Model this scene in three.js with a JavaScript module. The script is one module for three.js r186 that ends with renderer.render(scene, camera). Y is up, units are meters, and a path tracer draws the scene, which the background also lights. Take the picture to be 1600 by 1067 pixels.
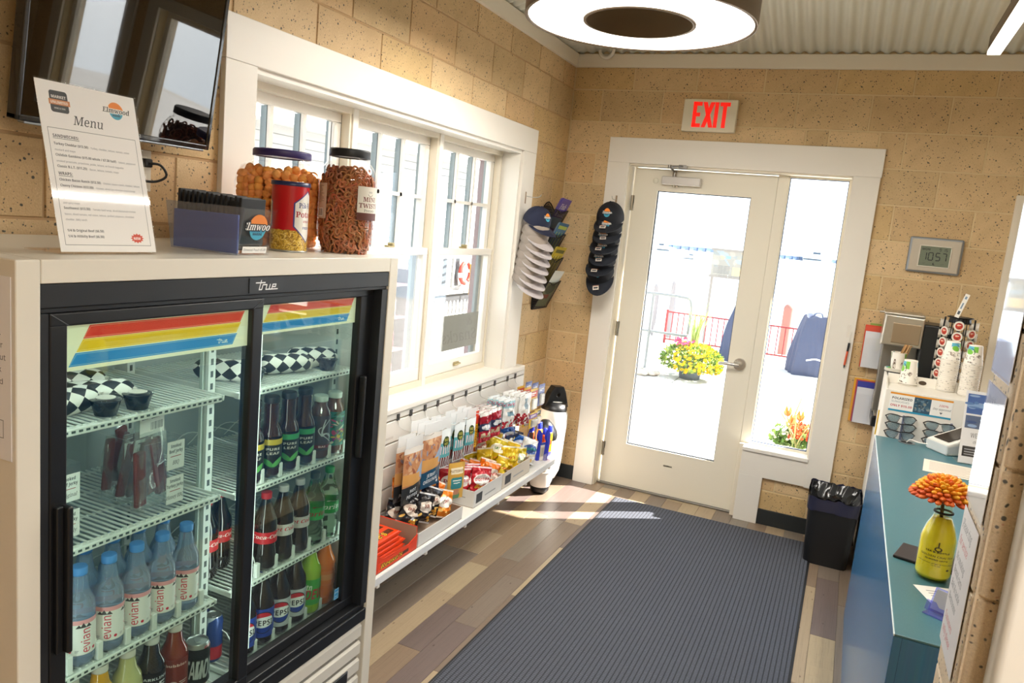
import * as THREE from 'three';
import { RoundedBoxGeometry } from 'three/addons/geometries/RoundedBoxGeometry.js';
import { mergeGeometries, mergeVertices, toCreasedNormals } from 'three/addons/utils/BufferGeometryUtils.js';
import { FontLoader } from 'three/addons/loaders/FontLoader.js';
import { TextGeometry } from 'three/addons/geometries/TextGeometry.js';
import { RectAreaLightUniformsLib } from 'three/addons/lights/RectAreaLightUniformsLib.js';
import { ImprovedNoise } from 'three/addons/math/ImprovedNoise.js';

const scene = new THREE.Scene();
// ---------------------------------------------------------------- camera, sky, sun, exposure
const camera = new THREE.PerspectiveCamera(48.27, 1600 / 1067, 0.05, 1500);
camera.position.set(1.8897, 1.7502, 4.9542);
camera.rotation.order = 'YXZ';
camera.rotation.set(-8.8976 * Math.PI / 180, 23.5657 * Math.PI / 180, 5.5231 * Math.PI / 180);
const renderer = new THREE.WebGLRenderer({ antialias: true });
renderer.toneMapping = THREE.LinearToneMapping;
renderer.toneMappingExposure = 1.12;
renderer.shadowMap.enabled = true;
scene.background = new THREE.Color(0.78, 0.89, 1.0);
scene.backgroundIntensity = 2.7;
RectAreaLightUniformsLib.init();
const sun = new THREE.DirectionalLight(new THREE.Color(1, 0.94, 0.86), 30);
sun.position.set(1.4 * 6, 1.483 * 6, -1 * 6);
sun.target.position.set(0, 0, 0);
sun.castShadow = true; sun.shadow.mapSize.set(4096, 4096); sun.shadow.radius = 1;
Object.assign(sun.shadow.camera, { left: -12, right: 12, top: 12, bottom: -12, near: 0.5, far: 60 });
scene.add(sun, sun.target);

// ---------------------------------------------------------------- helpers
let seed = 7;
function rnd() { seed = (seed + 0x6d2b79f5) | 0; let t = Math.imul(seed ^ (seed >>> 15), 1 | seed); t = (t + Math.imul(t ^ (t >>> 7), 61 | t)) ^ t; return ((t ^ (t >>> 14)) >>> 0) / 4294967296; }
const rr = (a, b) => a + (b - a) * rnd();
const V = (x, y, z) => new THREE.Vector3(x, y, z);
const PI = Math.PI, D2R = PI / 180;
const col = (c) => (c instanceof THREE.Color ? c : new THREE.Color(c));
const mcache = new Map();
function mat(c, rough = 0.6, o = {}) {
  const key = (c instanceof THREE.Color ? c.toArray().join() : c) + '|' + rough + '|' + Object.entries(o).map(([k, v]) => k + (v?.uuid ?? v)).join();
  if (mcache.has(key)) return mcache.get(key);
  const phys = ['transmission', 'clearcoat', 'sheen', 'anisotropy', 'ior', 'thickness'].some((k) => k in o);
  const m = new (phys ? THREE.MeshPhysicalMaterial : THREE.MeshStandardMaterial)({ color: col(c), roughness: rough, ...o });
  mcache.set(key, m); return m;
}
function tex(w, h, draw, o = {}) {
  const c = document.createElement('canvas'); c.width = w; c.height = h;
  const g = c.getContext('2d'); draw(g, w, h);
  const t = new THREE.CanvasTexture(c);
  if (!o.data) t.colorSpace = THREE.SRGBColorSpace;
  t.wrapS = t.wrapT = o.clamp ? THREE.ClampToEdgeWrapping : THREE.RepeatWrapping; t.magFilter = THREE.LinearFilter; t.anisotropy = 8;
  if (o.rep) t.repeat.set(...o.rep);
  return t;
}
const used = new Map();
function numbered(n) { const k = used.get(n) ?? 0; used.set(n, k + 1); return k ? n + '_' + String(k).padStart(3, '0') : n; }
function shade(o) { o.traverse((c) => { if (c.isMesh) { c.castShadow = true; c.receiveShadow = true; } }); return o; }
function thing(name, label, category, at = [0, 0, 0], ry = 0, group) {
  const o = new THREE.Group(); o.name = numbered(name); o.position.set(...at); o.rotation.y = ry;
  o.userData = { label, category }; if (group) o.userData.group = group;
  scene.add(o); return o;
}
function solo(name, label, category, geo, m, at = [0, 0, 0], ry = 0, group) {
  const o = new THREE.Mesh(geo, m); o.name = numbered(name); o.position.set(...at); o.rotation.y = ry;
  o.userData = { label, category }; if (group) o.userData.group = group;
  o.castShadow = o.receiveShadow = true; scene.add(o); return o;
}
function part(parent, name, geo, m, at, rot) {           // at: in the parent's own axes
  const o = new THREE.Mesh(geo, m); o.name = name; if (at) o.position.set(...at); if (rot) o.rotation.set(...rot);
  o.castShadow = o.receiveShadow = true; parent.add(o); return o;
}
function struct(name, geo, m, at = [0, 0, 0]) {
  const o = geo ? new THREE.Mesh(geo, m) : new THREE.Group(); o.name = name; o.position.set(...at); o.userData = { kind: 'structure' };
  o.castShadow = o.receiveShadow = true; scene.add(o); return o;
}
function copyOf(src, label, at, ry = 0, group) {
  const o = src.clone(); o.name = numbered(src.name.replace(/_\d{3}$/, '')); o.position.set(...at); o.rotation.y = ry;
  o.userData = { ...src.userData, label }; if (group) o.userData.group = group; scene.add(o); return o;
}
const box = (w, h, d, x = 0, y = 0, z = 0) => new THREE.BoxGeometry(w, h, d).translate(x, y, z);
const box2 = (x0, x1, y0, y1, z0, z1) => box(x1 - x0, y1 - y0, z1 - z0, (x0 + x1) / 2, (y0 + y1) / 2, (z0 + z1) / 2);
const rbox = (w, h, d, r = 0.005, s = 2) => new RoundedBoxGeometry(w, h, d, s, Math.min(r, w / 2.01, h / 2.01, d / 2.01));
const rbox2 = (x0, x1, y0, y1, z0, z1, r = 0.004) => rbox(x1 - x0, y1 - y0, z1 - z0, r).translate((x0 + x1) / 2, (y0 + y1) / 2, (z0 + z1) / 2);
const cyl = (r0, r1, h, s = 24, open = false) => new THREE.CylinderGeometry(r0, r1, h, s, 1, open);
const lathe = (pts, s = 28) => new THREE.LatheGeometry(pts.map((p) => new THREE.Vector2(p[0], p[1])), s);
const tube = (pts, r, seg = 0, rs = 6, closed = false) => new THREE.TubeGeometry(new THREE.CatmullRomCurve3(pts.map((p) => V(...p)), closed, 'centripetal'), seg || pts.length * 4, r, rs, closed);
function rod(a, b, r, s = 6) {
  const A = V(...a), B = V(...b), g = cyl(r, r, A.distanceTo(B), s);
  g.applyQuaternion(new THREE.Quaternion().setFromUnitVectors(V(0, 1, 0), B.clone().sub(A).normalize()));
  return g.translate((A.x + B.x) / 2, (A.y + B.y) / 2, (A.z + B.z) / 2);
}
function norm(g) { let n = g.index ? g.toNonIndexed() : g; for (const k of Object.keys(n.attributes)) if (!['position', 'normal', 'uv'].includes(k)) n.deleteAttribute(k);
  if (!n.attributes.uv) n.setAttribute('uv', new THREE.BufferAttribute(new Float32Array(n.attributes.position.count * 2), 2)); return n; }
const merge = (...gs) => mergeGeometries(gs.flat().map(norm), false);
const shapeOf = (pts) => { const s = new THREE.Shape(); pts.forEach((p, i) => (i ? s.lineTo(...p) : s.moveTo(...p))); s.closePath(); return s; };
const extr = (pts, depth, bev = 0) => new THREE.ExtrudeGeometry(Array.isArray(pts) ? shapeOf(pts) : pts, { depth, bevelEnabled: bev > 0, bevelSize: bev, bevelThickness: bev, bevelSegments: 2, curveSegments: 10 });
function uvBox(g, s = 1, du = 0, dv = 0) {               // uv in metres from the facing of each triangle
  const n = g.index ? g.toNonIndexed() : g; n.computeVertexNormals?.();
  const p = n.attributes.position, q = n.attributes.normal, uv = new Float32Array(p.count * 2);
  for (let i = 0; i < p.count; i++) {
    const ax = Math.abs(q.getX(i)), ay = Math.abs(q.getY(i)), az = Math.abs(q.getZ(i));
    const [u, v] = ax > ay && ax > az ? [p.getZ(i), p.getY(i)] : ay > az ? [p.getX(i), p.getZ(i)] : [p.getX(i), p.getY(i)];
    uv[2 * i] = u * s + du; uv[2 * i + 1] = v * s + dv;
  }
  n.setAttribute('uv', new THREE.BufferAttribute(uv, 2)); return n;
}
function uvFit(g, ax = 'x', ay = 'y') {                  // uv 0..1 over two axes
  g.computeBoundingBox(); const b = g.boundingBox, p = g.attributes.position, uv = new Float32Array(p.count * 2), k = { x: 0, y: 1, z: 2 };
  for (let i = 0; i < p.count; i++) {
    uv[2 * i] = (p.getComponent(i, k[ax]) - b.min[ax]) / Math.max(1e-6, b.max[ax] - b.min[ax]);
    uv[2 * i + 1] = (p.getComponent(i, k[ay]) - b.min[ay]) / Math.max(1e-6, b.max[ay] - b.min[ay]);
  }
  g.setAttribute('uv', new THREE.BufferAttribute(uv, 2)); return g;
}
// a chamfered slab: x 0..w, y 0..h, face at z = 0, back at z = -d; uv in metres
function plate(w, h, d, b, du = 0, dv = 0) {
  const P = [], U = [], q = (a, c, e, f) => { for (const v of [a, c, e, a, e, f]) { P.push(...v); U.push(v[0] + du, v[1] + dv); } };
  const ring = (i, z) => [[i, i, z], [w - i, i, z], [w - i, h - i, z], [i, h - i, z]];
  const A = ring(b, 0), B = ring(0, -b), C2 = ring(0, -d); q(...A);
  for (const [X, Y] of [[A, B], [B, C2]]) for (let k = 0; k < 4; k++) { const n = (k + 1) % 4; q(Y[k], Y[n], X[n], X[k]); }
  const g = new THREE.BufferGeometry(); g.setAttribute('position', new THREE.Float32BufferAttribute(P, 3)); g.setAttribute('uv', new THREE.Float32BufferAttribute(U, 2)); g.computeVertexNormals(); return g;
}
// an axis-aligned flat print with uv 0..1 and a little thickness; normal +z
function sheet(w, h, t = 0.0008) { return uvFit(box(w, h, t), 'x', 'y'); }
const FONT = await new FontLoader().loadAsync('fonts/droid/droid_sans_bold.typeface.json');
const text3 = (s, size, depth) => { const g = new TextGeometry(s, { font: FONT, size, depth, curveSegments: 4, bevelEnabled: false }); g.computeBoundingBox(); const b = g.boundingBox; return g.translate(-(b.max.x + b.min.x) / 2, -(b.max.y + b.min.y) / 2, 0); };
const noise = new ImprovedNoise();

// ---------------------------------------------------------------- textures of the shell
const speck = tex(1024, 1024, (g, w, h) => {                                  // ground concrete block: sand-coloured matrix with dark and pale aggregate
  const im = g.createImageData(w, h);
  for (let y = 0; y < h; y++) for (let x = 0; x < w; x++) {
    const a = 2 * PI * x / w, b = 2 * PI * y / h;
    const n = noise.noise(Math.cos(a) * 2 + 5, Math.sin(a) * 2 + Math.cos(b) * 2, Math.sin(b) * 2) * 9 + noise.noise(x * 0.21, y * 0.21, 3) * 7 + (rnd() - 0.5) * 16, i = (y * w + x) * 4;
    im.data[i] = 215 + n; im.data[i + 1] = 190 + n; im.data[i + 2] = 151 + n * 0.9; im.data[i + 3] = 255;
  }
  g.putImageData(im, 0, 0);
  const chip = (n, r0, r1, f) => { for (let k = 0; k < n; k++) { const x = rnd() * w, y = rnd() * h, r = rr(r0, r1), a = rnd() * PI, e = rr(0.45, 1); g.fillStyle = f();
    for (const dx of [-w, 0, w]) for (const dy of [-h, 0, h]) { if (x + dx < -9 || x + dx > w + 9 || y + dy < -9 || y + dy > h + 9) continue; g.beginPath(); g.ellipse(x + dx, y + dy, r, r * e, a, 0, 2 * PI); g.fill(); } } };
  chip(2600, 0.8, 2.0, () => `rgba(${rr(150, 190)},${rr(120, 150)},${rr(80, 110)},.55)`);
  chip(1500, 0.8, 2.2, () => `rgba(245,228,190,.5)`);
  chip(2000, 1.1, 3.0, () => { const v = rr(35, 85); return `rgba(${v},${v},${v * 0.95},.8)`; });
  chip(320, 2.4, 4.8, () => { const v = rr(35, 75); return `rgba(${v},${v + 4},${v},.85)`; });
});
const speckBump = tex(512, 512, (g, w, h) => { const im = g.createImageData(w, h); for (let i = 0; i < w * h; i++) { const v = 150 + rnd() * 90 - (rnd() < 0.03 ? 120 : 0); im.data.set([v, v, v, 255], i * 4); } g.putImageData(im, 0, 0); }, { data: true });
const blockTones = ['#fffaf0', '#f6efe2', '#efe6d6', '#f8ecdc', '#ece6d8', '#f3ead2'].map((c) => mat(c, 0.62, { map: speck, bumpMap: speckBump, bumpScale: 0.0012 }));
const mortar = mat('#c0a079', 0.95);
const mortarPale = mat('#d6bf94', 0.95);
const white = mat('#e9e4da', 0.45);
const whiteSatin = mat('#ebe7de', 0.32);

// ---------------------------------------------------------------- block walls: each course block is a piece of its wall
const COURSE = 0.2032, UNIT = 0.4064, Y0 = 2.6596;
function subtract(rs, o) { const out = []; for (const r of rs) { const [a, b, c, d] = r; if (o[0] >= b || o[1] <= a || o[2] >= d || o[3] <= c) { out.push(r); continue; }
  if (o[0] > a) out.push([a, o[0], c, d]); if (o[1] < b) out.push([o[1], b, c, d]); const l = Math.max(a, o[0]), r2 = Math.min(b, o[1]); if (o[2] > c) out.push([l, r2, c, o[2]]); if (o[3] < d) out.push([l, r2, o[3], d]); } return out; }
const blockGeo = new Map();
function blocks(wall, from, to, first, holes, place, skip = () => false, jw = 0.0038) {
  for (let k = -1; k < 14; k++) {
    const yb = Y0 - k * COURSE, y1 = Math.min(yb + COURSE, 2.86), off = first + (((k % 2) + 2) % 2 ? 0 : UNIT / 2);
    for (let a = off - UNIT * Math.ceil((off - from) / UNIT); a < to; a += UNIT) {
      let rs = [[Math.max(a, from), Math.min(a + UNIT, to), Math.max(yb, 0), y1]].filter((r) => r[1] - r[0] > 0.02 && r[3] - r[2] > 0.02);
      for (const h of holes) rs = subtract(rs, h);
      for (const r of rs) {
        const w = r[1] - r[0] - jw * 2, h = r[3] - r[2] - jw * 2; if (w < 0.012 || h < 0.012 || skip(r)) continue;
        const v = Math.floor(rnd() * 5), key = w.toFixed(3) + h.toFixed(3) + v;
        if (!blockGeo.has(key)) blockGeo.set(key, plate(w, h, 0.02, 0.002, v * 0.37, v * 0.53));
        const m = part(wall, 'concrete_block', blockGeo.get(key), blockTones[Math.floor(rnd() * blockTones.length)]); place(m, r[0] + jw, r[2] + jw, w);
      }
    }
  }
}
const slab = (rects, f) => merge(rects.map(f));
// left wall (x = 0): window opening z 0.74..2.95
const WZ0 = 0.75, WZ1 = 2.95, WY0 = 0.85, WY1 = 2.168;
const leftSolid = subtract([[-0.2, 6.7, -0.1, 2.9]], [WZ0, WZ1, WY0, WY1]);
const wallLeft = struct('wall_left', slab(leftSolid, (r) => box2(-0.2, -0.0035, r[2], r[3], r[0], r[1])), mortar);
blocks(wallLeft, 0, 4.4, 0, [[0.6, 3.05, 0.0, 2.25]], (m, a, y, w) => { m.rotation.y = PI / 2; m.position.set(0, y, a + w); });
// far wall (z = 0): door opening x 0.44..1.80, sidelight bottom at 0.48; wider window beyond the pier
const FW = [[2.75, 4.26, 0.85, 2.05], [4.66, 5.45, 0.85, 2.05]];
let farSolid = subtract([[-0.2, 6.0, -0.1, 2.9]], [0.44, 1.41, -0.2, 2.2]);
farSolid = subtract(farSolid, [1.41, 1.80, 0.47, 2.2]);
for (const h of FW) farSolid = subtract(farSolid, h);
const wallFar = struct('wall_far', slab(farSolid, (r) => box2(r[0], r[1], r[2], r[3], -0.2, -0.0025)), mortarPale);
blocks(wallFar, 0, 2.9, 0.6132 - UNIT * 2, [[0.35, 1.5, 0.0, 2.3], [1.4, 1.9, 0.38, 2.3], [2.68, 3, 0, 2.15]], (m, a, y) => m.position.set(a, y, 0), () => false, 0.0045);
const plainBlock = mat('#f3ead2', 0.65, { map: speck });
part(wallFar, 'plain_facing', slab(subtract(subtract([[2.91, 5.8, 0, 2.88]], FW[0]), FW[1]), (r) => uvBox(box2(r[0], r[1], r[2], r[3], -0.01, 0))), plainBlock);
struct('wall_right', uvBox(box2(5.8, 6.0, -0.1, 2.9, -0.2, 6.7)), plainBlock);
struct('wall_near', uvBox(box2(0, 5.8, -0.1, 2.9, 6.5, 6.7)), plainBlock);

// ---------------------------------------------------------------- ceiling: corrugated steel on a hip, open to the room
{
  const PITCH = 0.0678, AMP = 0.0085, S = 0.33, YC = 2.892, W = 5.8, L = 6.5, R = 2.9;
  const steel = mat('#d9d9cc', 0.4, { metalness: 0.05, side: THREE.DoubleSide });
  function slope(len, reach, put) {            // u along the eave, v up the slope
    const P = [], I = [], n = Math.ceil(len / PITCH * 8); 
    for (let i = 0; i <= n; i++) {
      const u = len * i / n, d = Math.max(0.0005, reach(u)), c = Math.cos(u / PITCH * 2 * PI), wave = AMP * Math.sign(c) * Math.pow(Math.abs(c), 0.8);
      for (const v of [0, d * 0.5, d]) P.push(...put(u, v, YC + S * v + wave));
    }
    for (let i = 0; i < n; i++) for (let j = 0; j < 2; j++) { const a = i * 3 + j; I.push(a, a + 3, a + 1, a + 1, a + 3, a + 4); }
    const g = new THREE.BufferGeometry(); g.setAttribute('position', new THREE.Float32BufferAttribute(P, 3)); g.setIndex(I); g.computeVertexNormals(); return g;
  }
  const ceil = struct('ceiling');
  part(ceil, 'corrugated_sheet', slope(W, (u) => Math.min(u, W - u, R), (u, v, y) => [u, y, v]), steel);
  part(ceil, 'corrugated_sheet', slope(L, (u) => Math.min(u, L - u, R), (u, v, y) => [v, y, u]), steel);
  part(ceil, 'corrugated_sheet', slope(L, (u) => Math.min(u, L - u, R), (u, v, y) => [W - v, y, u]), steel);
  part(ceil, 'corrugated_sheet', slope(W, (u) => Math.min(u, W - u, R), (u, v, y) => [u, y, L - v]), steel);
  const roof = mat('#6d6f6c', 0.8), e = 0.72, yo = 2.94 - 0.33 * (e + 0.2) + 0.03;   // deck above with eaves all round
  const q = (a, b, c, d) => { const g = new THREE.BufferGeometry(), t = 0.05; const lo = [a, b, c, d], hi = lo.map((p) => [p[0], p[1] + t, p[2]]); const P = [];
    const f = (w, x, y, z) => P.push(...w, ...x, ...y, ...w, ...y, ...z); f(...lo); f(hi[3], hi[2], hi[1], hi[0]); for (let k = 0; k < 4; k++) { const n = (k + 1) % 4; f(lo[k], hi[k], hi[n], lo[n]); }
    g.setAttribute('position', new THREE.Float32BufferAttribute(P, 3)); g.computeVertexNormals(); return g; };
  const x0 = -0.2 - e, x1 = 6.0 + e, z0 = -0.2 - e, z1 = 6.7 + e, ym = 2.95 + 0.33 * 2.9;
  part(ceil, 'roof_deck', merge(q([x0, yo, z0], [x1, yo, z0], [2.9, ym, 2.9], [2.9, ym, 2.9001]), q([x0, yo, z0], [2.9, ym, 2.9], [2.9, ym, 3.6], [x0, yo, z1]), q([x1, yo, z0], [x1, yo, z1], [2.9, ym, 3.6], [2.9, ym, 2.9]), q([x0, yo, z1], [2.9, ym, 3.6], [2.9, ym, 3.6001], [x1, yo, z1])), mat('#6d6f6c', 0.8, { side: THREE.DoubleSide }));
}
const crownM = mat('#e4dccb', 0.5);
struct('trim_1', merge(rbox2(0, 5.8, 2.798, 2.882, 0, 0.022, 0.003)), crownM);
struct('trim_2', merge(rbox2(0, 0.022, 2.798, 2.882, 0.022, 6.5, 0.003)), crownM);

// ---------------------------------------------------------------- floor: vinyl planks, each one a piece
const grain = tex(512, 1024, (g, w, h) => {
  g.fillStyle = '#e2e2e2'; g.fillRect(0, 0, w, h);
  for (let k = 0; k < 900; k++) { const x = rnd() * w, y0 = rnd() * h, l = rr(60, 420), v = rr(150, 255); g.strokeStyle = `rgba(${v},${v},${v},${rr(0.05, 0.22)})`; g.lineWidth = rr(0.5, 3); g.beginPath(); g.moveTo(x, y0); g.bezierCurveTo(x + rr(-5, 5), y0 + l * 0.3, x + rr(-7, 7), y0 + l * 0.6, x + rr(-4, 4), y0 + l); g.stroke(); }
  for (let k = 0; k < 260; k++) { const x = rnd() * w, y0 = rnd() * h; g.strokeStyle = `rgba(70,60,55,${rr(0.06, 0.2)})`; g.lineWidth = rr(0.5, 1.6); g.beginPath(); g.moveTo(x, y0); g.lineTo(x + rr(-3, 3), y0 + rr(30, 200)); g.stroke(); }
  for (let k = 0; k < 700; k++) { g.fillStyle = `rgba(60,50,45,${rr(0.05, 0.16)})`; g.fillRect(rnd() * w, rnd() * h, rr(4, 26), 1); }
  for (let k = 0; k < 9; k++) { const x = rnd() * w, y = rnd() * h; g.fillStyle = 'rgba(70,45,30,.4)'; g.beginPath(); g.ellipse(x, y, 4, 7, 0, 0, 7); g.fill(); }
}, { rep: [2.4, 0.9] });
const plankTones = ['#bfa98a', '#a89176', '#8d7b6a', '#9c8670', '#968a7b', '#80706a', '#c4b08f', '#8f8072'].map((c) => mat(c, 0.34, { map: grain, bumpMap: grain, bumpScale: 0.0006 }));
const floor = struct('floor', box2(-0.2, 6.0, -0.12, -0.004, -0.2, 6.7), mat('#6d5c4c', 0.6));
{
  const PW = 0.11, first = -0.03, starts = { 2: 1.48, 1: 1.48, 3: 1.94, 4: 2.435, 5: 2.15, 6: 1.785 };
  for (let r = 0; r < 20; r++) {
    const xa = Math.max(0, first + r * PW), xb = first + (r + 1) * PW; let z = (starts[r] ?? rr(0, 1)) - 3; let last = -1;
    while (z < 3.5) {
      const l = rr(0.55, 1.05), z0 = Math.max(z, -0.1), z1 = Math.min(z + l, 3.5);
      let t; do t = Math.floor(rnd() * plankTones.length); while (t === last); last = t;
      const wasZ = z; z += l; if (starts[r] && wasZ < starts[r] && z > starts[r] - 0.25 && wasZ < starts[r] - 0.25) z = starts[r];
      const zz1 = Math.min(z, 3.5); if (zz1 - z0 < 0.03 || zz1 < -0.05) continue;
      const p = part(floor, 'plank', plate(xb - xa - 0.0012, zz1 - z0 - 0.0012, 0.006, 0.0009, rnd(), rnd()), plankTones[t]); p.rotation.x = -PI / 2; p.position.set(xa, 0, zz1);
    }
  }
  part(floor, 'plank_field', merge(uvBox(box2(2.17, 5.8, -0.006, 0, -0.1, 3.5)), uvBox(box2(0, 5.8, -0.006, 0, 3.5, 6.5))), plankTones[3]).userData.kind = 'stuff';
}
// ---------------------------------------------------------------- lamps
const glowWhite = new THREE.MeshStandardMaterial({ color: 0xffffff, emissive: new THREE.Color(1, 0.97, 0.9), emissiveIntensity: 2.4, roughness: 0.5 });
const bronze = mat('#6a5740', 0.45, { metalness: 0.35 });
const lampC = new THREE.Color(1, 0.95, 0.87);
function ringLamp(at, label, R = 0.445, r = 0.205, H = 0.13, power = 30) {
  const t = thing('pendant_lamp', label, 'pendant lamp', at);
  const seg = 72;
  part(t, 'outer_band', lathe([[R, 0], [R, H], [R - 0.012, H], [R - 0.012, 0], [R, 0]], seg), bronze);
  part(t, 'inner_band', lathe([[r, 0], [r, H], [r + 0.012, H], [r + 0.012, 0], [r, 0]], seg), bronze);
  part(t, 'top_plate', lathe([[r + 0.012, H - 0.01], [R - 0.012, H - 0.01], [R - 0.012, H], [r + 0.012, H], [r + 0.012, H - 0.01]], seg), bronze);
  part(t, 'diffuser', lathe([[R - 0.013, 0.004], [r + 0.013, 0.004], [r + 0.013, 0.012], [R - 0.013, 0.012], [R - 0.013, 0.004]], seg), glowWhite);
  for (let k = 0; k < 3; k++) { const a = k * 2.094 + 0.5; part(t, 'hanging_wire', rod([R * 0.8 * Math.cos(a), H, R * 0.8 * Math.sin(a)], [0, 0.62, 0], 0.0015), mat('#333', 0.5)); }
  part(t, 'wire_hub', lathe([[0.0005, 0.6], [0.02, 0.6], [0.02, 0.65], [0.0005, 0.66]], 16), bronze);
  for (let k = 0; k < 8; k++) {
    const a = k * PI / 4, l = new THREE.RectAreaLight(lampC, power, 0.25, R - r - 0.03);
    l.position.set((R + r) / 2 * Math.cos(a), -0.004, (R + r) / 2 * Math.sin(a)); l.rotation.order = 'YXZ'; l.rotation.set(-PI / 2, PI / 2 - a, 0); t.add(l);
  }
  return t;
}
ringLamp([0.985, 2.55, 1.95], 'large round pendant lamp with dark bronze band and glowing white ring');
function barLamp(x, y, z0, z1, label, power) {
  const t = thing('linear_lamp', label, 'pendant lamp', [x, y, z0]), l = z1 - z0;
  part(t, 'housing', rbox2(-0.024, 0.024, 0.018, 0.075, 0, l, 0.003), bronze);
  part(t, 'diffuser', rbox2(-0.024, 0.024, 0, 0.018, 0, l, 0.003), glowWhite);
  for (const z of [0.25, l - 0.25]) part(t, 'hanging_wire', rod([0, 0.075, z], [0.0, 0.55, z], 0.0015), mat('#333', 0.5));
  { const s = new THREE.RectAreaLight(lampC, power, 0.044, l - 0.01); s.position.set(0, -0.004, l / 2); s.rotation.set(-PI / 2, 0, 0); t.add(s); }
  return t;
}
barLamp(2.265, 2.6, 1.23, 3.6, 'slim straight pendant lamp glowing above the blue counter', 55);
ringLamp([2.9, 2.55, 5.0], 'round pendant lamp behind the viewer over the entrance side', 0.445, 0.205, 0.13, 48);  // added out of view to fill the faces turned toward the camera

// ---------------------------------------------------------------- window casing and three double-hung windows (left wall)
const paneGlass = mat('#ffffff', 0.0, { transmission: 1, thickness: 0, ior: 1.45 });
const slate = mat('#7f8f93', 0.5), chrome = mat('#b9b4a8', 0.25, { metalness: 0.9 }), cream = mat('#e2d9c6', 0.45);
const casing = struct('trim_3');
part(casing, 'head_casing', rbox2(0, 0.022, WY1, 2.308, 0.57, 3.09, 0.003), white);
part(casing, 'side_casing', rbox2(0, 0.0215, 0.85, WY1, 0.57, 0.75, 0.003), white);
part(casing, 'side_casing', rbox2(0, 0.0215, 0.85, WY1, 2.95, 3.09, 0.003), white);
part(casing, 'head_jamb', box2(-0.19, 0.004, WY1 - 0.018, WY1, WZ0, WZ1), whiteSatin);
part(casing, 'side_jamb', box2(-0.19, 0.004, WY0, WY1 - 0.018, WZ0, WZ0 + 0.018), whiteSatin);
part(casing, 'side_jamb', box2(-0.19, 0.004, WY0, WY1 - 0.018, WZ1 - 0.018, WZ1), whiteSatin);
struct('trim_4', rbox2(-0.19, 0.055, 0.822, 0.852, 0.5, 3.12, 0.006), whiteSatin);
const LZ = [[2.262, 2.932], [1.535, 2.228], [0.785, 1.501]];
for (const z of [2.245, 1.518]) part(casing, 'mullion', rbox2(-0.19, -0.095, 0.852, WY1 - 0.018, z - 0.018, z + 0.018, 0.003), whiteSatin);
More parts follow.
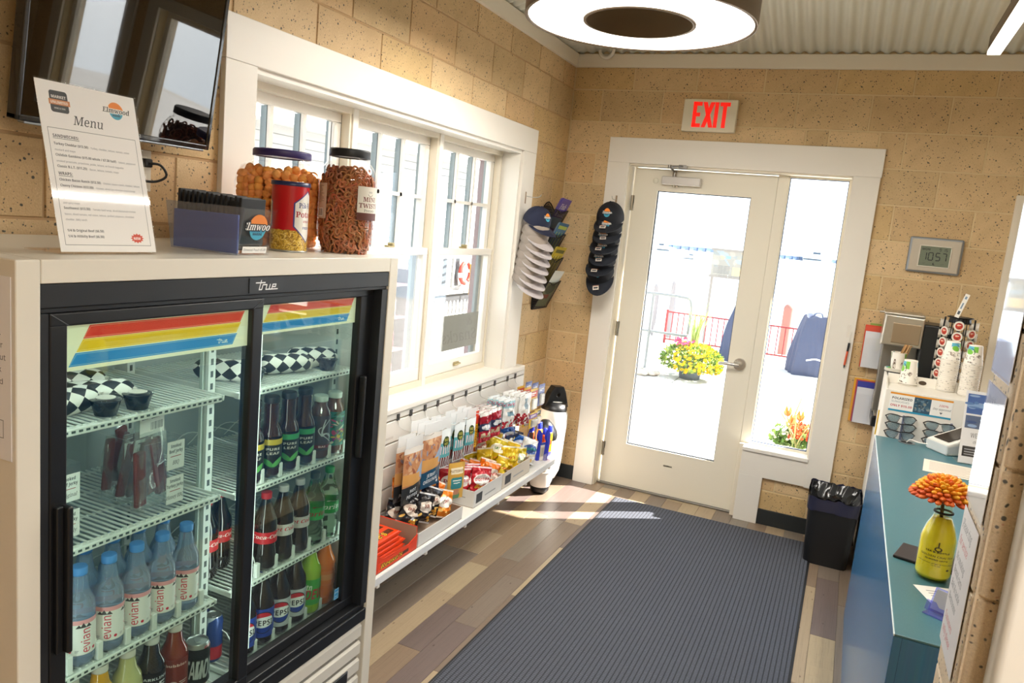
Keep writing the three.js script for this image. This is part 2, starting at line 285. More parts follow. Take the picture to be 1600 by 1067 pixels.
LZ.forEach(([z0, z1], n) => {
  const w = struct('window_' + (n + 1)), xi = -0.128, xo = -0.162, ym = 1.555, y0 = 0.905, y1 = 2.128;
  part(w, 'frame', merge(box2(-0.188, -0.1, 0.852, 0.885, z0, z1), box2(-0.188, -0.1, 2.125, 2.15, z0, z1), box2(-0.188, -0.104, 0.885, 2.125, z0, z0 + 0.014), box2(-0.188, -0.104, 0.885, 2.125, z1 - 0.014, z1)), cream);
  part(w, 'side_track', merge(box2(-0.15, -0.146, 1.58, 2.12, z0 + 0.013, z0 + 0.03), box2(-0.15, -0.146, 1.58, 2.12, z1 - 0.03, z1 - 0.013)), mat('#5d5d58', 0.6));
  const fr = (x, a, b, s, rb, rt) => merge(rbox2(x - 0.017, x + 0.017, a, a + rb, z0 + 0.016, z1 - 0.016, 0.003), rbox2(x - 0.017, x + 0.017, b - rt, b, z0 + 0.016, z1 - 0.016, 0.003), rbox2(x - 0.0165, x + 0.0165, a + rb, b - rt, z0 + 0.016, z0 + 0.016 + s, 0.003), rbox2(x - 0.0165, x + 0.0165, a + rb, b - rt, z1 - 0.016 - s, z1 - 0.016, 0.003));
  const low = part(w, 'lower_sash', fr(xi, 0.886, ym + 0.022, 0.042, 0.068, 0.036), whiteSatin);
  part(low, 'pane', box2(xi - 0.002, xi + 0.002, 0.952, ym - 0.012, z0 + 0.056, z1 - 0.056), paneGlass);
  part(low, 'sash_lift', merge(rbox2(xi + 0.017, xi + 0.034, 0.915, 0.925, (z0 + z1) / 2 - 0.035, (z0 + z1) / 2 + 0.035, 0.004), rbox2(xi + 0.017, xi + 0.022, 0.908, 0.932, (z0 + z1) / 2 - 0.03, (z0 + z1) / 2 + 0.03, 0.003)), mat('#b7a77c', 0.35, { metalness: 0.8 }));
  part(low, 'sash_lock', merge(rbox2(xi - 0.012, xi + 0.012, ym + 0.022, ym + 0.032, (z0 + z1) / 2 - 0.03, (z0 + z1) / 2 + 0.03, 0.004), rbox2(xi - 0.006, xi + 0.024, ym + 0.032, ym + 0.044, (z0 + z1) / 2 - 0.008, (z0 + z1) / 2 + 0.012, 0.004)), mat('#b7a77c', 0.35, { metalness: 0.8 }));
  const up = part(w, 'upper_sash', fr(xo, ym - 0.02, y1, 0.042, 0.036, 0.042), whiteSatin);
  const a = z0 + 0.058, b = z1 - 0.058, ya = ym + 0.016, yb = y1 - 0.042, mid = (ya + yb) / 2;
  for (let i = 0; i < 3; i++) for (let j = 0; j < 2; j++) part(up, 'pane', box2(xo - 0.002, xo + 0.002, j ? mid : ya, j ? yb : mid, a + (b - a) * i / 3, a + (b - a) * (i + 1) / 3), paneGlass);
  const mu = (x0, x1, m) => { for (const f of [1, 2]) part(up, 'muntin', box2(x0, x1, ya, yb, a + (b - a) * f / 3 - 0.009, a + (b - a) * f / 3 + 0.009), m); part(up, 'muntin', box2(x0, x1, mid - 0.009, mid + 0.009, a, b), m); };
  mu(xo + 0.002, xo + 0.016, whiteSatin); mu(xo - 0.03, xo - 0.002, slate);
  part(w, 'outer_stop', merge(box2(xo - 0.034, xo - 0.017, 0.886, 2.12, z0 + 0.014, z0 + 0.05), box2(xo - 0.034, xo - 0.017, 0.886, 2.12, z1 - 0.05, z1 - 0.014)), slate);
});
const filmTex = tex(256, 160, (g, w, h) => { g.fillStyle = '#8b9089'; g.fillRect(0, 0, w, h); g.fillStyle = '#767b75'; g.font = 'italic 60px serif'; g.textAlign = 'center'; g.fillText('&', w / 2 - 66, 56); g.font = 'italic 74px serif'; g.fillText('Snacks', w / 2 - 6, 128); });
{ const m = mat('#ffffff', 0.7, { map: filmTex, transmission: 0.3, thickness: 0 });
  solo('window_sign', 'grey rectangular film sign on the lower pane of the window nearest the corner', 'window sign', uvFit(box2(-0.1345, -0.1335, 1.0, 1.2, 0.86, 1.305), 'z', 'y'), m); }

// ---------------------------------------------------------------- door with sidelight (far wall)
const doorTrim = struct('trim_5');
const F = (g) => g;
part(doorTrim, 'head_casing', rbox2(0.3, 1.945, 2.2, 2.36, 0, 0.024, 0.003), white);
part(doorTrim, 'side_casing', rbox2(0.3, 0.445, 0, 2.2, 0, 0.024, 0.003), white);
part(doorTrim, 'side_casing', rbox2(1.795, 1.94, 0.3, 2.2, 0, 0.0235, 0.003), white);
part(doorTrim, 'sidelight_apron', merge(rbox2(1.405, 1.94, 0.305, 0.47, 0, 0.022, 0.002), rbox2(1.405, 1.55, 0, 0.306, 0, 0.022, 0.002)), white);
part(doorTrim, 'sidelight_sill', rbox2(1.405, 1.80, 0.462, 0.486, -0.11, 0.034, 0.004), whiteSatin);
part(doorTrim, 'jamb', merge(box2(0.44, 0.452, 0, 2.2, -0.19, 0.004), box2(1.79, 1.802, 0.48, 2.2, -0.19, 0.004), box2(0.44, 1.802, 2.188, 2.2, -0.19, 0.004), box2(0.452, 0.466, 0, 2.188, -0.19, -0.135)), cream);
const door = struct('door_1');
const doorM = mat('#e9e3d2', 0.42), seal = mat('#2b3138', 0.6);
part(door, 'threshold', rbox2(0.452, 1.4, 0.0, 0.012, -0.2, -0.06, 0.004), mat('#8d8b86', 0.4, { metalness: 0.7 }));
{
  const x0 = 0.47, x1 = 1.372, y0 = 0.014, y1 = 2.18, gx0 = 0.628, gx1 = 1.228, gy0 = 0.312, gy1 = 2.042, zf = -0.08, zb = -0.125;
  const hole = (a, b, c, d) => { const p = new THREE.Path(); p.moveTo(a, c); p.lineTo(b, c); p.lineTo(b, d); p.lineTo(a, d); p.closePath(); return p; };
  const s = shapeOf([[x0, y0], [x1, y0], [x1, y1], [x0, y1]]); s.holes.push(hole(gx0, gx1, gy0, gy1));
  const leaf = part(door, 'door_leaf', extr(s, 0.045, 0.001).translate(0, 0, zb), doorM);
  const bead = (a, b, c, d, t, z0, z1) => merge(box2(a, b, c, c + t, z0, z1), box2(a, b, d - t, d, z0, z1), box2(a, a + t, c + t, d - t, z0, z1), box2(b - t, b, c + t, d - t, z0, z1));
  part(leaf, 'glazing_seal', bead(gx0, gx1, gy0, gy1, 0.006, -0.112, -0.094), seal);
  part(leaf, 'pane', box2(gx0 + 0.002, gx1 - 0.002, gy0 + 0.002, gy1 - 0.002, -0.106, -0.1), paneGlass);
  part(leaf, 'kick_label', rbox2(0.9, 0.96, 0.21, 0.222, zf, zf + 0.001, 0.0004), mat('#a49c86', 0.6));
  const lx = 1.302, ly = 0.985;
  const h = part(leaf, 'door_handle', merge(cyl(0.038, 0.041, 0.012, 28).rotateX(PI / 2).translate(lx, ly, zf + 0.006), cyl(0.014, 0.016, 0.05, 18).rotateX(PI / 2).translate(lx, ly, zf + 0.035), tube([[lx, ly, zf + 0.055], [lx - 0.03, ly + 0.002, zf + 0.06], [lx - 0.08, ly, zf + 0.058], [lx - 0.118, ly - 0.004, zf + 0.05]], 0.0105, 16, 10), new THREE.SphereGeometry(0.0105, 10, 8).translate(lx - 0.118, ly - 0.004, zf + 0.05)), mat('#d2cfc8', 0.25, { metalness: 0.8 }));
  for (const y of [0.25, 1.1, 1.95]) part(door, 'hinge', merge(cyl(0.007, 0.007, 0.1, 10).translate(0.468, y, -0.074), box2(0.455, 0.48, y - 0.05, y + 0.05, -0.083, -0.079)), chrome);
  // mullion and sidelight
  part(door, 'mullion_post', rbox2(1.374, 1.436, 0.486, 2.188, -0.16, -0.075, 0.003), doorM);
  part(door, 'mullion_post', rbox2(1.376, 1.407, 0.0, 0.488, -0.16, -0.03, 0.003), doorM);
  const sl = part(door, 'sidelight_frame', bead(1.43, 1.79, 0.486, 2.19, 0.012, -0.135, -0.085), doorM);
  part(sl, 'glazing_seal', bead(1.442, 1.778, 0.498, 2.178, 0.004, -0.112, -0.096), mat('#4a5a7a', 0.6));
  part(sl, 'pane', box2(1.443, 1.777, 0.499, 2.177, -0.106, -0.1), paneGlass);
}
{ // closer
  const t = thing('door_closer', 'grey metal door closer with a jointed arm above the door glass', 'door closer', [0.66, 2.085, -0.08]);
  part(t, 'housing', rbox2(0, 0.25, -0.002, 0.05, 0, 0.055, 0.006), mat('#c5c1bc', 0.4, { metalness: 0.35 }));
  part(t, 'adjusting_valve', merge(cyl(0.008, 0.008, 0.016, 12).translate(0.08, -0.009, 0.03), cyl(0.006, 0.006, 0.016, 12).translate(0.1, -0.009, 0.03)), chrome);
  part(t, 'arm', merge(cyl(0.012, 0.012, 0.035, 14).translate(0.075, 0.066, 0.028), rod([0.075, 0.08, 0.028], [0.06, 0.105, 0.13], 0.007, 8), rod([0.06, 0.105, 0.13], [0.14, 0.112, 0.1], 0.006, 8), rbox2(0.11, 0.165, 0.098, 0.124, 0.076, 0.104, 0.003), cyl(0.011, 0.011, 0.02, 12).translate(0.06, 0.104, 0.13)), mat('#8d8a86', 0.3, { metalness: 0.85 }));
  solo('door_bumper', 'small round white rubber bumper at the top corner of the door', 'bumper', lathe([[0.0001, 0.012], [0.016, 0.01], [0.019, 0.003], [0.019, 0]], 20).rotateX(PI / 2), mat('#e6e2cf', 0.5), [0.61, 2.105, -0.08]);
}
// black cove base and window beyond the pier
const coveM = mat('#23282a', 0.5);
struct('baseboard_far', merge(rbox2(0.0, 0.3, 0, 0.1, 0, 0.012, 0.003), rbox2(1.55, 2.75, 0, 0.1, 0, 0.012, 0.003), rbox2(2.75, 5.8, 0, 0.1, 0, 0.012, 0.003)), coveM);
struct('baseboard_left', merge(rbox2(0, 0.012, 0, 0.1, 0.012, 6.5, 0.003)), coveM);
FW.forEach(([a, b, c, d], n) => {
  const w = struct('window_' + (4 + n));
  part(w, 'casing', merge(rbox2(a - 0.13, a, c - 0.05, d + 0.1, 0, 0.022, 0.003), rbox2(b, b + 0.13, c - 0.05, d + 0.1, 0, 0.022, 0.003), rbox2(a, b, d, d + 0.1, 0, 0.022, 0.003), rbox2(a, b, c - 0.05, c, 0, 0.04, 0.003)), cream);
  part(w, 'frame', merge(box2(a, b, c, c + 0.05, -0.14, -0.08), box2(a, b, d - 0.05, d, -0.14, -0.08), box2(a, a + 0.05, c + 0.049, d - 0.049, -0.1401, -0.0801), box2(b - 0.05, b, c + 0.049, d - 0.049, -0.1401, -0.0801)), cream);
  part(w, 'pane', box2(a + 0.04, b - 0.04, c + 0.04, d - 0.04, -0.112, -0.107), paneGlass);
});
// the cream casing board that runs down to the floor by the counter
struct('trim_6', rbox2(2.616, 2.75, 0.1, 0.81, 0, 0.0215, 0.003), cream);

// ---------------------------------------------------------------- exit sign, clock
{
  const t = thing('exit_sign', 'white box exit sign with red letters above the door', 'exit sign', [0.925, 2.511, 0]);
  part(t, 'housing', rbox2(-0.165, 0.165, -0.098, 0.098, 0, 0.042, 0.006), mat('#e4dcc4', 0.45));
  const em = new THREE.MeshStandardMaterial({ color: '#e02015', emissive: '#ff1a0c', emissiveIntensity: 0.55, roughness: 0.5 });
  const L = part(t, 'letters', extrExit(), em); L.position.set(0.005, 0.004, 0.0415);
  function extrExit() {
    const H = 0.152, s = 0.0225, gs = []; const R = (x0, x1, y0, y1) => gs.push(box2(x0, x1, y0, y1, 0, 0.0025));
    R(-0.108, -0.108 + s, -H / 2, H / 2); for (const y of [-H / 2, -s / 2, H / 2 - s]) R(-0.108, y === -s / 2 ? -0.062 : -0.055, y, y + s);
    const X = (a) => gs.push(extr([[-0.045 * a, -H / 2], [-0.02 * a, -H / 2], [0.027 * a, H / 2], [0.002 * a, H / 2]].map((p) => [p[0] - (a > 0 ? 0.0085 : 0.0265) + 0.004, p[1]]), 0.0025)); X(1); X(-1);
    R(0.024, 0.024 + s, -H / 2, H / 2); R(0.074, 0.074 + s, -H / 2, H / 2 - s); R(0.055, 0.116, H / 2 - s, H / 2);
    return merge(gs);
  }
}
{
  const t = thing('digital_clock', 'grey digital wall clock showing the time ten fifty-seven', 'clock', [2.281, 1.787, 0]);
  part(t, 'case', rbox2(-0.136, 0.136, -0.1, 0.1, 0, 0.026, 0.012), mat('#8f959a', 0.4, { metalness: 0.4 }));
  part(t, 'face_plate', rbox2(-0.124, 0.124, -0.09, 0.088, 0.024, 0.031, 0.005), mat('#bdb5a6', 0.38, { metalness: 0.4 }));
  part(t, 'screen_bezel', merge(rbox2(-0.081, 0.081, 0.05, 0.056, 0.03, 0.035, 0.002), rbox2(-0.081, 0.081, -0.066, -0.06, 0.03, 0.035, 0.002), rbox2(-0.081, -0.075, -0.06, 0.05, 0.03, 0.035, 0.002), rbox2(0.075, 0.081, -0.06, 0.05, 0.03, 0.035, 0.002)), mat('#d9d4c8', 0.3, { metalness: 0.5 }));
  const lcd = tex(512, 376, (g, w, h) => {
    g.fillStyle = '#6f7a68'; g.fillRect(0, 0, w, h); g.fillStyle = '#20262a'; g.strokeStyle = '#20262a'; g.lineCap = 'butt';
    const seg = (x, y, W, H, on, t) => { const k = 12, S = { a: [x, y, x + W, y], g: [x, y + H / 2, x + W, y + H / 2], d: [x, y + H, x + W, y + H], f: [x, y, x, y + H / 2], e: [x, y + H / 2, x, y + H], b: [x + W, y, x + W, y + H / 2], c: [x + W, y + H / 2, x + W, y + H] }; g.lineWidth = t; for (const q of on) { const s = S[q]; g.beginPath(); const hz = s[1] === s[3]; g.moveTo(s[0] + (hz ? 4 : 0), s[1] + (hz ? 0 : 4)); g.lineTo(s[2] - (hz ? 4 : 0), s[3] - (hz ? 0 : 4)); g.stroke(); } };
    seg(52, 118, 60, 142, 'bc', 17); seg(150, 118, 76, 142, 'abcdef', 17); seg(276, 118, 70, 142, 'afgcd', 17); seg(388, 118, 66, 142, 'abc', 17);
    let x = 322; for (const d of ['abcdfg', '', 'bc', 'afgcd']) { seg(x, 26, 28, 50, d, 8); x += d ? 44 : 18; }
    g.font = 'bold 58px sans-serif'; g.fillText('MON', 24, 76); g.beginPath(); g.arc(262, 328, 24, 0, 7); g.fill(); g.fillStyle = '#6f7a68'; g.beginPath(); g.arc(274, 322, 20, 0, 7); g.fill(); g.fillStyle = '#4e5850'; g.font = '34px sans-serif'; g.fillText('72°', 60, 340); g.fillText('61°', 380, 344);
  });
  part(t, 'screen', sheet(0.15, 0.11, 0.001).translate(0, -0.005, 0.0315), mat('#ffffff', 0.25, { map: lcd }));
}
{ // white conduit clip by the ceiling
  const g = new THREE.TorusGeometry(0.045, 0.012, 10, 28, PI * 1.25).rotateZ(PI * 0.9);
  solo('cable_clip', 'white curved cable guard on the crown board under the ceiling', 'cable guard', g, mat('#ece8df', 0.4), [0.215, 2.9, 0.035]);
}

// ---------------------------------------------------------------- outside
const concrete = mat('#cbc9c4', 0.9, { bumpMap: speckBump, bumpScale: 0.001 });
{
  const g = struct('ground');
  for (let i = 0; i < 8; i++) for (let j = 0; j < 4; j++) part(g, 'concrete_slab', rbox2(-2.0 + i * 2.0 + 0.005, i * 2.0 - 0.005, -0.35, -0.05, -8.4 + j * 2.05 + 0.005, -6.35 + j * 2.05 - 0.005, 0.008), concrete);
  part(g, 'yard', box2(-60, -2.02, -0.9, -0.45, -16, 20), mat('#9c9a94', 0.95));
  part(g, 'yard', box2(-2, -0.25, -0.4, -0.06, -0.19, 20), mat('#a5a39c', 0.95));
  part(g, 'quay_edge', rbox2(-2, 14, -0.6, -0.05, -8.75, -8.42, 0.02), mat('#c3bfb5', 0.85));
  struct('water', box(1200, 0.1, 900, 0, -1.3, -458.9), mat('#aebdc8', 0.35, { metalness: 0.0 }));
}
const redPaint = mat('#8f2f33', 0.55), galv = mat('#7d8386', 0.5);
function railPanel(label, x0, x1, z, n) {
  const t = thing('railing', label, 'railing', [x0, -0.05, z]), w = x1 - x0;
  for (const x of [0, w]) part(t, 'post', rbox2(x - 0.02, x + 0.02, 0, 0.58, -0.02, 0.02, 0.003), redPaint);
  part(t, 'top_rail', rbox2(0, w, 0.53, 0.555, -0.014, 0.014, 0.003), redPaint);
  part(t, 'bottom_rail', rbox2(0, w, 0.06, 0.085, -0.014, 0.014, 0.003), redPaint);
  for (let k = 1; k < n; k++) part(t, 'baluster', box2(w * k / n - 0.008, w * k / n + 0.008, 0.085, 0.53, -0.008, 0.008), redPaint);
}
railPanel('low red metal railing panel behind the yellow flower planter', -0.92, 0.42, -8.0, 14);
railPanel('low red metal railing panel seen through the narrow side glass', 0.55, 1.7, -8.0, 10);
railPanel('low red metal railing panel hidden mostly behind the far covered grill', 1.8, 3.6, -8.0, 14);
{
  const t = thing('handrail', 'bare grey steel pipe handrail with two rails outside the door', 'handrail', [-0.7, -0.05, -5.2]);
  part(t, 'top_rail', tube([[-0.5, 1.03, 0], [0, 1.03, 0], [0.55, 1.03, 0], [0.66, 1.01, 0], [0.69, 0.92, 0], [0.69, 0.55, 0]], 0.021, 40, 10), galv);
  part(t, 'middle_rail', rod([-0.5, 0.52, 0], [0.69, 0.52, 0], 0.018, 10), galv);
  for (const x of [-0.45, 0.17]) part(t, 'post', merge(rod([x, 0, 0], [x, 1.03, 0], 0.021, 10), cyl(0.05, 0.05, 0.012, 16).translate(x, 0.006, 0)), galv);
}
for (const [x, h, l, m, r] of [[0.94, 0.78, 'round topped brown wooden piling behind the red railing', '#9a6f66', 0.085], [-1.07, 0.95, 'thin grey dock piling behind the pipe handrail, taller one', '#8f8d90', 0.055], [-1.39, 0.86, 'thin grey dock piling at the door glass edge, shorter one', '#8f8d90', 0.055]])
  solo('piling', l, 'piling', lathe([[r, -1.6], [r, h - 0.05], [r * 0.85, h - 0.01], [r * 0.5, h + 0.02], [0.0001, h + 0.03]], 18), mat(m, 0.85), [x, 0, -9.0]);
// covered grills: creased cloth over a box
function cover(name, label, at, ry, w, d, h, sd) {
  const g = new THREE.BoxGeometry(w, h, d, 22, 26, 16).translate(0, h / 2, 0), p = g.attributes.position;
  for (let i = 0; i < p.count; i++) {
    let x = p.getX(i), y = p.getY(i), z = p.getZ(i); const f = y / h, n = noise.noise(x * 4 + sd, y * 2.2, z * 4) * 0.07 + noise.noise(Math.atan2(z, x) * 3 + sd, y * 1.2, 2) * 0.06;
    const tp = 1 - 0.43 * Math.pow(f, 1.9) + 0.1 * (1 - f); const r = Math.hypot(x / w, z / d) > 0.05 ? 1 + n * 1.6 : 1;
    x *= tp * r; z *= tp * r; y += f > 0.98 ? 0.05 * Math.cos(x / w * 4) * Math.cos(z / d * 4) + noise.noise(x * 7, z * 7, sd) * 0.06 : 0; p.setXYZ(i, x, Math.max(0, y), z);
  }
  const t = thing(name, label, 'grill cover', at, ry); const s = mergeVertices(g); s.computeVertexNormals();
  part(t, 'cloth', s, mat('#3a4560', 0.7)); return t;
}
{ const t = cover('grill_cover', 'dark blue cloth cover over a grill seen through the side glass', [1.47, -0.05, -7.0], 0.3, 0.5, 0.42, 0.84, 1.3);
  part(t, 'handle_strap', tube([[-0.06, 0.85, 0.05], [-0.03, 0.91, 0.07], [0.05, 0.91, 0.07], [0.08, 0.85, 0.05]], 0.012, 16, 6), mat('#596680', 0.7));
  part(t, 'warning_tag', rbox(0.05, 0.12, 0.006, 0.002), mat('#d98a6f', 0.6), [0.14, 0.58, 0.235], [0, 0.2, 0.1]);
  part(t, 'piping', tube([[-0.13, 0.24, 0.3], [0.0, 0.27, 0.31], [0.13, 0.23, 0.3], [0.2, 0.17, 0.27]], 0.011, 20, 6), mat('#d5d9e0', 0.6)); }
cover('grill_cover', 'dark blue cloth cover over a narrow grill cut by the door stile', [0.42, -0.05, -7.2], -0.2, 0.42, 0.4, 0.84, 4.7);
// harbour: breakwater, boats, notice board
{
  const t = thing('breakwater', 'long blue grey sheet-pile breakwater far across the harbour water', 'breakwater', [-43.6, -1.25, -196], 0.77);
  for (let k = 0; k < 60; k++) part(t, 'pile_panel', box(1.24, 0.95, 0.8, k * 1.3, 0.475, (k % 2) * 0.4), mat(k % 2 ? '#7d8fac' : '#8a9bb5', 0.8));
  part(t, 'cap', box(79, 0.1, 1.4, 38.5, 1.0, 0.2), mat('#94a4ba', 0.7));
}
function boat(at, s, ry, label) {
  const t = thing('boat', label, 'boat', at, ry);
  const g = extr([[-2, 0.9], [2.3, 1.0], [1.7, 0], [-1.8, 0]], 1.5, 0.06).translate(0, 0, -0.75); const p = g.attributes.position; for (let i = 0; i < p.count; i++) { const f = Math.max(0, p.getX(i) / 2.3); p.setZ(i, p.getZ(i) * (1 - 0.85 * f * f)); } g.computeVertexNormals();
  part(t, 'hull', g.scale(s, s, s), mat('#f2f3f3', 0.35)); part(t, 'hull_stripe', box2(-1.9 * s, 0.6 * s, 0.25 * s, 0.42 * s, -0.84 * s, 0.84 * s), mat('#32414e', 0.5));
  part(t, 'cabin', extr([[-0.9, 0.9], [0.9, 0.95], [0.45, 1.6], [-0.8, 1.65]], 1.0, 0.04).translate(0, 0, -0.5).scale(s, s, s), mat('#eef0f0', 0.4));
  part(t, 'windshield', box2(-0.6 * s, 0.4 * s, 1.12 * s, 1.42 * s, -0.56 * s, 0.56 * s), mat('#3d4c5a', 0.2)); part(t, 'roof_rail', tube([[-0.8 * s, 1.6 * s, 0], [-0.9 * s, 2.2 * s, 0], [0.2 * s, 2.25 * s, 0], [0.3 * s, 1.6 * s, 0]], 0.04 * s, 20, 6), galv);
}
boat([-20.4, -1.3, -109], 0.6, 0.2, 'small white motor boat on the water seen through the door glass');
boat([-8.5, -1.3, -225], 1.9, 0.1, 'white motor boat at the breakwater seen through the side glass');
boat([-34.3, -1.3, -149], 1.1, 2.9, 'white motor boat moored at the left end of the breakwater');
{
  const t = thing('notice_board', 'grey weathered notice board standing at the water past the door', 'notice board', [-0.235, -1.2, -9.6]);
  const bt = tex(256, 180, (g, w, h) => { g.fillStyle = '#93938c'; g.fillRect(0, 0, w, h); for (let k = 0; k < 14; k++) { g.fillStyle = ['#8da3b5', '#b7a27f', '#7e8c94', '#a8a59a'][k % 4]; g.globalAlpha = 0.5; g.beginPath(); g.ellipse(rnd() * w, rnd() * h * 0.5, rr(14, 46), rr(6, 20), rnd(), 0, 7); g.fill(); } g.globalAlpha = 1; g.fillStyle = '#7aa0c4'; g.fillRect(96, 34, 34, 20); g.fillStyle = '#c2b08a'; g.fillRect(150, 110, 84, 60); g.fillStyle = '#5f6266'; for (let k = 0; k < 6; k++) g.fillRect(16, 108 + k * 10, 116, 3); });
  part(t, 'panel', uvFit(box(0.66, 0.46, 0.05, 0, 2.56, 0), 'x', 'y'), mat('#ffffff', 0.8, { map: bt }));
  part(t, 'frame', merge(box(0.72, 0.04, 0.07, 0, 2.81, 0), box(0.72, 0.04, 0.07, 0, 2.31, 0)), mat('#8a8782', 0.8));
  for (const x of [-0.3, 0.3]) part(t, 'post', box(0.05, 2.6, 0.05, x, 1.25, -0.06), mat('#8a8782', 0.8));
}
// plants
const leafGeo = (l, w, b = 0.35) => { const g = new THREE.PlaneGeometry(w, l, 2, 5).translate(0, l / 2, 0), p = g.attributes.position; for (let i = 0; i < p.count; i++) { const f = p.getY(i) / l; p.setX(i, p.getX(i) * Math.sin(PI * (0.12 + 0.86 * f))); p.setZ(i, -b * l * f * f + Math.abs(p.getX(i)) * 0.5); } g.computeVertexNormals(); return g; };
const leafM = (c) => mat(c, 0.7, { side: THREE.DoubleSide, transmission: 0.3, thickness: 0 });
function scatter(parent, name, geo, ms, n, put) {
  ms.forEach((m, k) => { const im = new THREE.InstancedMesh(geo, m, n); im.name = name; im.userData.kind = 'stuff'; const M = new THREE.Matrix4(), q = new THREE.Quaternion(), e = new THREE.Euler(); for (let i = 0; i < n; i++) { const [p, r, s] = put(i, k); M.compose(V(...p), q.setFromEuler(e.set(...r)), V(s, s, s)); im.setMatrixAt(i, M); } im.castShadow = im.receiveShadow = true; parent.add(im); });
}
const flowerGeo = (() => { const gs = []; for (let k = 0; k < 6; k++) gs.push(leafGeo(0.016, 0.012, 0.2).rotateX(1.1).rotateY(k * PI / 3)); gs.push(new THREE.SphereGeometry(0.005, 6, 5)); return merge(gs); })();
{
  const t = thing('planter', 'planter overflowing with yellow and white flowers and a tall grass spike', 'planter', [0.12, -0.05, -5.0]);
  part(t, 'pot', lathe([[0.0001, 0], [0.13, 0], [0.16, 0.16], [0.18, 0.2], [0.16, 0.2], [0.14, 0.17], [0.0001, 0.15]], 28), mat('#59646c', 0.6));
  const dome = (i, k, lim = 1) => { const a = rnd() * 2 * PI, u = Math.acos(1 - rnd() * 1.45), r = 0.4; return [r * Math.sin(u) * Math.cos(a), 0.22 + r * 0.6 * Math.cos(u), r * Math.sin(u) * Math.sin(a) * 0.85]; };
  scatter(t, 'foliage', leafGeo(0.06, 0.024), [leafM('#4f7a2c'), leafM('#7fa040'), leafM('#a3b44a')], 620, () => { const p = dome(); return [p.map((v, j) => (j === 1 ? 0.2 + (v - 0.2) * 0.92 : v * 0.95)), [rr(-1.3, 1.3), rnd() * 6, rr(-1.3, 1.3)], rr(0.7, 1.3)]; });
  scatter(t, 'yellow_flowers', flowerGeo, [mat('#f2c50f', 0.7, { side: THREE.DoubleSide }), mat('#ffdf3a', 0.7, { side: THREE.DoubleSide })], 300, () => { const p = dome(); const s = p[0] < -0.16 ? 0.01 : rr(1.3, 2.1); return [p, [rr(0, 1), rnd() * 6, rr(-0.6, 0.6)], s]; });
  scatter(t, 'white_flowers', flowerGeo, [mat('#f6f4ee', 0.7, { side: THREE.DoubleSide })], 130, () => { const p = dome(); return [p, [rr(0, 1), rnd() * 6, rr(-0.6, 0.6)], p[0] > -0.12 ? 0.01 : rr(1.3, 1.9)]; });
  scatter(t, 'pink_flowers', flowerGeo, [mat('#c4527c', 0.7, { side: THREE.DoubleSide })], 30, () => [[rr(-0.2, 0.05), rr(0.44, 0.52), rr(0, 0.25)], [rr(0, 1), rnd() * 6, 0], rr(1.2, 1.8)]);
  for (let k = 0; k < 38; k++) part(t, 'grass_blade', leafGeo(rr(0.45, 0.72), 0.018, rr(0.05, 0.4)), leafM(k % 3 ? '#9db463' : '#c3cf8d'), [rr(-0.03, 0.03), 0.36, rr(-0.03, 0.03)], [rr(-0.12, 0.12), rnd() * 6.3, rr(-0.2, 0.2)]);
}
{
  const t = thing('stone', 'pale rough stones lying beside the flower planter', 'stones', [-0.4, -0.05, -4.75]); t.name = 'stones'; t.userData.kind = 'stuff';
  const gs = []; for (let k = 0; k < 12; k++) { const g = new THREE.IcosahedronGeometry(rr(0.04, 0.09), 2), p = g.attributes.position; for (let i = 0; i < p.count; i++) { const n = 1 + noise.noise(p.getX(i) * 16 + k * 3, p.getY(i) * 16, p.getZ(i) * 16) * 0.35; p.setXYZ(i, p.getX(i) * n, p.getY(i) * n * 0.6, p.getZ(i) * n); } g.computeVertexNormals(); gs.push(g.translate(rr(-0.35, 0.3), 0.03, rr(-0.15, 0.15))); }
  part(t, 'stone_heap', merge(gs), mat('#c2bcb2', 0.9));
}
{ // lilies and bedding flowers at the sidelight
  const t = thing('lily_plant', 'orange daylilies on long arching leaves outside the side glass', 'flower', [1.56, -0.05, -2.2]);
  for (let k = 0; k < 16; k++) part(t, 'leaf', leafGeo(rr(0.35, 0.6), 0.018, rr(0.3, 0.8)), leafM(k % 2 ? '#8d9b5a' : '#a9a670'), [rr(-0.1, 0.12), 0, rr(-0.1, 0.1)], [rr(-0.1, 0.2), rnd() * 6.3, rr(-0.2, 0.3)]);
  const petals = merge(Array.from({ length: 6 }, (_, k) => leafGeo(0.09, 0.034, 0.5).rotateX(0.8).rotateY(k * PI / 3)));
  for (const [x, y, z] of [[-0.03, 0.33, 0.05], [0.08, 0.3, 0.02], [0.02, 0.27, 0.1]]) { const f = part(t, 'blossom', petals, leafM('#e98a4b'), [x, y, z], [0.5, x * 20, 0]); part(f, 'stalk', rod([0, 0, 0], [-x * 0.5, -y * 0.95, -0.05], 0.004, 6), mat('#8d9b5a', 0.7)); }
}
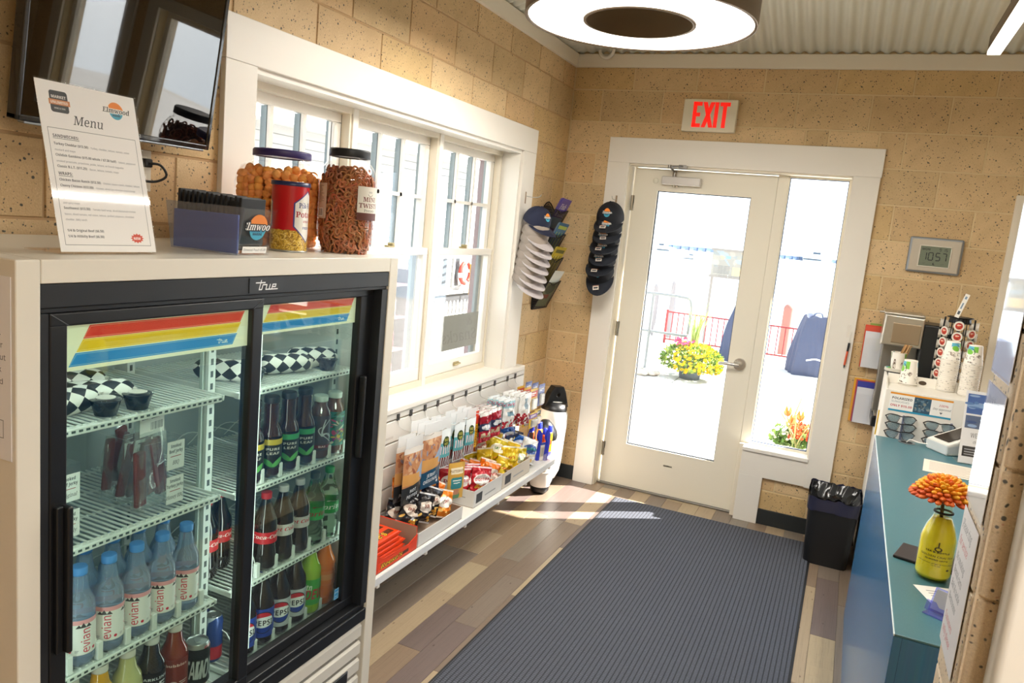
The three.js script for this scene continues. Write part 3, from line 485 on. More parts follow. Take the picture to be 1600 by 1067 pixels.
{
  const t = thing('bedding_plant', 'low clump of coral red and white flowers at the foot of the side glass', 'flower', [1.68, -0.05, -2.3]);
  scatter(t, 'foliage', leafGeo(0.06, 0.03), [leafM('#5f8a3a'), leafM('#86a552')], 260, () => [[rr(-0.26, 0.2), rr(0.02, 0.16), rr(-0.12, 0.16)], [rr(-1, 1), rnd() * 6, rr(-1, 1)], rr(0.7, 1.4)]);
  scatter(t, 'red_flowers', flowerGeo, [mat('#e8623d', 0.7, { side: THREE.DoubleSide }), mat('#f08a5a', 0.7, { side: THREE.DoubleSide })], 90, () => [[rr(-0.1, 0.16), rr(0.13, 0.24), rr(-0.06, 0.18)], [rr(0, 1), rnd() * 6, 0], rr(1.2, 2.2)]);
  scatter(t, 'white_flowers', flowerGeo, [mat('#f6f4ee', 0.7, { side: THREE.DoubleSide })], 50, () => [[rr(-0.28, -0.06), rr(0.1, 0.2), rr(0, 0.18)], [rr(0, 1), rnd() * 6, 0], rr(1, 1.6)]);
}
// yard west of the left windows: white house, picket fence, ring, posts
{
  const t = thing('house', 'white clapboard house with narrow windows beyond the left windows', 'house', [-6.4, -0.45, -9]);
  const clap = mat('#b4b3b0', 0.75);
  for (let k = 0; k < 22; k++) part(t, 'siding_board', box2(-0.03 + (k % 2) * 0.0, 0.0, 0.03 + k * 0.15, 0.17 + k * 0.15, -5, 6.4), clap, null, [0, 0, 0]);
  part(t, 'wall_body', box2(-3.0, -0.02, 0, 3.4, -5, 6.4), mat('#a9a7a2', 0.8));
  for (const z of [-1.42, -0.84, 0.6, 2.2, 4.6]) { const w = part(t, 'window', box2(-0.02, 0.05, 0.6, 1.3, z - 0.14, z + 0.14), mat('#b4b3b0', 0.75)); part(w, 'pane', box2(0.05, 0.054, 0.64, 1.26, z - 0.09, z + 0.09), mat('#1b2328', 0.4)); }
  part(t, 'shade_strip', box2(-0.01, 0.06, 0.0, 0.44, -5, 6.4), mat('#34363a', 0.8));  // dark box painted in as the shadow seen through the fence gaps
  part(t, 'porch_rail', box2(0.0, 0.12, 0.46, 0.53, -5, 6.4), mat('#8f8e8b', 0.8));
  part(t, 'roof', extr([[-3.4, 3.3], [0.5, 3.3], [-1.4, 4.6]], 12, 0).translate(0, 0, -5.3), mat('#b4b6b6', 0.85));
}
{
  const t = thing('life_ring', 'orange red and white ring hanging on the white house wall', 'life ring', [-6.26, 0.49, -10.66]);
  part(t, 'ring', new THREE.TorusGeometry(0.24, 0.045, 12, 32).rotateY(PI / 2), mat('#a83426', 0.6)); part(t, 'band', merge(...[0, 1, 2, 3].map((k) => new THREE.TorusGeometry(0.24, 0.048, 12, 6, 0.4).rotateZ(k * PI / 2).rotateY(PI / 2))), mat('#f5f1e8', 0.6));
  part(t, 'rope', tube([[0.07, 0.2, -0.1], [0.08, -0.1, -0.13], [0.08, -0.5, -0.12]], 0.02, 12, 6), mat('#b08a1a', 0.8));
}
{
  const t = thing('picket_fence', 'white picket fence in front of the white house', 'fence', [-5.2, -0.45, -10.5]);
  const pk = extr([[-0.04, 0], [0.04, 0], [0.04, 0.5], [0, 0.57], [-0.04, 0.5]], 0.02).rotateY(PI / 2);
  for (let k = 0; k < 56; k++) part(t, 'picket', pk, mat('#b5b3af', 0.7), [0, 0, k * 0.15]);
  for (const y of [0.14, 0.42]) part(t, 'rail', box2(-0.03, 0, y - 0.03, y + 0.03, -0.1, 8.4), mat('#8f8e8b', 0.7));
}
{
  const t = thing('porch_post', 'mauve brown timber porch post standing outside the corner window', 'post', [-1.6, -0.06, -2.06]);
  part(t, 'shaft', rbox2(-0.075, 0.075, 0.2, 2.55, -0.075, 0.075, 0.01), mat('#6a5a60', 0.8)); part(t, 'plinth', rbox2(-0.12, 0.12, 0, 0.22, -0.12, 0.12, 0.01), mat('#9d9296', 0.8)); part(t, 'capital', rbox2(-0.12, 0.12, 2.38, 2.5, -0.12, 0.12, 0.01), mat('#9d9296', 0.8));
}
{
  const t = thing('vending_stand', 'dark red stand stacked with goods outside the middle window', 'stand', [-3.2, -0.45, -2.75]);
  part(t, 'back_panel', rbox2(-0.3, -0.26, 0, 1.5, -0.35, 0.35, 0.005), mat('#432b30', 0.7)); for (const y of [0.1, 0.5, 0.9, 1.3]) part(t, 'shelf_board', rbox2(-0.28, 0.12, y, y + 0.03, -0.35, 0.35, 0.004), mat('#53343a', 0.7));
  for (const z of [-0.34, 0.34]) part(t, 'side_post', rbox2(-0.3, 0.12, 0, 1.5, z - 0.02, z + 0.02, 0.004), mat('#3a2b32', 0.7));
  for (let k = 0; k < 9; k++) part(t, 'bundle', rbox(0.2, rr(0.15, 0.25), 0.15, 0.03), mat(['#7a3f46', '#2c323d', '#8f7f79', '#5c262d'][k % 4], 0.7), [-0.08, 0.13 + 0.4 * Math.floor(k / 3) + 0.1, -0.2 + (k % 3) * 0.2]);
}
{
  const t = thing('mooring_buoy', 'bright orange mooring buoy lying on the ground outside the middle window', 'buoy', [-3.93, -0.29, -4.48]);
  part(t, 'float', new THREE.SphereGeometry(0.17, 24, 16).scale(1, 0.85, 1), mat('#8a2410', 0.5)); part(t, 'eye', new THREE.TorusGeometry(0.045, 0.016, 8, 18).translate(0, 0.17, 0), mat('#d8573c', 0.5)); part(t, 'line', tube([[0, 0.2, 0], [0.1, 0.3, -0.2], [0.05, 0.1, -0.5], [0.1, -0.15, -0.8]], 0.012, 24, 6), mat('#c6b8bd', 0.8));
}

// ---------------------------------------------------------------- glass-door merchandiser
const FX = 0.03, FZ = 2.918, FH = 1.606, FXF = 0.591, FZE = 4.114;
const blackPl = mat('#17191c', 0.38), blackSat = mat('#202327', 0.45), steelIn = mat('#cfd8d2', 0.35), wireW = mat('#e6ece6', 0.4), clearPl = mat('#ffffff', 0.04, { transmission: 1, thickness: 0, ior: 1.45 });
const fridgeWhite = mat('#e6e1d3', 0.35);
const fl = (g) => g.translate(-FX, 0, -FZ);
const fb = (...a) => fl(box2(...a)), frb = (...a) => fl(rbox2(...a));
function trueLogo(g, x, y, s, c) { g.fillStyle = c; g.strokeStyle = c; g.lineWidth = s * 0.13; g.lineJoin = 'round'; g.lineCap = 'round'; g.save(); g.translate(x, y); g.transform(1, 0, -0.32, 1, 0, 0);
  const p = (a) => { g.beginPath(); a.forEach((q, i) => (i ? g.lineTo(q[0] * s, q[1] * s) : g.moveTo(q[0] * s, q[1] * s))); g.stroke(); };
  p([[-0.6, -0.72], [0.75, -0.72]]); p([[0.1, -0.95], [0.1, 0], [0.5, 0]]); p([[0.5, 0], [0.5, -0.5], [1.0, -0.5]]); p([[1.1, -0.5], [1.1, 0], [1.6, 0], [1.6, -0.5]]); p([[1.6, 0], [2.0, 0]]); p([[2.0, -0.25], [2.5, -0.25], [2.5, -0.5], [2.0, -0.5], [2.0, 0], [2.9, 0]]); g.restore(); }
const bannerTex = tex(1024, 180, (g, w, h) => {
  g.fillStyle = '#efeccf'; g.fillRect(0, 0, w, h);
  [['#e23b2e', 12, 50, 120, 34], ['#e9bf1c', 64, 46, 90, 62], ['#1f86c9', 114, 50, 56, 96]].forEach(([c, y, t, x0, e], i) => { g.fillStyle = c; const q = (o) => { g.beginPath(); g.moveTo(x0 + o, y + o); g.lineTo(w - 26 - i * 24 - o, y + o); g.lineTo(w - 26 - i * 24 - 30 - o, y + t - o); g.lineTo(x0 - 30 + o, y + t - o); g.closePath(); }; q(0); g.fill(); g.strokeStyle = 'rgba(255,240,200,.55)'; g.lineWidth = 2; q(5); g.stroke(); });
  trueLogo(g, w - 200, 150, 22, '#f4f2e0');
});
const glassDoor = mat('#f1faf5', 0.0, { transmission: 1, thickness: 0, ior: 1.5 });
const fridge = thing('display_fridge', 'tall white two door display fridge with black frames full of drinks', 'fridge', [FX, 0, FZ]);
{
  const T = 0.045;
  part(fridge, 'side_panel', frb(FX, FXF, 0.03, FH, FZE - T, FZE, 0.003), fridgeWhite);
  part(fridge, 'side_panel', frb(FX, FXF, 0.03, FH, FZ, FZ + T, 0.003), fridgeWhite);
  part(fridge, 'top_panel', frb(FX, FXF, 1.563, FH, FZ + T + 0.0006, FZE - T - 0.0006, 0.002), fridgeWhite);
  part(fridge, 'back_panel', fb(FX, FX + 0.05, 0.05, 1.563, FZ + T, FZE - T), mat('#aab5b3', 0.45));
  part(fridge, 'inner_liner', merge(fb(FX + 0.05, 0.55, 0.44, 1.50, FZ + T, FZ + T + 0.006), fb(FX + 0.05, 0.55, 0.44, 1.50, FZE - T - 0.006, FZE - T), fb(FX + 0.05, 0.55, 1.5, 1.508, FZ + T, FZE - T), fb(FX + 0.05, 0.55, 0.42, 0.434, FZ + T, FZE - T)), mat('#c3cbc8', 0.4));
  part(fridge, 'base_deck', fb(FX + 0.05, 0.56, 0.08, 0.42, FZ + T, FZE - T), mat('#1d1f21', 0.7));
  part(fridge, 'header', merge(frb(0.52, FXF - 0.002, 1.518, 1.562, FZ + T, FZE - T, 0.002), frb(0.52, FXF - 0.008, 1.508, 1.518, FZ + T, FZE - T, 0.002)), blackSat);
  const lt = tex(320, 96, (g, w, h) => { g.fillStyle = '#202327'; g.fillRect(0, 0, w, h); trueLogo(g, 82, 76, 62, '#f4f6f6'); });
  part(fridge, 'logo_badge', uvFit(fl(sheet(0.118, 0.036, 0.0015).rotateY(PI / 2).translate(FXF - 0.001, 1.541, 3.5)), 'z', 'y'), mat('#ffffff', 0.4, { map: lt }));
  { const m = fridge.children.at(-1), uv = m.geometry.attributes.uv; for (let i = 0; i < uv.count; i++) uv.setX(i, 1 - uv.getX(i)); }
  part(fridge, 'sill_rail', merge(frb(0.5, FXF, 0.41, 0.452, FZ + T, FZE - T, 0.004), frb(0.5, 0.582, 0.452, 0.47, FZ + T, FZE - T, 0.003)), blackPl);
  part(fridge, 'door_track', fb(0.505, 0.588, 0.47, 1.508, FZE - T - 0.016, FZE - T), blackSat); part(fridge, 'door_track', fb(0.505, 0.588, 0.47, 1.508, FZ + T, FZ + T + 0.03), blackSat);
  // sliding doors
  const sash = (x0, x1, z0, z1, y0, y1, sl, sr, b, tp) => merge(frb(x0, x1, y0, y0 + b, z0, z1, 0.004), frb(x0, x1, y1 - tp, y1, z0, z1, 0.004), frb(x0, x1 - 0.0006, y0 + b - 0.004, y1 - tp + 0.004, z0, z0 + sr, 0.004), frb(x0, x1 - 0.0006, y0 + b - 0.004, y1 - tp + 0.004, z1 - sl, z1, 0.004));
  const banner = (d, x, z0, z1, y0, y1) => { const p = part(d, 'banner_sign', uvFit(fb(x - 0.006, x, y0, y1, z0, z1), 'z', 'y'), new THREE.MeshStandardMaterial({ map: bannerTex, roughness: 0.5, emissive: 0xffffff, emissiveMap: bannerTex, emissiveIntensity: 0.28 })), uv = p.geometry.attributes.uv; for (let i = 0; i < uv.count; i++) uv.setX(i, 1 - uv.getX(i)); };
  const dl = part(fridge, 'door', sash(0.562, 0.587, 3.502, 4.05, 0.472, 1.508, 0.036, 0.036, 0.03, 0.026), blackPl);
  part(dl, 'door_glass', fb(0.572, 0.576, 0.5, 1.484, 3.536, 4.016), glassDoor);
  part(dl, 'handle', merge(frb(0.586, 0.612, 0.84, 1.14, 4.018, 4.03, 0.004), frb(0.586, 0.6, 0.84, 1.14, 4.03, 4.044, 0.003)), blackPl);
  banner(dl, 0.571, 3.538, 4.014, 1.392, 1.484);
  part(dl, 'corner_joint', merge(fl(rod([0.5875, 1.484, 4.014], [0.5875, 1.507, 4.049], 0.0008, 5)), fl(rod([0.5875, 1.484, 3.538], [0.5875, 1.507, 3.503], 0.0008, 5))), mat('#5a5f64', 0.4));
  const dr = part(fridge, 'door', sash(0.528, 0.556, 2.992, 3.512, 0.472, 1.508, 0.04, 0.062, 0.03, 0.024), blackPl);
  part(dr, 'door_glass', fb(0.538, 0.542, 0.5, 1.486, 3.05, 3.474), glassDoor);
  part(dr, 'handle', merge(frb(0.556, 0.578, 0.98, 1.24, 3.028, 3.04, 0.004), frb(0.556, 0.568, 0.98, 1.24, 3.016, 3.028, 0.003)), blackPl);
  banner(dr, 0.537, 3.052, 3.472, 1.405, 1.486);
  { const st = tex(64, 96, (g, w, h) => { g.fillStyle = '#2a8fc4'; g.fillRect(0, 0, w, h); g.strokeStyle = '#d9eef8'; g.lineWidth = 3; g.strokeRect(5, 5, w - 10, h - 10); g.fillStyle = '#fff'; g.font = 'italic 20px serif'; g.fillText('energy', 6, 40); g.font = 'bold 11px sans-serif'; g.fillText('STAR', 16, 74); });
    const p = part(dr, 'rating_sticker', uvFit(fb(0.542, 0.5425, 0.512, 0.548, 3.055, 3.078), 'z', 'y'), mat('#fff', 0.5, { map: st })), uv = p.geometry.attributes.uv; for (let i = 0; i < uv.count; i++) uv.setX(i, 1 - uv.getX(i)); }
  // louvred grille
  part(fridge, 'grille_backing', fb(0.54, 0.552, 0.06, 0.41, FZ + T, FZE - T), blackPl);
  for (let k = 0; k < 5; k++) part(fridge, 'louver', fl(extr([[0, 0], [0.03, 0.016], [0.03, 0.05], [0.024, 0.056], [0, 0.046]], FZE - FZ - 2 * T - 0.03, 0.002).translate(0.553, 0.34 - k * 0.062, FZ + T + 0.012)), mat('#dcd9cf', 0.4));
  { const bt = tex(256, 72, (g, w, h) => { g.fillStyle = '#1d2023'; g.fillRect(0, 0, w, h); g.strokeStyle = '#8b8f92'; g.lineWidth = 4; g.strokeRect(4, 4, w - 8, h - 8); trueLogo(g, 78, 54, 36, '#eceeee'); });
    const p = part(fridge, 'grille_badge', uvFit(fl(rbox2(0.584, 0.588, 0.222, 0.262, 3.04, 3.17, 0.001)), 'z', 'y'), mat('#fff', 0.4, { map: bt })), uv = p.geometry.attributes.uv; for (let i = 0; i < uv.count; i++) uv.setX(i, 1 - uv.getX(i)); }
  for (const x of [0.1, 0.5]) for (const z of [FZ + 0.1, FZE - 0.1]) part(fridge, 'caster', fl(cyl(0.015, 0.015, 0.03, 12).rotateX(PI / 2).translate(x, 0.0151, z)), blackPl);
  // pilasters, shelves
  const holes = tex(32, 128, (g, w, h) => { g.fillStyle = '#c9cfca'; g.fillRect(0, 0, w, h); g.fillStyle = '#3b4341'; for (let k = 0; k < 4; k++) g.fillRect(10, k * 32 + 8, 12, 16); }, { rep: [1, 8] });
  const pil = (x, z) => { const g = uvFit(box2(x - 0.01, x, 0.45, 1.5, z - 0.012, z + 0.012), 'z', 'y'); part(fridge, 'pilaster', fl(g), mat('#ffffff', 0.4, { map: holes })); };
  pil(0.415, 3.492); pil(0.12, 3.492); pil(0.42, 2.978); pil(0.12, 4.05); pil(0.42, 4.055);
  part(fridge, 'pilaster_post', fb(0.395, 0.405, 0.45, 1.5, 3.47, 3.514), mat('#aebbb4', 0.4));
  const shelf = (z0, z1, y, tag) => {
    const s = part(fridge, 'shelf', fl(rbox2(0.462, 0.482, y - 0.02, y - 0.004, z0, z1, 0.003)), wireW), gs = [], n = Math.round((z1 - z0) / 0.0165);
    for (let k = 0; k <= n; k++) { const z = z0 + (z1 - z0) * k / n; gs.push(fl(rod([0.09, y - 0.003, z], [0.474, y - 0.003, z], 0.0027, 6))); }
    for (const x of [0.1, 0.22, 0.34]) gs.push(fl(rod([x, y - 0.0085, z0], [x, y - 0.0085, z1], 0.003, 6)));
    part(s, 'wire_grid', merge(gs), wireW);
    const sl = []; for (let k = 0; k < n; k += 1) sl.push(fl(box(0.0006, 0.005, 0.009, 0.4824, y - 0.0115, z0 + (z1 - z0) * (k + 0.5) / n))); part(s, 'rail_slots', merge(sl), mat('#4a5752', 0.6)).userData.kind = 'stuff';
    part(s, 'end_cap', merge(fl(rbox2(0.09, 0.485, y - 0.016, y - 0.002, z0 - 0.004, z0 + 0.002, 0.002)), fl(rbox2(0.09, 0.485, y - 0.016, y - 0.002, z1 - 0.002, z1 + 0.004, 0.002))), wireW);
    return s;
  };
  for (const y of [1.25, 0.985, 0.695, 0.455]) shelf(3.52, 4.05, y);
  for (const y of [1.245, 0.967, 0.687, 0.452]) shelf(2.975, 3.462, y);
  const lanes = (z0, z1, y, n) => { for (let k = 0; k <= n; k++) { const z = z0 + (z1 - z0) * k / n;
      part(fridge, 'lane_divider', merge(fl(rbox2(0.468, 0.482, y, y + 0.042, z - 0.007, z + 0.007, 0.002)), fl(tube([[0.47, y + 0.035, z], [0.44, y + 0.085, z], [0.38, y + 0.09, z], [0.2, y + 0.09, z], [0.12, y + 0.02, z]], 0.0017, 20, 5))), wireW);
      if (k < n) part(fridge, 'lane_stop', fl(rbox2(0.477, 0.4785, y + 0.002, y + 0.034, z + 0.008, z + (z1 - z0) / n - 0.008, 0.0006)), clearPl); } };
  lanes(3.565, 3.93, 0.695, 5); lanes(2.99, 3.36, 0.967, 5); lanes(2.99, 3.36, 0.687, 5); lanes(2.99, 3.43, 0.452, 6);
  // lamp tubes: under the header and up the right liner
  const tubeM = new THREE.MeshStandardMaterial({ color: 0xffffff, emissive: new THREE.Color(0.9, 1, 0.95), emissiveIntensity: 1.0 });
  part(fridge, 'lamp_tube', fl(rod([0.5, 1.495, 3.0], [0.5, 1.495, 4.04], 0.008, 10)), tubeM);
  part(fridge, 'lamp_tube', fl(rod([0.51, 0.6, 2.974], [0.51, 1.45, 2.974], 0.006, 10)), tubeM);
  for (const [x, y, z, p, c] of [[0.47, 1.475, 3.78, 0.05, 0xf2f8f4], [0.47, 1.475, 3.25, 0.05, 0xf2f8f4]]) { const l = new THREE.PointLight(c, p, 0, 2); l.position.set(x - FX, y, z - FZ); l.castShadow = true; l.shadow.radius = 1; fridge.add(l); }
  { const s = new THREE.RectAreaLight(0xe4f5ea, 7, 0.012, 0.84); s.position.set(0.505 - FX, 1.02, 2.983 - FZ); s.rotation.set(0, PI - 0.7, 0); fridge.add(s); }
  // upright strips added out of sight behind the stiles to brighten the bottles
  for (const [x, z, ry] of [[0.515, 3.442, 2.2], [0.515, 3.434, 0.94], [0.545, 4.035, 1.0]]) { part(fridge, 'added_lamp_strip', fl(rod([x + 0.004, 0.52, z], [x + 0.004, 1.45, z], 0.005, 8)), tubeM); const s = new THREE.RectAreaLight(0xf4faf6, 14, 0.01, 0.92); s.position.set(x - 0.004 - FX, 0.985, z - FZ + (ry > 1.57 ? 0.004 : -0.004)); s.rotation.set(0, ry, 0); fridge.add(s); }
  { const nt = tex(256, 512, (g, w, h) => { g.fillStyle = '#f3f3f6'; g.fillRect(0, 0, w, h); g.fillStyle = '#6d7078'; g.font = '22px sans-serif'; ['Store Policy', '', 'All drinks and food', 'are for personal use.', 'Please close the door', 'firmly behind you, but', 'not on others. Thank', 'you for shopping and', 'visit us again soon.'].forEach((s, i) => g.fillText(s, 20, 60 + i * 34)); g.strokeStyle = '#8b8d94'; g.lineWidth = 2; g.strokeRect(120, 400, 110, 50); g.fillText('Manager', 128, 434); });
    solo('paper_notice', 'white printed paper notice taped to the near side of the fridge', 'notice', sheet(0.216, 0.33, 0.0012), mat('#ffffff', 0.7, { map: nt }), [0.472, 1.41, FZE + 0.001]); }
}
// ---------------------------------------------------------------- goods in the fridge
const water = mat('#c3d9f4', 0.03, { transmission: 0.72, thickness: 0.05, ior: 1.33, attenuationColor: new THREE.Color(0.7, 0.84, 1.0), attenuationDistance: 0.12 });
function cylLabel(r, h, y) { return cyl(r, r, h, 36, true).translate(0, y, 0); }
function bottle(name, label, category, o, group) {
  const t = thing(name, label, category, [0, 0, 0], 0, group), R = o.r, H = o.h, n = o.neck ?? 0.0125, s = o.shoulder ?? 0.62, L = o.label;
  const W = o.waist ?? 1;
  part(t, 'body', lathe([[0.0001, 0.004], [R * 0.55, 0.0], [R * 0.86, 0.003], [R, 0.014], [R, H * 0.2], [R * W, H * 0.34], [R * W, H * 0.42], [R, H * 0.52], [R, H * s], [R * 0.93, H * (s + 0.07)], [R * 0.62, H * (s + 0.17)], [n * 1.15, H * 0.89], [n, H * 0.92], [n, H * 0.955], [0.0001, H * 0.957]], 30), o.liquid);
  if (L) part(t, 'label', cylLabel((o.lr ?? R) * 1.012 + 0.0004, L[1] - L[0], (L[0] + L[1]) / 2), mat('#ffffff', 0.42, { map: o.tex, ...(o.clear ? { transparent: true, alphaTest: 0.4 } : {}) }));
  const cr = n * 1.22; part(t, 'cap', lathe([[0.0001, H], [cr * 0.9, H], [cr, H - 0.003], [cr, H - 0.016], [cr * 0.97, H - 0.019], [n, H - 0.019]], 24), mat(o.cap, 0.4)); 
  return t;
}
const face = (deg) => (deg - 180) * D2R;                                    // turns the middle of a label to the given heading
const wrap = (w, h, f, off = 0.25) => { const t = tex(w, h, f); t.offset.x = off; return t; };
const evianT = wrap(512, 208, (g, w, h) => { g.fillStyle = '#f3f2ee'; g.fillRect(0, 0, w, h); g.fillStyle = '#f3a9ad'; g.fillRect(0, 0, w, 26); for (let k = 0; k < 4; k++) { const x = k * 128; g.fillStyle = '#39393c'; for (const [a, b] of [[26, 20], [48, 30], [76, 22]]) { g.beginPath(); g.moveTo(x + a - 16, 46); g.lineTo(x + a, 46 - b); g.lineTo(x + a + 16, 46); g.fill(); } g.save(); g.translate(x + 84, h - 8); g.rotate(-PI / 2); g.fillStyle = '#d3243f'; g.font = '66px sans-serif'; g.fillText('evian', 0, 0, 152); g.restore(); g.fillStyle = '#d3243f'; g.beginPath(); g.arc(x + 108, 184, 9, 0, 7); g.fill(); g.fillStyle = '#8d9097'; g.fillRect(x + 6, 178, 20, 3); g.fillRect(x + 6, 186, 16, 3); } }, 0.07);
const evianO = { r: 0.0325, h: 0.226, liquid: water, cap: '#5a9be6', label: [0.03, 0.112], tex: evianT, neck: 0.0135, shoulder: 0.58 };
const bx = 0.448;
const evian0 = bottle('water_bottle', 'water bottle with blue cap, first at the left end of the front row', 'bottle', evianO, 'water bottles on the third fridge shelf');
evian0.position.set(bx, 0.6955, 3.885); evian0.rotation.y = face(60);
['second water bottle from the left in the front row', 'middle water bottle of the front row with white and red label', 'fourth water bottle from the left in the front row', 'last water bottle of the front row, beside the shelf end'].forEach((l, i) => copyOf(evian0, l, [bx, 0.6955, 3.812 - i * 0.0735], face(62 + i * 2)));
['leftmost', 'second', 'third', 'fourth', 'last'].forEach((w, i) => copyOf(evian0, `water bottle behind the front row, ${w} blue cap showing at the back`, [bx - 0.082, 0.6955, 3.885 - i * 0.0735], face(70)));
// fourth shelf, left: juices and cans
const juiceT = (bg, fg, a, b) => wrap(256, 160, (g, w, h) => { g.fillStyle = bg; g.fillRect(0, 0, w, h); g.fillStyle = fg; g.textAlign = 'center'; for (const x of [64, 192]) { g.font = 'bold 18px sans-serif'; g.fillText(a, x, 38); g.font = 'bold 52px sans-serif'; g.fillText(b, x, 88); g.beginPath(); g.arc(x - 10, 126, 12, 0, 7); g.fill(); g.fillRect(x + 8, 118, 30, 4); g.fillRect(x + 8, 128, 24, 4); } });
const jo = (liquid, cap, t) => ({ r: 0.0335, h: 0.2, liquid: mat(liquid, 0.08, { clearcoat: 1 }), cap, label: [0.03, 0.115], tex: t, neck: 0.015, shoulder: 0.6 });
[['yellow juice bottle with a white cap on the bottom shelf, left end', '#e2a21c', '#e8e5da', juiceT('#e2a21c', '#f7e7b0', 'SPARKLING', 'ICE'), 3.9], ['yellow orange juice bottle beside the pale green one', '#e0a526', '#e8e5da', juiceT('#dda023', '#f7ecc5', 'SPARKLING', 'ICE'), 3.826], ['pale green juice bottle with a white cap', '#c9c98a', '#e8e5da', juiceT('#bfc084', '#f4f4dc', 'SPARKLING', 'ICE'), 3.752], ['black drink bottle with white lettering and a white cap', '#1c1c20', '#dfe0de', juiceT('#1a1b20', '#e9ecef', 'SPARKLING', 'ICE'), 3.683], ['red brown juice bottle with a white cap', '#8b3527', '#e4e0d8', juiceT('#87352a', '#f2d9cf', 'bubbles', '◦◦'), 3.612]].forEach(([l, c, cap, t, z]) => { const b = bottle('juice_bottle', l, 'bottle', jo(c, cap, t), 'juices on the lowest visible fridge shelf'); b.position.set(0.44, 0.4555, z); b.rotation.y = face(60 + 0); });
function can(label, t, at, deg, r = 0.033, h = 0.122) {
  const c = thing('drink_can', label, 'can', at, face(deg));
  part(c, 'wall', lathe([[r * 0.8, 0], [r * 0.82, 0.002], [r, 0.012], [r, h - 0.014], [r * 0.84, h - 0.003]], 32), mat('#ffffff', 0.3, { map: t, metalness: 0.25 }));
  part(c, 'lid', lathe([[0.0001, h - 0.006], [r * 0.76, h - 0.006], [r * 0.8, h - 0.001], [r * 0.84, h], [r * 0.85, h - 0.003]], 32), mat('#b9bec0', 0.3, { metalness: 0.85 })); part(c, 'pull_tab', rbox(0.012, 0.0015, 0.022, 0.0006).translate(0, h - 0.0045, 0.004), mat('#b9bec0', 0.3, { metalness: 0.85 })); part(c, 'bottom', lathe([[0.0001, 0.006], [r * 0.7, 0.003], [r * 0.8, 0]], 24), mat('#b9bec0', 0.3, { metalness: 0.85 }));
  return c;
}
const canT = tex(256, 160, (g, w, h) => { g.fillStyle = '#9aa09c'; g.fillRect(0, 0, w, h); g.fillStyle = '#17221c'; g.fillRect(0, 34, w, 60); g.textAlign = 'center'; for (const x of [64, 192]) { g.fillStyle = '#c8232c'; g.font = 'bold italic 24px sans-serif'; g.fillText('DIET', x - 26, 34); g.fillStyle = '#e7ece8'; g.font = 'bold italic 30px sans-serif'; g.fillText('MOUNTAIN', x, 74); g.fillStyle = '#d21f2a'; g.font = 'bold italic 58px sans-serif'; g.fillText('DEW', x, 132); } });
can('silver diet soda can with red and black lettering', canT, [0.45, 0.4555, 3.545], 60);
const canB = tex(128, 96, (g, w, h) => { g.fillStyle = '#27427f'; g.fillRect(0, 0, w, h); g.fillStyle = '#b9c2cd'; g.beginPath(); g.moveTo(0, 0); g.lineTo(64, 0); g.lineTo(0, h); g.fill(); g.beginPath(); g.moveTo(128, h); g.lineTo(64, h); g.lineTo(128, 0); g.fill(); g.fillStyle = '#c92a35'; g.fillRect(40, 40, 48, 14); });
can('slim blue and silver energy drink can behind the shelf post', canB, [0.4, 0.4525, 3.44], 60, 0.026, 0.135);
can('slim blue energy drink can standing behind the other slim one', canB, [0.34, 0.4525, 3.43], 60, 0.026, 0.135);
// sandwiches in checked paper
const checkT = tex(128, 128, (g, w, h) => { g.fillStyle = '#e9e9e2'; g.fillRect(0, 0, w, h); g.fillStyle = '#16181b'; g.beginPath(); g.moveTo(64, 0); g.lineTo(128, 64); g.lineTo(64, 128); g.lineTo(0, 64); g.fill(); });
const checkM = mat('#ffffff', 0.55, { map: checkT });
function sandwich(label, at, ry, l = 0.2, r = 0.036) {
  const t = thing('wrapped_sandwich', label, 'sandwich', at, ry, 'sandwiches in checked paper');
  const g = new THREE.CapsuleGeometry(r, l - 2 * r, 8, 22, 1).rotateZ(PI / 2).scale(1, 0.82, 1).translate(0, r * 0.82, 0), p = g.attributes.position, uv = g.attributes.uv;
  for (let i = 0; i < p.count; i++) { const x = p.getX(i), y = p.getY(i) - r * 0.82, z = p.getZ(i), k = 1 + noise.noise(x * 24, y * 24 + at[2] * 9, z * 24) * 0.1; p.setXYZ(i, x, y * k + r * 0.82, z * k); uv.setXY(i, x / 0.042, Math.atan2(z, y) * r / 0.042); }
  g.computeVertexNormals(); part(t, 'paper_wrap', g, checkM);
  part(t, 'folded_end', merge(extr([[-0.02, 0], [0.02, 0], [0.028, 0.03], [-0.028, 0.03]], 0.006, 0.001).rotateY(PI / 2).translate(l / 2 - 0.012, 0.012, 0)), checkM); return t;
}
sandwich('checked paper sandwich lying in front on the top left shelf', [0.41, 1.2503, 3.93], 1.75, 0.25);
sandwich('checked paper sandwich at the middle of the top left shelf', [0.365, 1.2503, 3.83], 1.2, 0.24);
sandwich('checked paper sandwich at the back of the top left shelf', [0.25, 1.2503, 3.8], 1.3, 0.22);
sandwich('checked paper sandwich seen past the shelf post in the right half', [0.36, 1.2453, 3.39], 0.5, 0.17);
sandwich('checked paper sandwich behind the sign of the right door, nearer one', [0.4, 1.2453, 3.2], 1.2, 0.17);
sandwich('checked paper sandwich at the far end of the right top shelf', [0.4, 1.2453, 3.075], 1.0, 0.16, 0.04);
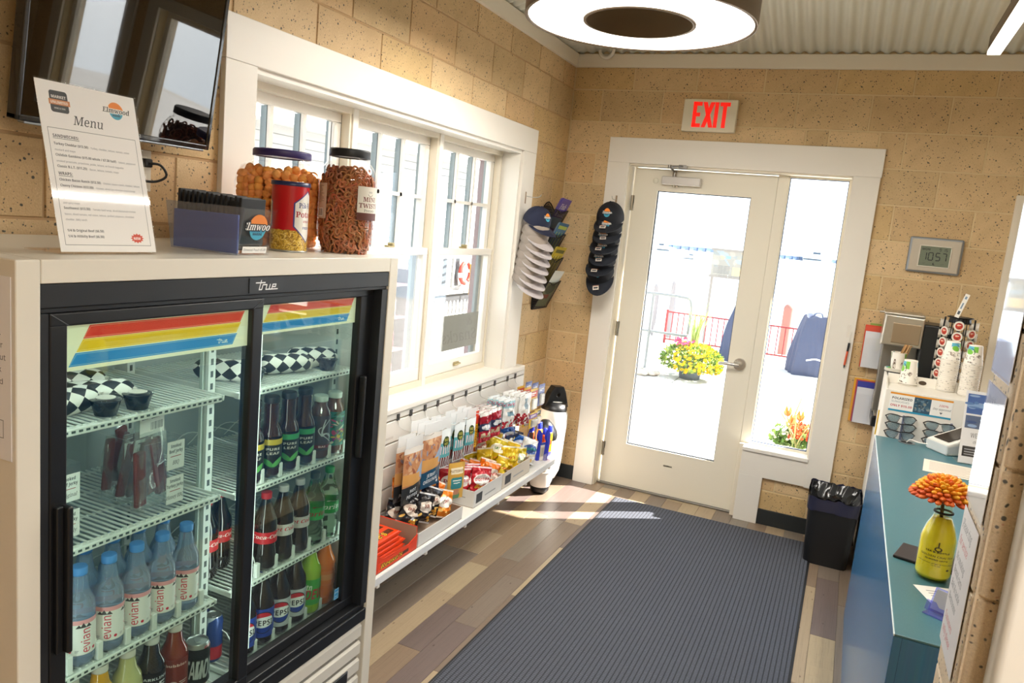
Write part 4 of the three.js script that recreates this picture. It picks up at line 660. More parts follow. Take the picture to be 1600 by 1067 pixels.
function sauce(label, at) { const t = thing('sauce_cup', label, 'sauce cup', at, 0, 'black sauce cups in the fridge'); part(t, 'cup', lathe([[0.0001, 0], [0.022, 0], [0.031, 0.033], [0.033, 0.034], [0.031, 0.0355], [0.0001, 0.034]], 28), mat('#16181b', 0.2)); part(t, 'lid', lathe([[0.0001, 0.039], [0.028, 0.039], [0.03, 0.041], [0.034, 0.041], [0.0345, 0.036]], 28), clearPl); part(t, 'lid_label', lathe([[0.0001, 0.0398], [0.02, 0.0398], [0.02, 0.0392]], 20), mat('#d8d5cb', 0.5)); return t; }
sauce('black sauce cup with a clear lid in front of the checked sandwiches, left one', [0.448, 1.2503, 3.826]);
sauce('black sauce cup with a clear lid near the post, right one', [0.45, 1.2503, 3.746]);
sauce('black sauce cup under the last sandwich in the right half', [0.45, 1.2453, 3.06]);
sauce('black sauce cup right of the fridge post on the top shelf', [0.43, 1.2453, 3.36]);
// jerky bins
function bin(label, at, lab, w = 0.11, d = 0.2, h = 0.17) {
  const t = thing('acrylic_bin', label, 'bin', at); const th = 0.003;
  for (const [n, g] of [['front', box2(d - th, d, 0, h, 0, w)], ['back', box2(0, th, 0, h, 0, w)], ['side', box2(th, d - th, 0, h, 0, th)], ['side', box2(th, d - th, 0, h, w - th, w)], ['bottom', box2(th, d - th, 0, th, th, w - th)]]) part(t, n, g, clearPl);
  lab.forEach(([tx, y0, y1], i) => { const p = part(t, 'price_card', uvFit(box2(d, d + 0.0008, y0, y1, w * 0.02, w * 0.46), 'z', 'y'), mat('#ffffff', 0.6, { map: tx })), uv = p.geometry.attributes.uv; for (let k = 0; k < uv.count; k++) uv.setX(k, 1 - uv.getX(k)); });
  return t;
}
const cardT = (a, b) => tex(160, 160, (g, w, h) => { g.fillStyle = '#e9ece8'; g.fillRect(0, 0, w, h); g.fillStyle = '#3a3d40'; g.textAlign = 'center'; g.font = 'bold 26px sans-serif'; g.fillText('Smoked', w / 2, 36); g.fillText(a, w / 2, 66); g.fillStyle = '#a04a45'; g.fillRect(30, 84, 100, 4); g.fillStyle = '#2b2d30'; g.font = 'italic 30px serif'; g.fillText(b, w / 2, 132); });
bin('clear acrylic bin of dark jerky with two white cards, under the sauce cups', [0.265, 0.9855, 3.62], [[cardT('Beef Jerky', 'BBQ'), 0.098, 0.168], [cardT('Turkey Jerky', 'Honey BBQ'), 0.012, 0.08]], 0.115, 0.2, 0.175);
bin('clear acrylic bin with two white cards cut by the left door frame', [0.3, 0.9855, 3.9], [[cardT('Beef Jerky', 'Original'), 0.1, 0.16], [cardT('Beef Jerky', 'Hillbilly'), 0.02, 0.08]], 0.115, 0.17, 0.18);
const jerkyBag = mat('#f2f6f4', 0.12, { transmission: 0.85, thickness: 0 });
const barT = tex(160, 90, (g, w, h) => { g.fillStyle = '#eceee9'; g.fillRect(0, 0, w, h); g.fillStyle = '#3b3e42'; for (let x = 70; x < 150; x += rr(3, 7)) g.fillRect(x, 36, rr(1, 3), 34); g.fillRect(12, 12, 40, 5); g.fillRect(74, 14, 50, 6); });
function jbag(label, at, ry, h = 0.26) {
  const t = thing('jerky_bag', label, 'bag', at, ry); const g = new THREE.BoxGeometry(0.014, h, 0.09, 4, 16, 8).translate(0, h / 2, 0), p = g.attributes.position;
  for (let i = 0; i < p.count; i++) { const f = p.getY(i) / h; p.setX(i, p.getX(i) * (1.6 - 1.2 * f) + noise.noise(p.getY(i) * 16, p.getZ(i) * 24, at[2] * 7) * 0.008); p.setZ(i, p.getZ(i) * (1 - 0.1 * Math.sin(f * 8))); } g.computeVertexNormals(); part(t, 'bag_film', g, jerkyBag);
  for (let k = 0; k < 9; k++) part(t, 'jerky_strip', rbox(0.011, rr(0.1, 0.15), rr(0.024, 0.036), 0.005), mat(['#6b2a22', '#7a382a', '#552020'][k % 3], 0.4), [rr(-0.004, 0.004), rr(0.075, 0.1), -0.034 + (k % 5) * 0.017], [rr(-0.25, 0.25), rr(-0.2, 0.2), 0]);
  const b = part(t, 'price_label', uvFit(rbox2(0.0062, 0.0068, h - 0.07, h - 0.02, -0.04, 0.04, 0.0003), 'z', 'y'), mat('#ffffff', 0.5, { map: barT })), uv = b.geometry.attributes.uv; for (let k = 0; k < uv.count; k++) uv.setX(k, 1 - uv.getX(k)); return t;
}
jbag('clear jerky bag with a barcode label sticking out of the middle bin', [0.42, 0.99, 3.685], 0.15, 0.25);
jbag('dark jerky bag packed behind the first in the middle bin', [0.36, 0.99, 3.67], 0.0, 0.17); jbag('third jerky bag at the back of the middle bin', [0.31, 0.99, 3.68], 0.1, 0.16);
jbag('clear jerky bag standing in the bin at the left door frame', [0.42, 0.99, 3.955], 0.2, 0.24);
// right half: teas, juices, sodas
const rz = (i) => 3.298 - i * 0.0725;
const teaT = (c) => wrap(256, 176, (g, w, h) => { g.fillStyle = '#24211f'; g.fillRect(0, 0, w, h); g.fillStyle = c; g.fillRect(0, 0, w, 34); g.textAlign = 'center'; for (const x of [64, 192]) { g.fillStyle = '#d8d3c6'; g.font = 'bold 22px sans-serif'; g.fillText('PURE', x, 66); g.fillText('LEAF', x, 92); g.fillStyle = '#4c9a48'; g.beginPath(); g.ellipse(x - 18, 140, 12, 32, -0.6, 0, 7); g.fill(); g.fillStyle = '#63b058'; g.beginPath(); g.ellipse(x + 18, 140, 12, 32, 0.6, 0, 7); g.fill(); } });
const teaO = (c) => ({ r: 0.0325, h: 0.235, liquid: mat('#381a14', 0.06, { clearcoat: 1 }), cap: '#2a2a2c', label: [0.03, 0.115], tex: teaT(c), neck: 0.018, shoulder: 0.5 });
const teaY = teaO('#c9b23a'), teaG = teaO('#3f9a5d');
[['tea bottle at the left door stile, half hidden', teaY, -1], ['yellow banded tea bottle, first whole one in the second row', teaY, 0], ['green banded tea bottle in the middle of the second row', teaG, 1], ['green banded tea bottle beside the white capped bottles', teaG, 2]].forEach(([l, o, i]) => { const b = bottle('tea_bottle', l, 'bottle', o, 'dark tea bottles in the right half of the fridge'); b.position.set(bx, 0.9675, rz(i)); b.rotation.y = face(58); });
const azT = wrap(256, 256, (g, w, h) => { g.fillStyle = '#3b8f83'; g.fillRect(0, 0, w, h); for (let k = 0; k < 110; k++) { g.fillStyle = ['#e4cf49', '#5fb9a6', '#d65a8c', '#2f6a4a', '#8c4aa0', '#dfe8cf'][k % 6]; g.beginPath(); g.ellipse(rnd() * w, rnd() * h, rr(5, 24), rr(3, 9), rnd() * 3, 0, 7); g.fill(); } });
const dkT = wrap(256, 256, (g, w, h) => { g.fillStyle = '#55484a'; g.fillRect(0, 0, w, h); g.strokeStyle = '#c9cfcf'; g.lineWidth = 5; for (const x of [64, 192]) for (let k = 0; k < 7; k++) { g.beginPath(); g.moveTo(x, 150); g.quadraticCurveTo(x + rr(-40, 40), 100, x + rr(-56, 56), rr(20, 210)); g.stroke(); } g.fillStyle = '#7c2d33'; g.fillRect(0, 216, w, 22); g.fillStyle = '#e6d9d2'; g.font = 'bold 18px sans-serif'; g.fillText('BAI', 50, 234); g.fillText('BAI', 178, 234); });
const whiteCap = (t, c) => ({ r: 0.0325, h: 0.2, liquid: mat(c, 0.08, { clearcoat: 1 }), cap: '#dfeee4', label: [0.03, 0.14], tex: t, neck: 0.0185, shoulder: 0.68 });
for (const [l, t, c, z, x] of [['white capped bottle with a grey leafy label next to the tea', dkT, '#6a4d48', rz(3) - 0.002, bx], ['white capped bottle with a bright patterned label at the end', azT, '#71422c', rz(4), bx], ['white capped bottle behind the grey leafy one', dkT, '#6a4d48', rz(3) + 0.01, bx - 0.1]]) { const b = bottle('juice_bottle', l, 'bottle', whiteCap(t, c), 'white capped bottles'); b.position.set(x, 0.9675, z); b.rotation.y = face(55); }
const band = (bg, f) => wrap(512, 128, (g, w, h) => { g.fillStyle = bg; g.fillRect(0, 0, w, h); g.textAlign = 'center'; for (const x of [128, 384]) f(g, x, h); });
const script = (s, c, px = 64) => (g, x, h) => { g.fillStyle = c; g.font = `italic bold ${px}px serif`; g.fillText(s, x, h / 2 + px * 0.33); };
const dark = mat('#150b09', 0.05, { clearcoat: 1 }), limeClear = mat('#f1fbf0', 0.02, { transmission: 1, thickness: 0.05, ior: 1.33, attenuationColor: new THREE.Color(0.7, 0.95, 0.75), attenuationDistance: 0.12 });
const sod = (liquid, cap, t, L = [0.085, 0.125], w = 0.9) => ({ r: 0.0345, h: 0.232, liquid, cap, label: L, tex: t, lr: 0.0335, waist: w, shoulder: 0.6 });
const coke = sod(dark, '#c9252c', band('#cf1f2b', script('Coca-Cola', '#f6efe8', 46))), diet = sod(dark, '#c9c9c6', band('#d2cfcb', script('Diet Coke', '#c5202c', 48))), dietB = sod(dark, '#b9b9b8', band('#c9c3c0', script('Diet Coke', '#c5202c', 48))), sprite = sod(limeClear, '#3f4a45', band('#2ba250', script('Sprite', '#a6202d', 64))), spriteW = sod(limeClear, '#2f9a4c', band('#25a24b', script('Sprite', '#f2f6ea', 66)));
[['red labelled cola bottle at the door stile in the third row', coke, 0], ['silver labelled diet cola bottle beside the red cola', diet, 1], ['silver labelled diet cola bottle beside the lemon sodas', dietB, 2], ['clear lemon soda bottle with a dark cap', sprite, 3], ['clear lemon soda bottle with a green cap at the end', spriteW, 4]].forEach(([l, o, i]) => { const b = bottle('soda_bottle', l, 'bottle', o, 'soda bottles in the third row'); b.position.set(bx, 0.6875, rz(i) + 0.004); b.rotation.y = face(52); });
[['red labelled cola bottle seen through the left door past the post', coke, 3.44, 0.36], ['red labelled cola bottle behind the post, second row', coke, 3.37, 0.34]].forEach(([l, o, z, x]) => { const b = bottle('soda_bottle', l, 'bottle', o, 'soda bottles in the third row'); b.position.set(x, 0.6875, z); b.rotation.y = face(60); });
const pep = (bg) => wrap(512, 200, (g, w, h) => { g.fillStyle = bg; g.fillRect(0, 0, w, h); for (const x of [128, 384]) { g.save(); g.beginPath(); g.arc(x, 96, 74, 0, 7); g.clip(); g.fillStyle = '#f4f4f2'; g.fillRect(x - 80, 0, 160, 200); g.fillStyle = '#cf2230'; g.beginPath(); g.moveTo(x - 80, 0); g.lineTo(x + 80, 0); g.lineTo(x + 80, 66); g.quadraticCurveTo(x, 40, x - 80, 80); g.fill(); g.fillStyle = '#1d3f9a'; g.beginPath(); g.moveTo(x - 80, 200); g.lineTo(x + 80, 200); g.lineTo(x + 80, 112); g.quadraticCurveTo(x, 148, x - 80, 118); g.fill(); g.restore(); g.strokeStyle = '#14161c'; g.lineWidth = 5; g.beginPath(); g.arc(x, 96, 74, 0, 7); g.stroke(); g.fillStyle = '#14161c'; g.font = 'bold 52px sans-serif'; g.textAlign = 'center'; g.fillText('PEPSI', x, 116); } });
const pepB = { ...sod(dark, '#2746a6', pep('#2746a6'), [0.03, 0.118], 1), lr: 0.0345 }, pepS = { ...sod(dark, '#c3c7cb', pep('#c3c7cb'), [0.03, 0.118], 1), lr: 0.0345 };
const dew = { ...sod(mat('#9cc72a', 0.06, { clearcoat: 1 }), '#2b9a4a', band('#3fa83c', (g, x, h) => { g.fillStyle = '#c62a2f'; g.font = 'bold italic 70px sans-serif'; g.fillText('DEW', x + 18, 100); g.fillStyle = '#eaf6dd'; g.font = 'bold italic 44px sans-serif'; g.fillText('Mtn', x - 44, 54); }), [0.035, 0.12], 1), lr: 0.0345 };
const orange = { ...sod(mat('#f07a24', 0.06, { clearcoat: 1 }), '#2848b4', band('#ee7d2b', (g, x, h) => { g.fillStyle = '#f7a35e'; g.fillRect(x - 60, 30, 120, 50); }), [0.07, 0.12], 1), lr: 0.0345 };
[['blue cola bottle cut by the stile in the bottom row', pepB, -1], ['blue cola bottle with round logo in the bottom row', pepB, 0], ['silver diet cola bottle with round logo beside the blue ones', pepS, 1], ['silver diet cola bottle with round logo beside the green soda', pepS, 2], ['bright green citrus soda bottle', dew, 3], ['orange soda bottle with a blue cap at the row end', orange, 4]].forEach(([l, o, i]) => { const b = bottle('soda_bottle', l, 'bottle', o, 'soda bottles in the bottom row'); b.position.set(bx, 0.4525, rz(i) + 0.002); b.rotation.y = face(52); });

// ---------------------------------------------------------------- slatwall with hooks and shelf under the window
const SWX = 0.03;
const slatW = mat('#e9e7e1', 0.4), aluM = mat('#c9b89a', 0.4, { metalness: 0.3 });
{
  const t = thing('slat_wall', 'white slatted display panel under the window sill', 'slat wall', [0.0235, 0, 0.48]);
  const L = 2.6; part(t, 'backing', box2(-0.001, 0.006, 0.02, 0.82, 0, L), aluM);
  const ys = [0.02, 0.135, 0.2435, 0.352, 0.4605, 0.569, 0.6775, 0.786, 0.822];
  for (let k = 0; k < 8; k++) part(t, 'slat', rbox2(0.006, 0.02, ys[k] + 0.004, ys[k + 1] - 0.004, 0, L, 0.003), slatW);
  part(t, 'end_trim', rbox2(-0.001, 0.021, 0.02, 0.822, -0.006, -0.0002, 0.002), slatW);
  for (let k = 0; k < 5; k++) part(t, 'shelf_tag', rbox2(0.0202, 0.0208, 0.70, 0.712, 0.2 + k * 0.33, 0.27 + k * 0.33, 0.0002), mat('#d6d3cc', 0.6));
}
const SY = 0.29, SX0 = 0.046, SX1 = 0.325;
{
  const t = thing('display_shelf', 'long white shelf board near the floor holding boxes of snacks', 'shelf', [SX0, 0.258, 0.47]);
  part(t, 'board', rbox2(0, SX1 - SX0, 0.012, 0.0318, 0, 2.6, 0.004), mat('#ebe8e0', 0.35));
  part(t, 'price_rail', rbox2(SX1 - SX0 + 0.0005, SX1 - SX0 + 0.006, -0.004, 0.03, 0, 2.6, 0.002), mat('#dfe3e6', 0.25));
  for (let k = 0; k < 7; k++) part(t, 'bracket_foot', merge(rbox2(SX1 - SX0 - 0.03, SX1 - SX0 + 0.002, -0.022, 0.0, 0.1 + k * 0.38, 0.118 + k * 0.38, 0.003), rbox2(0.0, SX1 - SX0 - 0.02, -0.004, 0.012, 0.104 + k * 0.38, 0.114 + k * 0.38, 0.002)), slatW);
}
const hookM = mat('#c3c1ba', 0.3, { metalness: 0.8 });
function hook(z, label, len = 0.2, y = 0.785) {
  const t = thing('wire_hook', label, 'hook', [0.0436, y, z], 0, 'wire hooks in the slat wall');
  part(t, 'clip', rbox2(0.0002, 0.006, -0.004, 0.028, -0.011, 0.011, 0.002), mat('#4b4a48', 0.4, { metalness: 0.6 }));
  part(t, 'prong', tube([[0.004, 0.006, 0], [0.01, -0.03, 0], [0.04, -0.042, 0], [len - 0.02, -0.04, 0], [len, -0.025, 0]], 0.0017, 24, 6), mat('#d9d7d0', 0.35, { metalness: 0.4 }));
}
const HZ = [1.972, 1.859, 1.727, 1.599, 1.442, 1.288, 1.116, 0.922, 0.74, 0.623];
['first hook beside the fridge', 'second hook from the fridge', 'third hook from the fridge', 'fourth hook from the fridge', 'fifth hook, at the dark snack sticks', 'sixth hook from the fridge', 'seventh hook, over the red packs', 'eighth hook, over the white packs', 'ninth hook, by the medicine cards', 'last hook at the corner end'].forEach((w, i) => hook(HZ[i], `wire display hook in the slat wall, ${w}`));
// pouch: a soft pack, front +z, base at y = 0
function pouchGeo(w, h, d, sd = 0, seal = 0.1, crumple = 0.25) {
  const g = new THREE.BoxGeometry(w, h, d, 12, 16, 4).translate(0, h / 2, 0), p = g.attributes.position, uv = new Float32Array(p.count * 2);
  for (let i = 0; i < p.count; i++) {
    let x = p.getX(i), y = p.getY(i), z = p.getZ(i); const u = x / w + 0.5, v = y / h, f = Math.pow(Math.max(0, Math.sin(PI * Math.min(1, Math.max(0, (v - seal * 0.5) / (1 - seal))))), 0.55) * Math.pow(Math.max(0, Math.sin(PI * u)), 0.6);
    const n = noise.noise(u * 5 + sd, v * 6, sd * 3 + Math.sign(z)) * d * crumple + noise.noise(u * 13 + sd, v * 3, 4) * d * crumple * 0.4;
    uv[2 * i] = z >= 0 ? u : 1 - u; uv[2 * i + 1] = v; p.setXYZ(i, x * (1 - 0.06 * f) , y, z * (0.04 + 0.96 * f) + n * (0.35 + f) );
  }
  g.setAttribute('uv', new THREE.BufferAttribute(uv, 2)); const m = norm(g); m.computeVertexNormals(); return toCreasedNormals(m, 0.9);
}
function pack(name, label, category, w, h, d, tx, at, rot, group, o = {}) {
  const t = thing(name, label, category, at, 0, group); t.rotation.set(...rot);
  const m = mat('#ffffff', o.rough ?? 0.22, { map: tx, ...(o.metal ? { metalness: o.metal } : {}) });
  const sd = o.sd ?? rnd() * 20; part(t, 'front', pouchGeo(w, h, d, sd, o.seal, o.cr), m);
  if (o.tab) part(t, 'hang_tab', rbox(w * 0.9, 0.055, 0.0016, 0.0006).translate(0, h + 0.022, 0), mat('#fbfcfc', 0.15, { transmission: 0.45, thickness: 0 }));
  if (o.strip) for (const y of [0.004, h - 0.004]) part(t, 'seal_strip', uvBox(box(w * 0.98, 0.01, 0.0016, 0, y, 0)), mat(o.strip, 0.3, { metalness: 0.3 }));
  return t;
}
const T2 = (w, h, f) => tex(w, h, f);
const photoTop = (g, w, h) => { for (let k = 0; k < 60; k++) { g.fillStyle = ['#c99468', '#a8694a', '#dcb891', '#8f5240', '#8f8fa3', '#c9a07a'][k % 6]; g.globalAlpha = 0.8; g.beginPath(); g.ellipse(rnd() * w, rnd() * h, rr(8, 40), rr(5, 18), rnd() * 3, 0, 7); g.fill(); } g.globalAlpha = 1; };
const jerkyT = (bg, a, b) => T2(256, 420, (g, w, h) => { g.fillStyle = '#c08860'; g.fillRect(0, 0, w, h); photoTop(g, w, h * 0.62); g.fillStyle = '#d9d3cb'; g.fillRect(0, 0, w, h * 0.1); g.fillStyle = '#8fa9c6'; g.beginPath(); g.moveTo(w, h * 0.25); g.lineTo(w, h * 0.6); g.lineTo(w * 0.45, h * 0.5); g.fill(); g.fillStyle = '#d6a05c'; g.fillRect(0, h * 0.46, w * 0.8, h * 0.2); g.fillStyle = bg; g.beginPath(); g.moveTo(0, h * 0.7); g.lineTo(w, h * 0.62); g.lineTo(w, h); g.lineTo(0, h); g.fill(); g.fillStyle = '#dfe9ee'; g.font = 'bold 40px sans-serif'; g.textAlign = 'center'; g.save(); g.translate(w / 2, h * 0.8); g.rotate(-0.1); g.fillText(a, 0, 0); g.fillText(b, 0, 44); g.restore(); g.beginPath(); g.arc(w - 30, h * 0.93, 12, 0, 7); g.fill(); });
const jerkyA = jerkyT('#22506e', 'JERKY', 'ORIGINAL'), jerkyB = jerkyT('#2e3134', 'HOT', 'PEPPER');
const FACE = 0.85;                                    // hanging packs face the aisle, turned a little to the viewer
function hang(n, z, dx, mk) { for (let k = 0; k < n; k++) mk(k, 0.075 + k * dx, z + rr(-0.004, 0.004)); }
const ord = ['front', 'second', 'third', 'fourth', 'fifth', 'sixth', 'seventh', 'eighth'];
hang(3, 1.935, 0.036, (k, x, z) => pack('jerky_pouch', `blue jerky pouch on the second hook, ${ord[2 - k]} of its stack`, 'pouch', 0.15, 0.265, 0.03, jerkyA, [x + 0.06, 0.478, z - 0.02], [0, PI / 2 - 0.1, 0.0], 'blue jerky pouches', { tab: 1, cr: 0.12 }));
hang(2, 2.06, 0.04, (k, x, z) => pack('jerky_pouch', `grey jerky pouch on the hook nearest the fridge, ${ord[1 - k]} of its stack`, 'pouch', 0.14, 0.265, 0.03, jerkyB, [x + 0.08, 0.44, z], [0, PI / 2 - 0.1, 0.0], 'grey jerky pouches', { tab: 1, cr: 0.12 }));
const stickT = T2(160, 320, (g, w, h) => { g.fillStyle = '#e6eef0'; g.fillRect(0, 0, w, h); g.fillStyle = '#5fa7ae'; g.fillRect(0, h * 0.36, w, h * 0.36); g.fillStyle = '#3b4a2a'; g.beginPath(); g.arc(w / 2, h * 0.34, 46, 0, 7); g.fill(); g.fillStyle = '#c9c45a'; g.font = 'bold 28px sans-serif'; g.textAlign = 'center'; g.fillText('OLD', w / 2, h * 0.32); g.fillText('WIS', w / 2, h * 0.42); g.fillStyle = '#e9d4d6'; for (let k = 0; k < 5; k++) g.fillRect(12 + k * 30, h * 0.44, 12, h * 0.2); g.fillStyle = '#6b2624'; for (let k = 0; k < 6; k++) g.fillRect(8 + k * 26, h * 0.72, 18, h * 0.26); });
const sticksAt = [[1.765, 'third'], [1.62, 'fourth'], [1.5, 'fifth']];
for (const [z, w] of sticksAt) hang(3, z, 0.03, (k, x, zz) => pack('meat_stick_pack', `clear pack of dark meat sticks with a teal label, ${w} hook, ${ord[2 - k]} one`, 'pack', 0.085, 0.2, 0.02, stickT, [x + 0.06, 0.53, zz], [0, PI / 2 - 0.15, 0], 'meat stick packs', { tab: 1, cr: 0.2, rough: 0.12 }));
const yelT = T2(64, 256, (g, w, h) => { g.fillStyle = '#e9b51f'; g.fillRect(0, 0, w, h); g.fillStyle = '#d8442c'; g.fillRect(0, 0, w, 90); g.save(); g.translate(44, 246); g.rotate(-PI / 2); g.fillStyle = '#7a2f1a'; g.font = 'bold 34px sans-serif'; g.fillText('TERIYAKI', 0, 0); g.restore(); });
for (let k = 0; k < 3; k++) pack('snack_stick', `thin yellow and red snack stick pack between the teal and red packs, ${ord[2 - k]} one`, 'pack', 0.04, 0.2, 0.014, yelT, [0.11 + k * 0.035, 0.545, 1.405], [0, PI / 2 - 0.1, 0], 'yellow snack sticks', { cr: 0.2 });
const cherryT = T2(128, 220, (g, w, h) => { g.fillStyle = '#a61e30'; g.fillRect(0, 0, w, h); g.fillStyle = '#f2f0ec'; g.fillRect(0, 0, w, 26); g.fillStyle = '#39405e'; g.fillRect(0, 80, w, 54); g.fillStyle = '#eef0f2'; g.beginPath(); g.ellipse(w / 2, 108, 46, 20, 0, 0, 7); g.fill(); g.fillStyle = '#d7c3a1'; g.fillRect(10, 150, w - 20, 40); g.fillStyle = '#d83546'; for (let k = 0; k < 12; k++) { g.beginPath(); g.arc(rnd() * w, rr(150, 215), rr(5, 11), 0, 7); g.fill(); } });
for (const [z, w] of [[1.33, 'sixth'], [1.2, 'seventh']]) hang(4, z, 0.032, (k, x, zz) => pack('candy_bag', `crumpled red candy bag with a white top, ${w} hook, ${ord[3 - k]} one`, 'bag', 0.1, 0.165, 0.03, cherryT, [x + 0.04, 0.57, zz + 0.02], [0, PI / 2 - 0.2, 0.05], 'red candy bags', { cr: 0.5, metal: 0.25 }));
const nutT = T2(128, 220, (g, w, h) => { g.fillStyle = '#e8ecec'; g.fillRect(0, 0, w, h); g.fillStyle = '#9cc4cb'; g.fillRect(0, 20, w, 46); g.fillStyle = '#c7375c'; g.font = 'italic bold 30px serif'; g.textAlign = 'center'; g.fillText('Cherries', w / 2, 52); g.fillStyle = '#f6f6f4'; g.fillRect(14, 80, w - 28, 80); g.fillStyle = '#7fa3b4'; g.fillRect(30, 96, 68, 30); g.fillStyle = '#b12533'; for (let k = 0; k < 26; k++) { g.beginPath(); g.arc(rnd() * w, rr(168, 220), rr(6, 12), 0, 7); g.fill(); } });
hang(4, 1.03, 0.034, (k, x, zz) => pack('dried_fruit_bag', `pale teal and white dried fruit bag on the seventh hook, ${ord[3 - k]} one`, 'bag', 0.11, 0.17, 0.034, nutT, [x + 0.04, 0.59, zz + 0.04], [0, PI / 2 - 0.2, 0], 'pale dried fruit bags', { cr: 0.45, rough: 0.15 }));
const whtT = T2(128, 220, (g, w, h) => { g.fillStyle = '#f0efeb'; g.fillRect(0, 0, w, h); g.fillStyle = '#8aa0ad'; g.fillRect(44, 30, 40, 76); g.fillStyle = '#a01f2a'; for (let k = 0; k < 40; k++) { g.beginPath(); g.arc(rnd() * w, rr(140, 220), rr(6, 13), 0, 7); g.fill(); } });
hang(4, 0.86, 0.036, (k, x, zz) => pack('dried_fruit_bag', `white bag showing red dried cherries on the eighth hook, ${ord[3 - k]} one`, 'bag', 0.12, 0.19, 0.034, whtT, [x + 0.05, 0.57, zz + 0.02], [0, PI / 2 - 0.2, 0], 'white cherry bags', { cr: 0.4, rough: 0.15 }));
// carded goods at the corner end
const cardArt = (a, b, c) => T2(96, 160, (g, w, h) => { g.fillStyle = a; g.fillRect(0, 0, w, h); g.fillStyle = b; g.fillRect(0, 16, w, 46); g.fillStyle = c; g.beginPath(); g.ellipse(w / 2, 108, 26, 40, 0, 0, 7); g.fill(); g.fillStyle = '#fff'; g.fillRect(16, 30, 60, 8); g.fillRect(16, 44, 40, 5); });
function card(label, at, tx, w, h, ry = PI / 2 - 0.1) { const t = thing('blister_card', label, 'card', at, ry); part(t, 'backing_card', uvFit(rbox(w, h, 0.002, 0.001).translate(0, h / 2, 0), 'x', 'y'), mat('#ffffff', 0.4, { map: tx })); part(t, 'blister', rbox(w * 0.7, h * 0.5, 0.016, 0.007).translate(0, h * 0.33, 0.009), mat('#f4f4f0', 0.1, { transmission: 0.6, thickness: 0 })); }
const cA = cardArt('#e0b43c', '#c8452c', '#ded8cb'), cB = cardArt('#5a6aa4', '#8b97c4', '#e6e6e2'), cC = cardArt('#e8c02e', '#7a4a9a', '#d9d2c3'), cD = cardArt('#d9b13a', '#2e2c2b', '#d8cfbd');
for (let k = 0; k < 3; k++) { card(`yellow and orange carded item on the ninth hook, ${ord[2 - k]} one`, [0.12 + k * 0.045, 0.615, 0.69], cA, 0.09, 0.14); card(`blue topped carded item on the last hook, ${ord[2 - k]} one`, [0.12 + k * 0.045, 0.625, 0.565], cB, 0.08, 0.14); card(`yellow and purple carded medicine above the dark blue carton, ${ord[2 - k]} one`, [0.12 + k * 0.045, 0.5, 0.66], cC, 0.1, 0.1); }
card('yellow and black card hanging over the bottle rack', [0.2, 0.5, 0.57], cD, 0.09, 0.1);
for (const [y, x] of [[0.435, 0.13], [0.4, 0.2]]) { const t = thing('medicine_box', `small yellow and red medicine box stacked below the purple cards, ${x > 0.15 ? 'front' : 'rear'} one`, 'box', [x, y - 0.11, 0.66], PI / 2); part(t, 'carton', uvFit(rbox(0.1, 0.1, 0.04, 0.002).translate(0, 0.05, 0), 'x', 'y'), mat('#ffffff', 0.4, { map: T2(96, 96, (g, w, h) => { g.fillStyle = '#ebc33a'; g.fillRect(0, 0, w, h); g.fillStyle = '#d0453c'; g.fillRect(0, 50, w, 30); g.fillStyle = '#f2efe6'; g.fillRect(10, 14, 60, 22); }) })); t.position.y = SY + (x > 0.15 ? 0 : 0.0); }
// ---------------------------------------------------------------- trays and bags on the shelf (x toward the aisle, z along the wall)
const cardboard = mat('#d9d7d2', 0.75), cardIn = mat('#a08a76', 0.85);
function tray(label, x0, x1, z0, z1, h, m, marks, cut) {
  const t = thing('snack_tray', label, 'box', [x0, SY + 0.0003, z0]); const W = x1 - x0, L = z1 - z0, k = 0.003;
  part(t, 'bottom', box2(0, W, 0, k, 0, L), cardIn); part(t, 'front_wall', cut ? extr([[0, 0], [L, 0], [L, h * 1.3], [L * 0.75, h * 0.72], [L * 0.2, h * 0.62], [0, h * 0.9]], k).rotateY(-PI / 2).translate(W, 0, 0) : box2(W - k, W, 0, h, 0, L), m);
  part(t, 'back_wall', box2(0, k, k, h * (cut ? 1.5 : 1), 0, L), m); part(t, 'side_wall', box2(k, W - k, k, h * (cut ? 1.4 : 1), 0, k), m); part(t, 'side_wall', box2(k, W - k, k, h * (cut ? 1.4 : 1), L - k, L), m);
  part(t, 'inner_side', box2(k + 0.001, W - k - 0.001, k, h * (cut ? 1.36 : 0.97), k + 0.0002, k + 0.0012), cardIn);
  if (marks) { const p = part(t, 'printed_mark', uvFit(box2(W, W + 0.0008, h * 0.2, h * 0.75, L * 0.72, L * 0.92), 'z', 'y'), mat('#3b3e42', 0.6)); part(t, 'printed_line', merge(box2(W, W + 0.0006, h * 0.35, h * 0.43, L * 0.25, L * 0.62), box2(W * 0.15, W * 0.4, h * 0.5, h * 0.56, L, L + 0.0006), box2(W * 0.5, W * 0.8, h * 0.5, h * 0.56, L, L + 0.0006)), mat('#a3a3a3', 0.7)); }
  return t;
}
const redBox = mat('#e0401d', 0.45);
const reT = T2(256, 64, (g, w, h) => { g.fillStyle = '#e8461f'; g.fillRect(0, 0, w, h); g.fillStyle = '#5a2a12'; g.fillRect(176, 20, 60, 26); g.font = 'italic bold 46px serif'; g.lineWidth = 7; g.strokeStyle = '#5a2412'; g.strokeText("Reese's", 16, 48); g.fillStyle = '#f2c21c'; g.fillText("Reese's", 16, 48); });
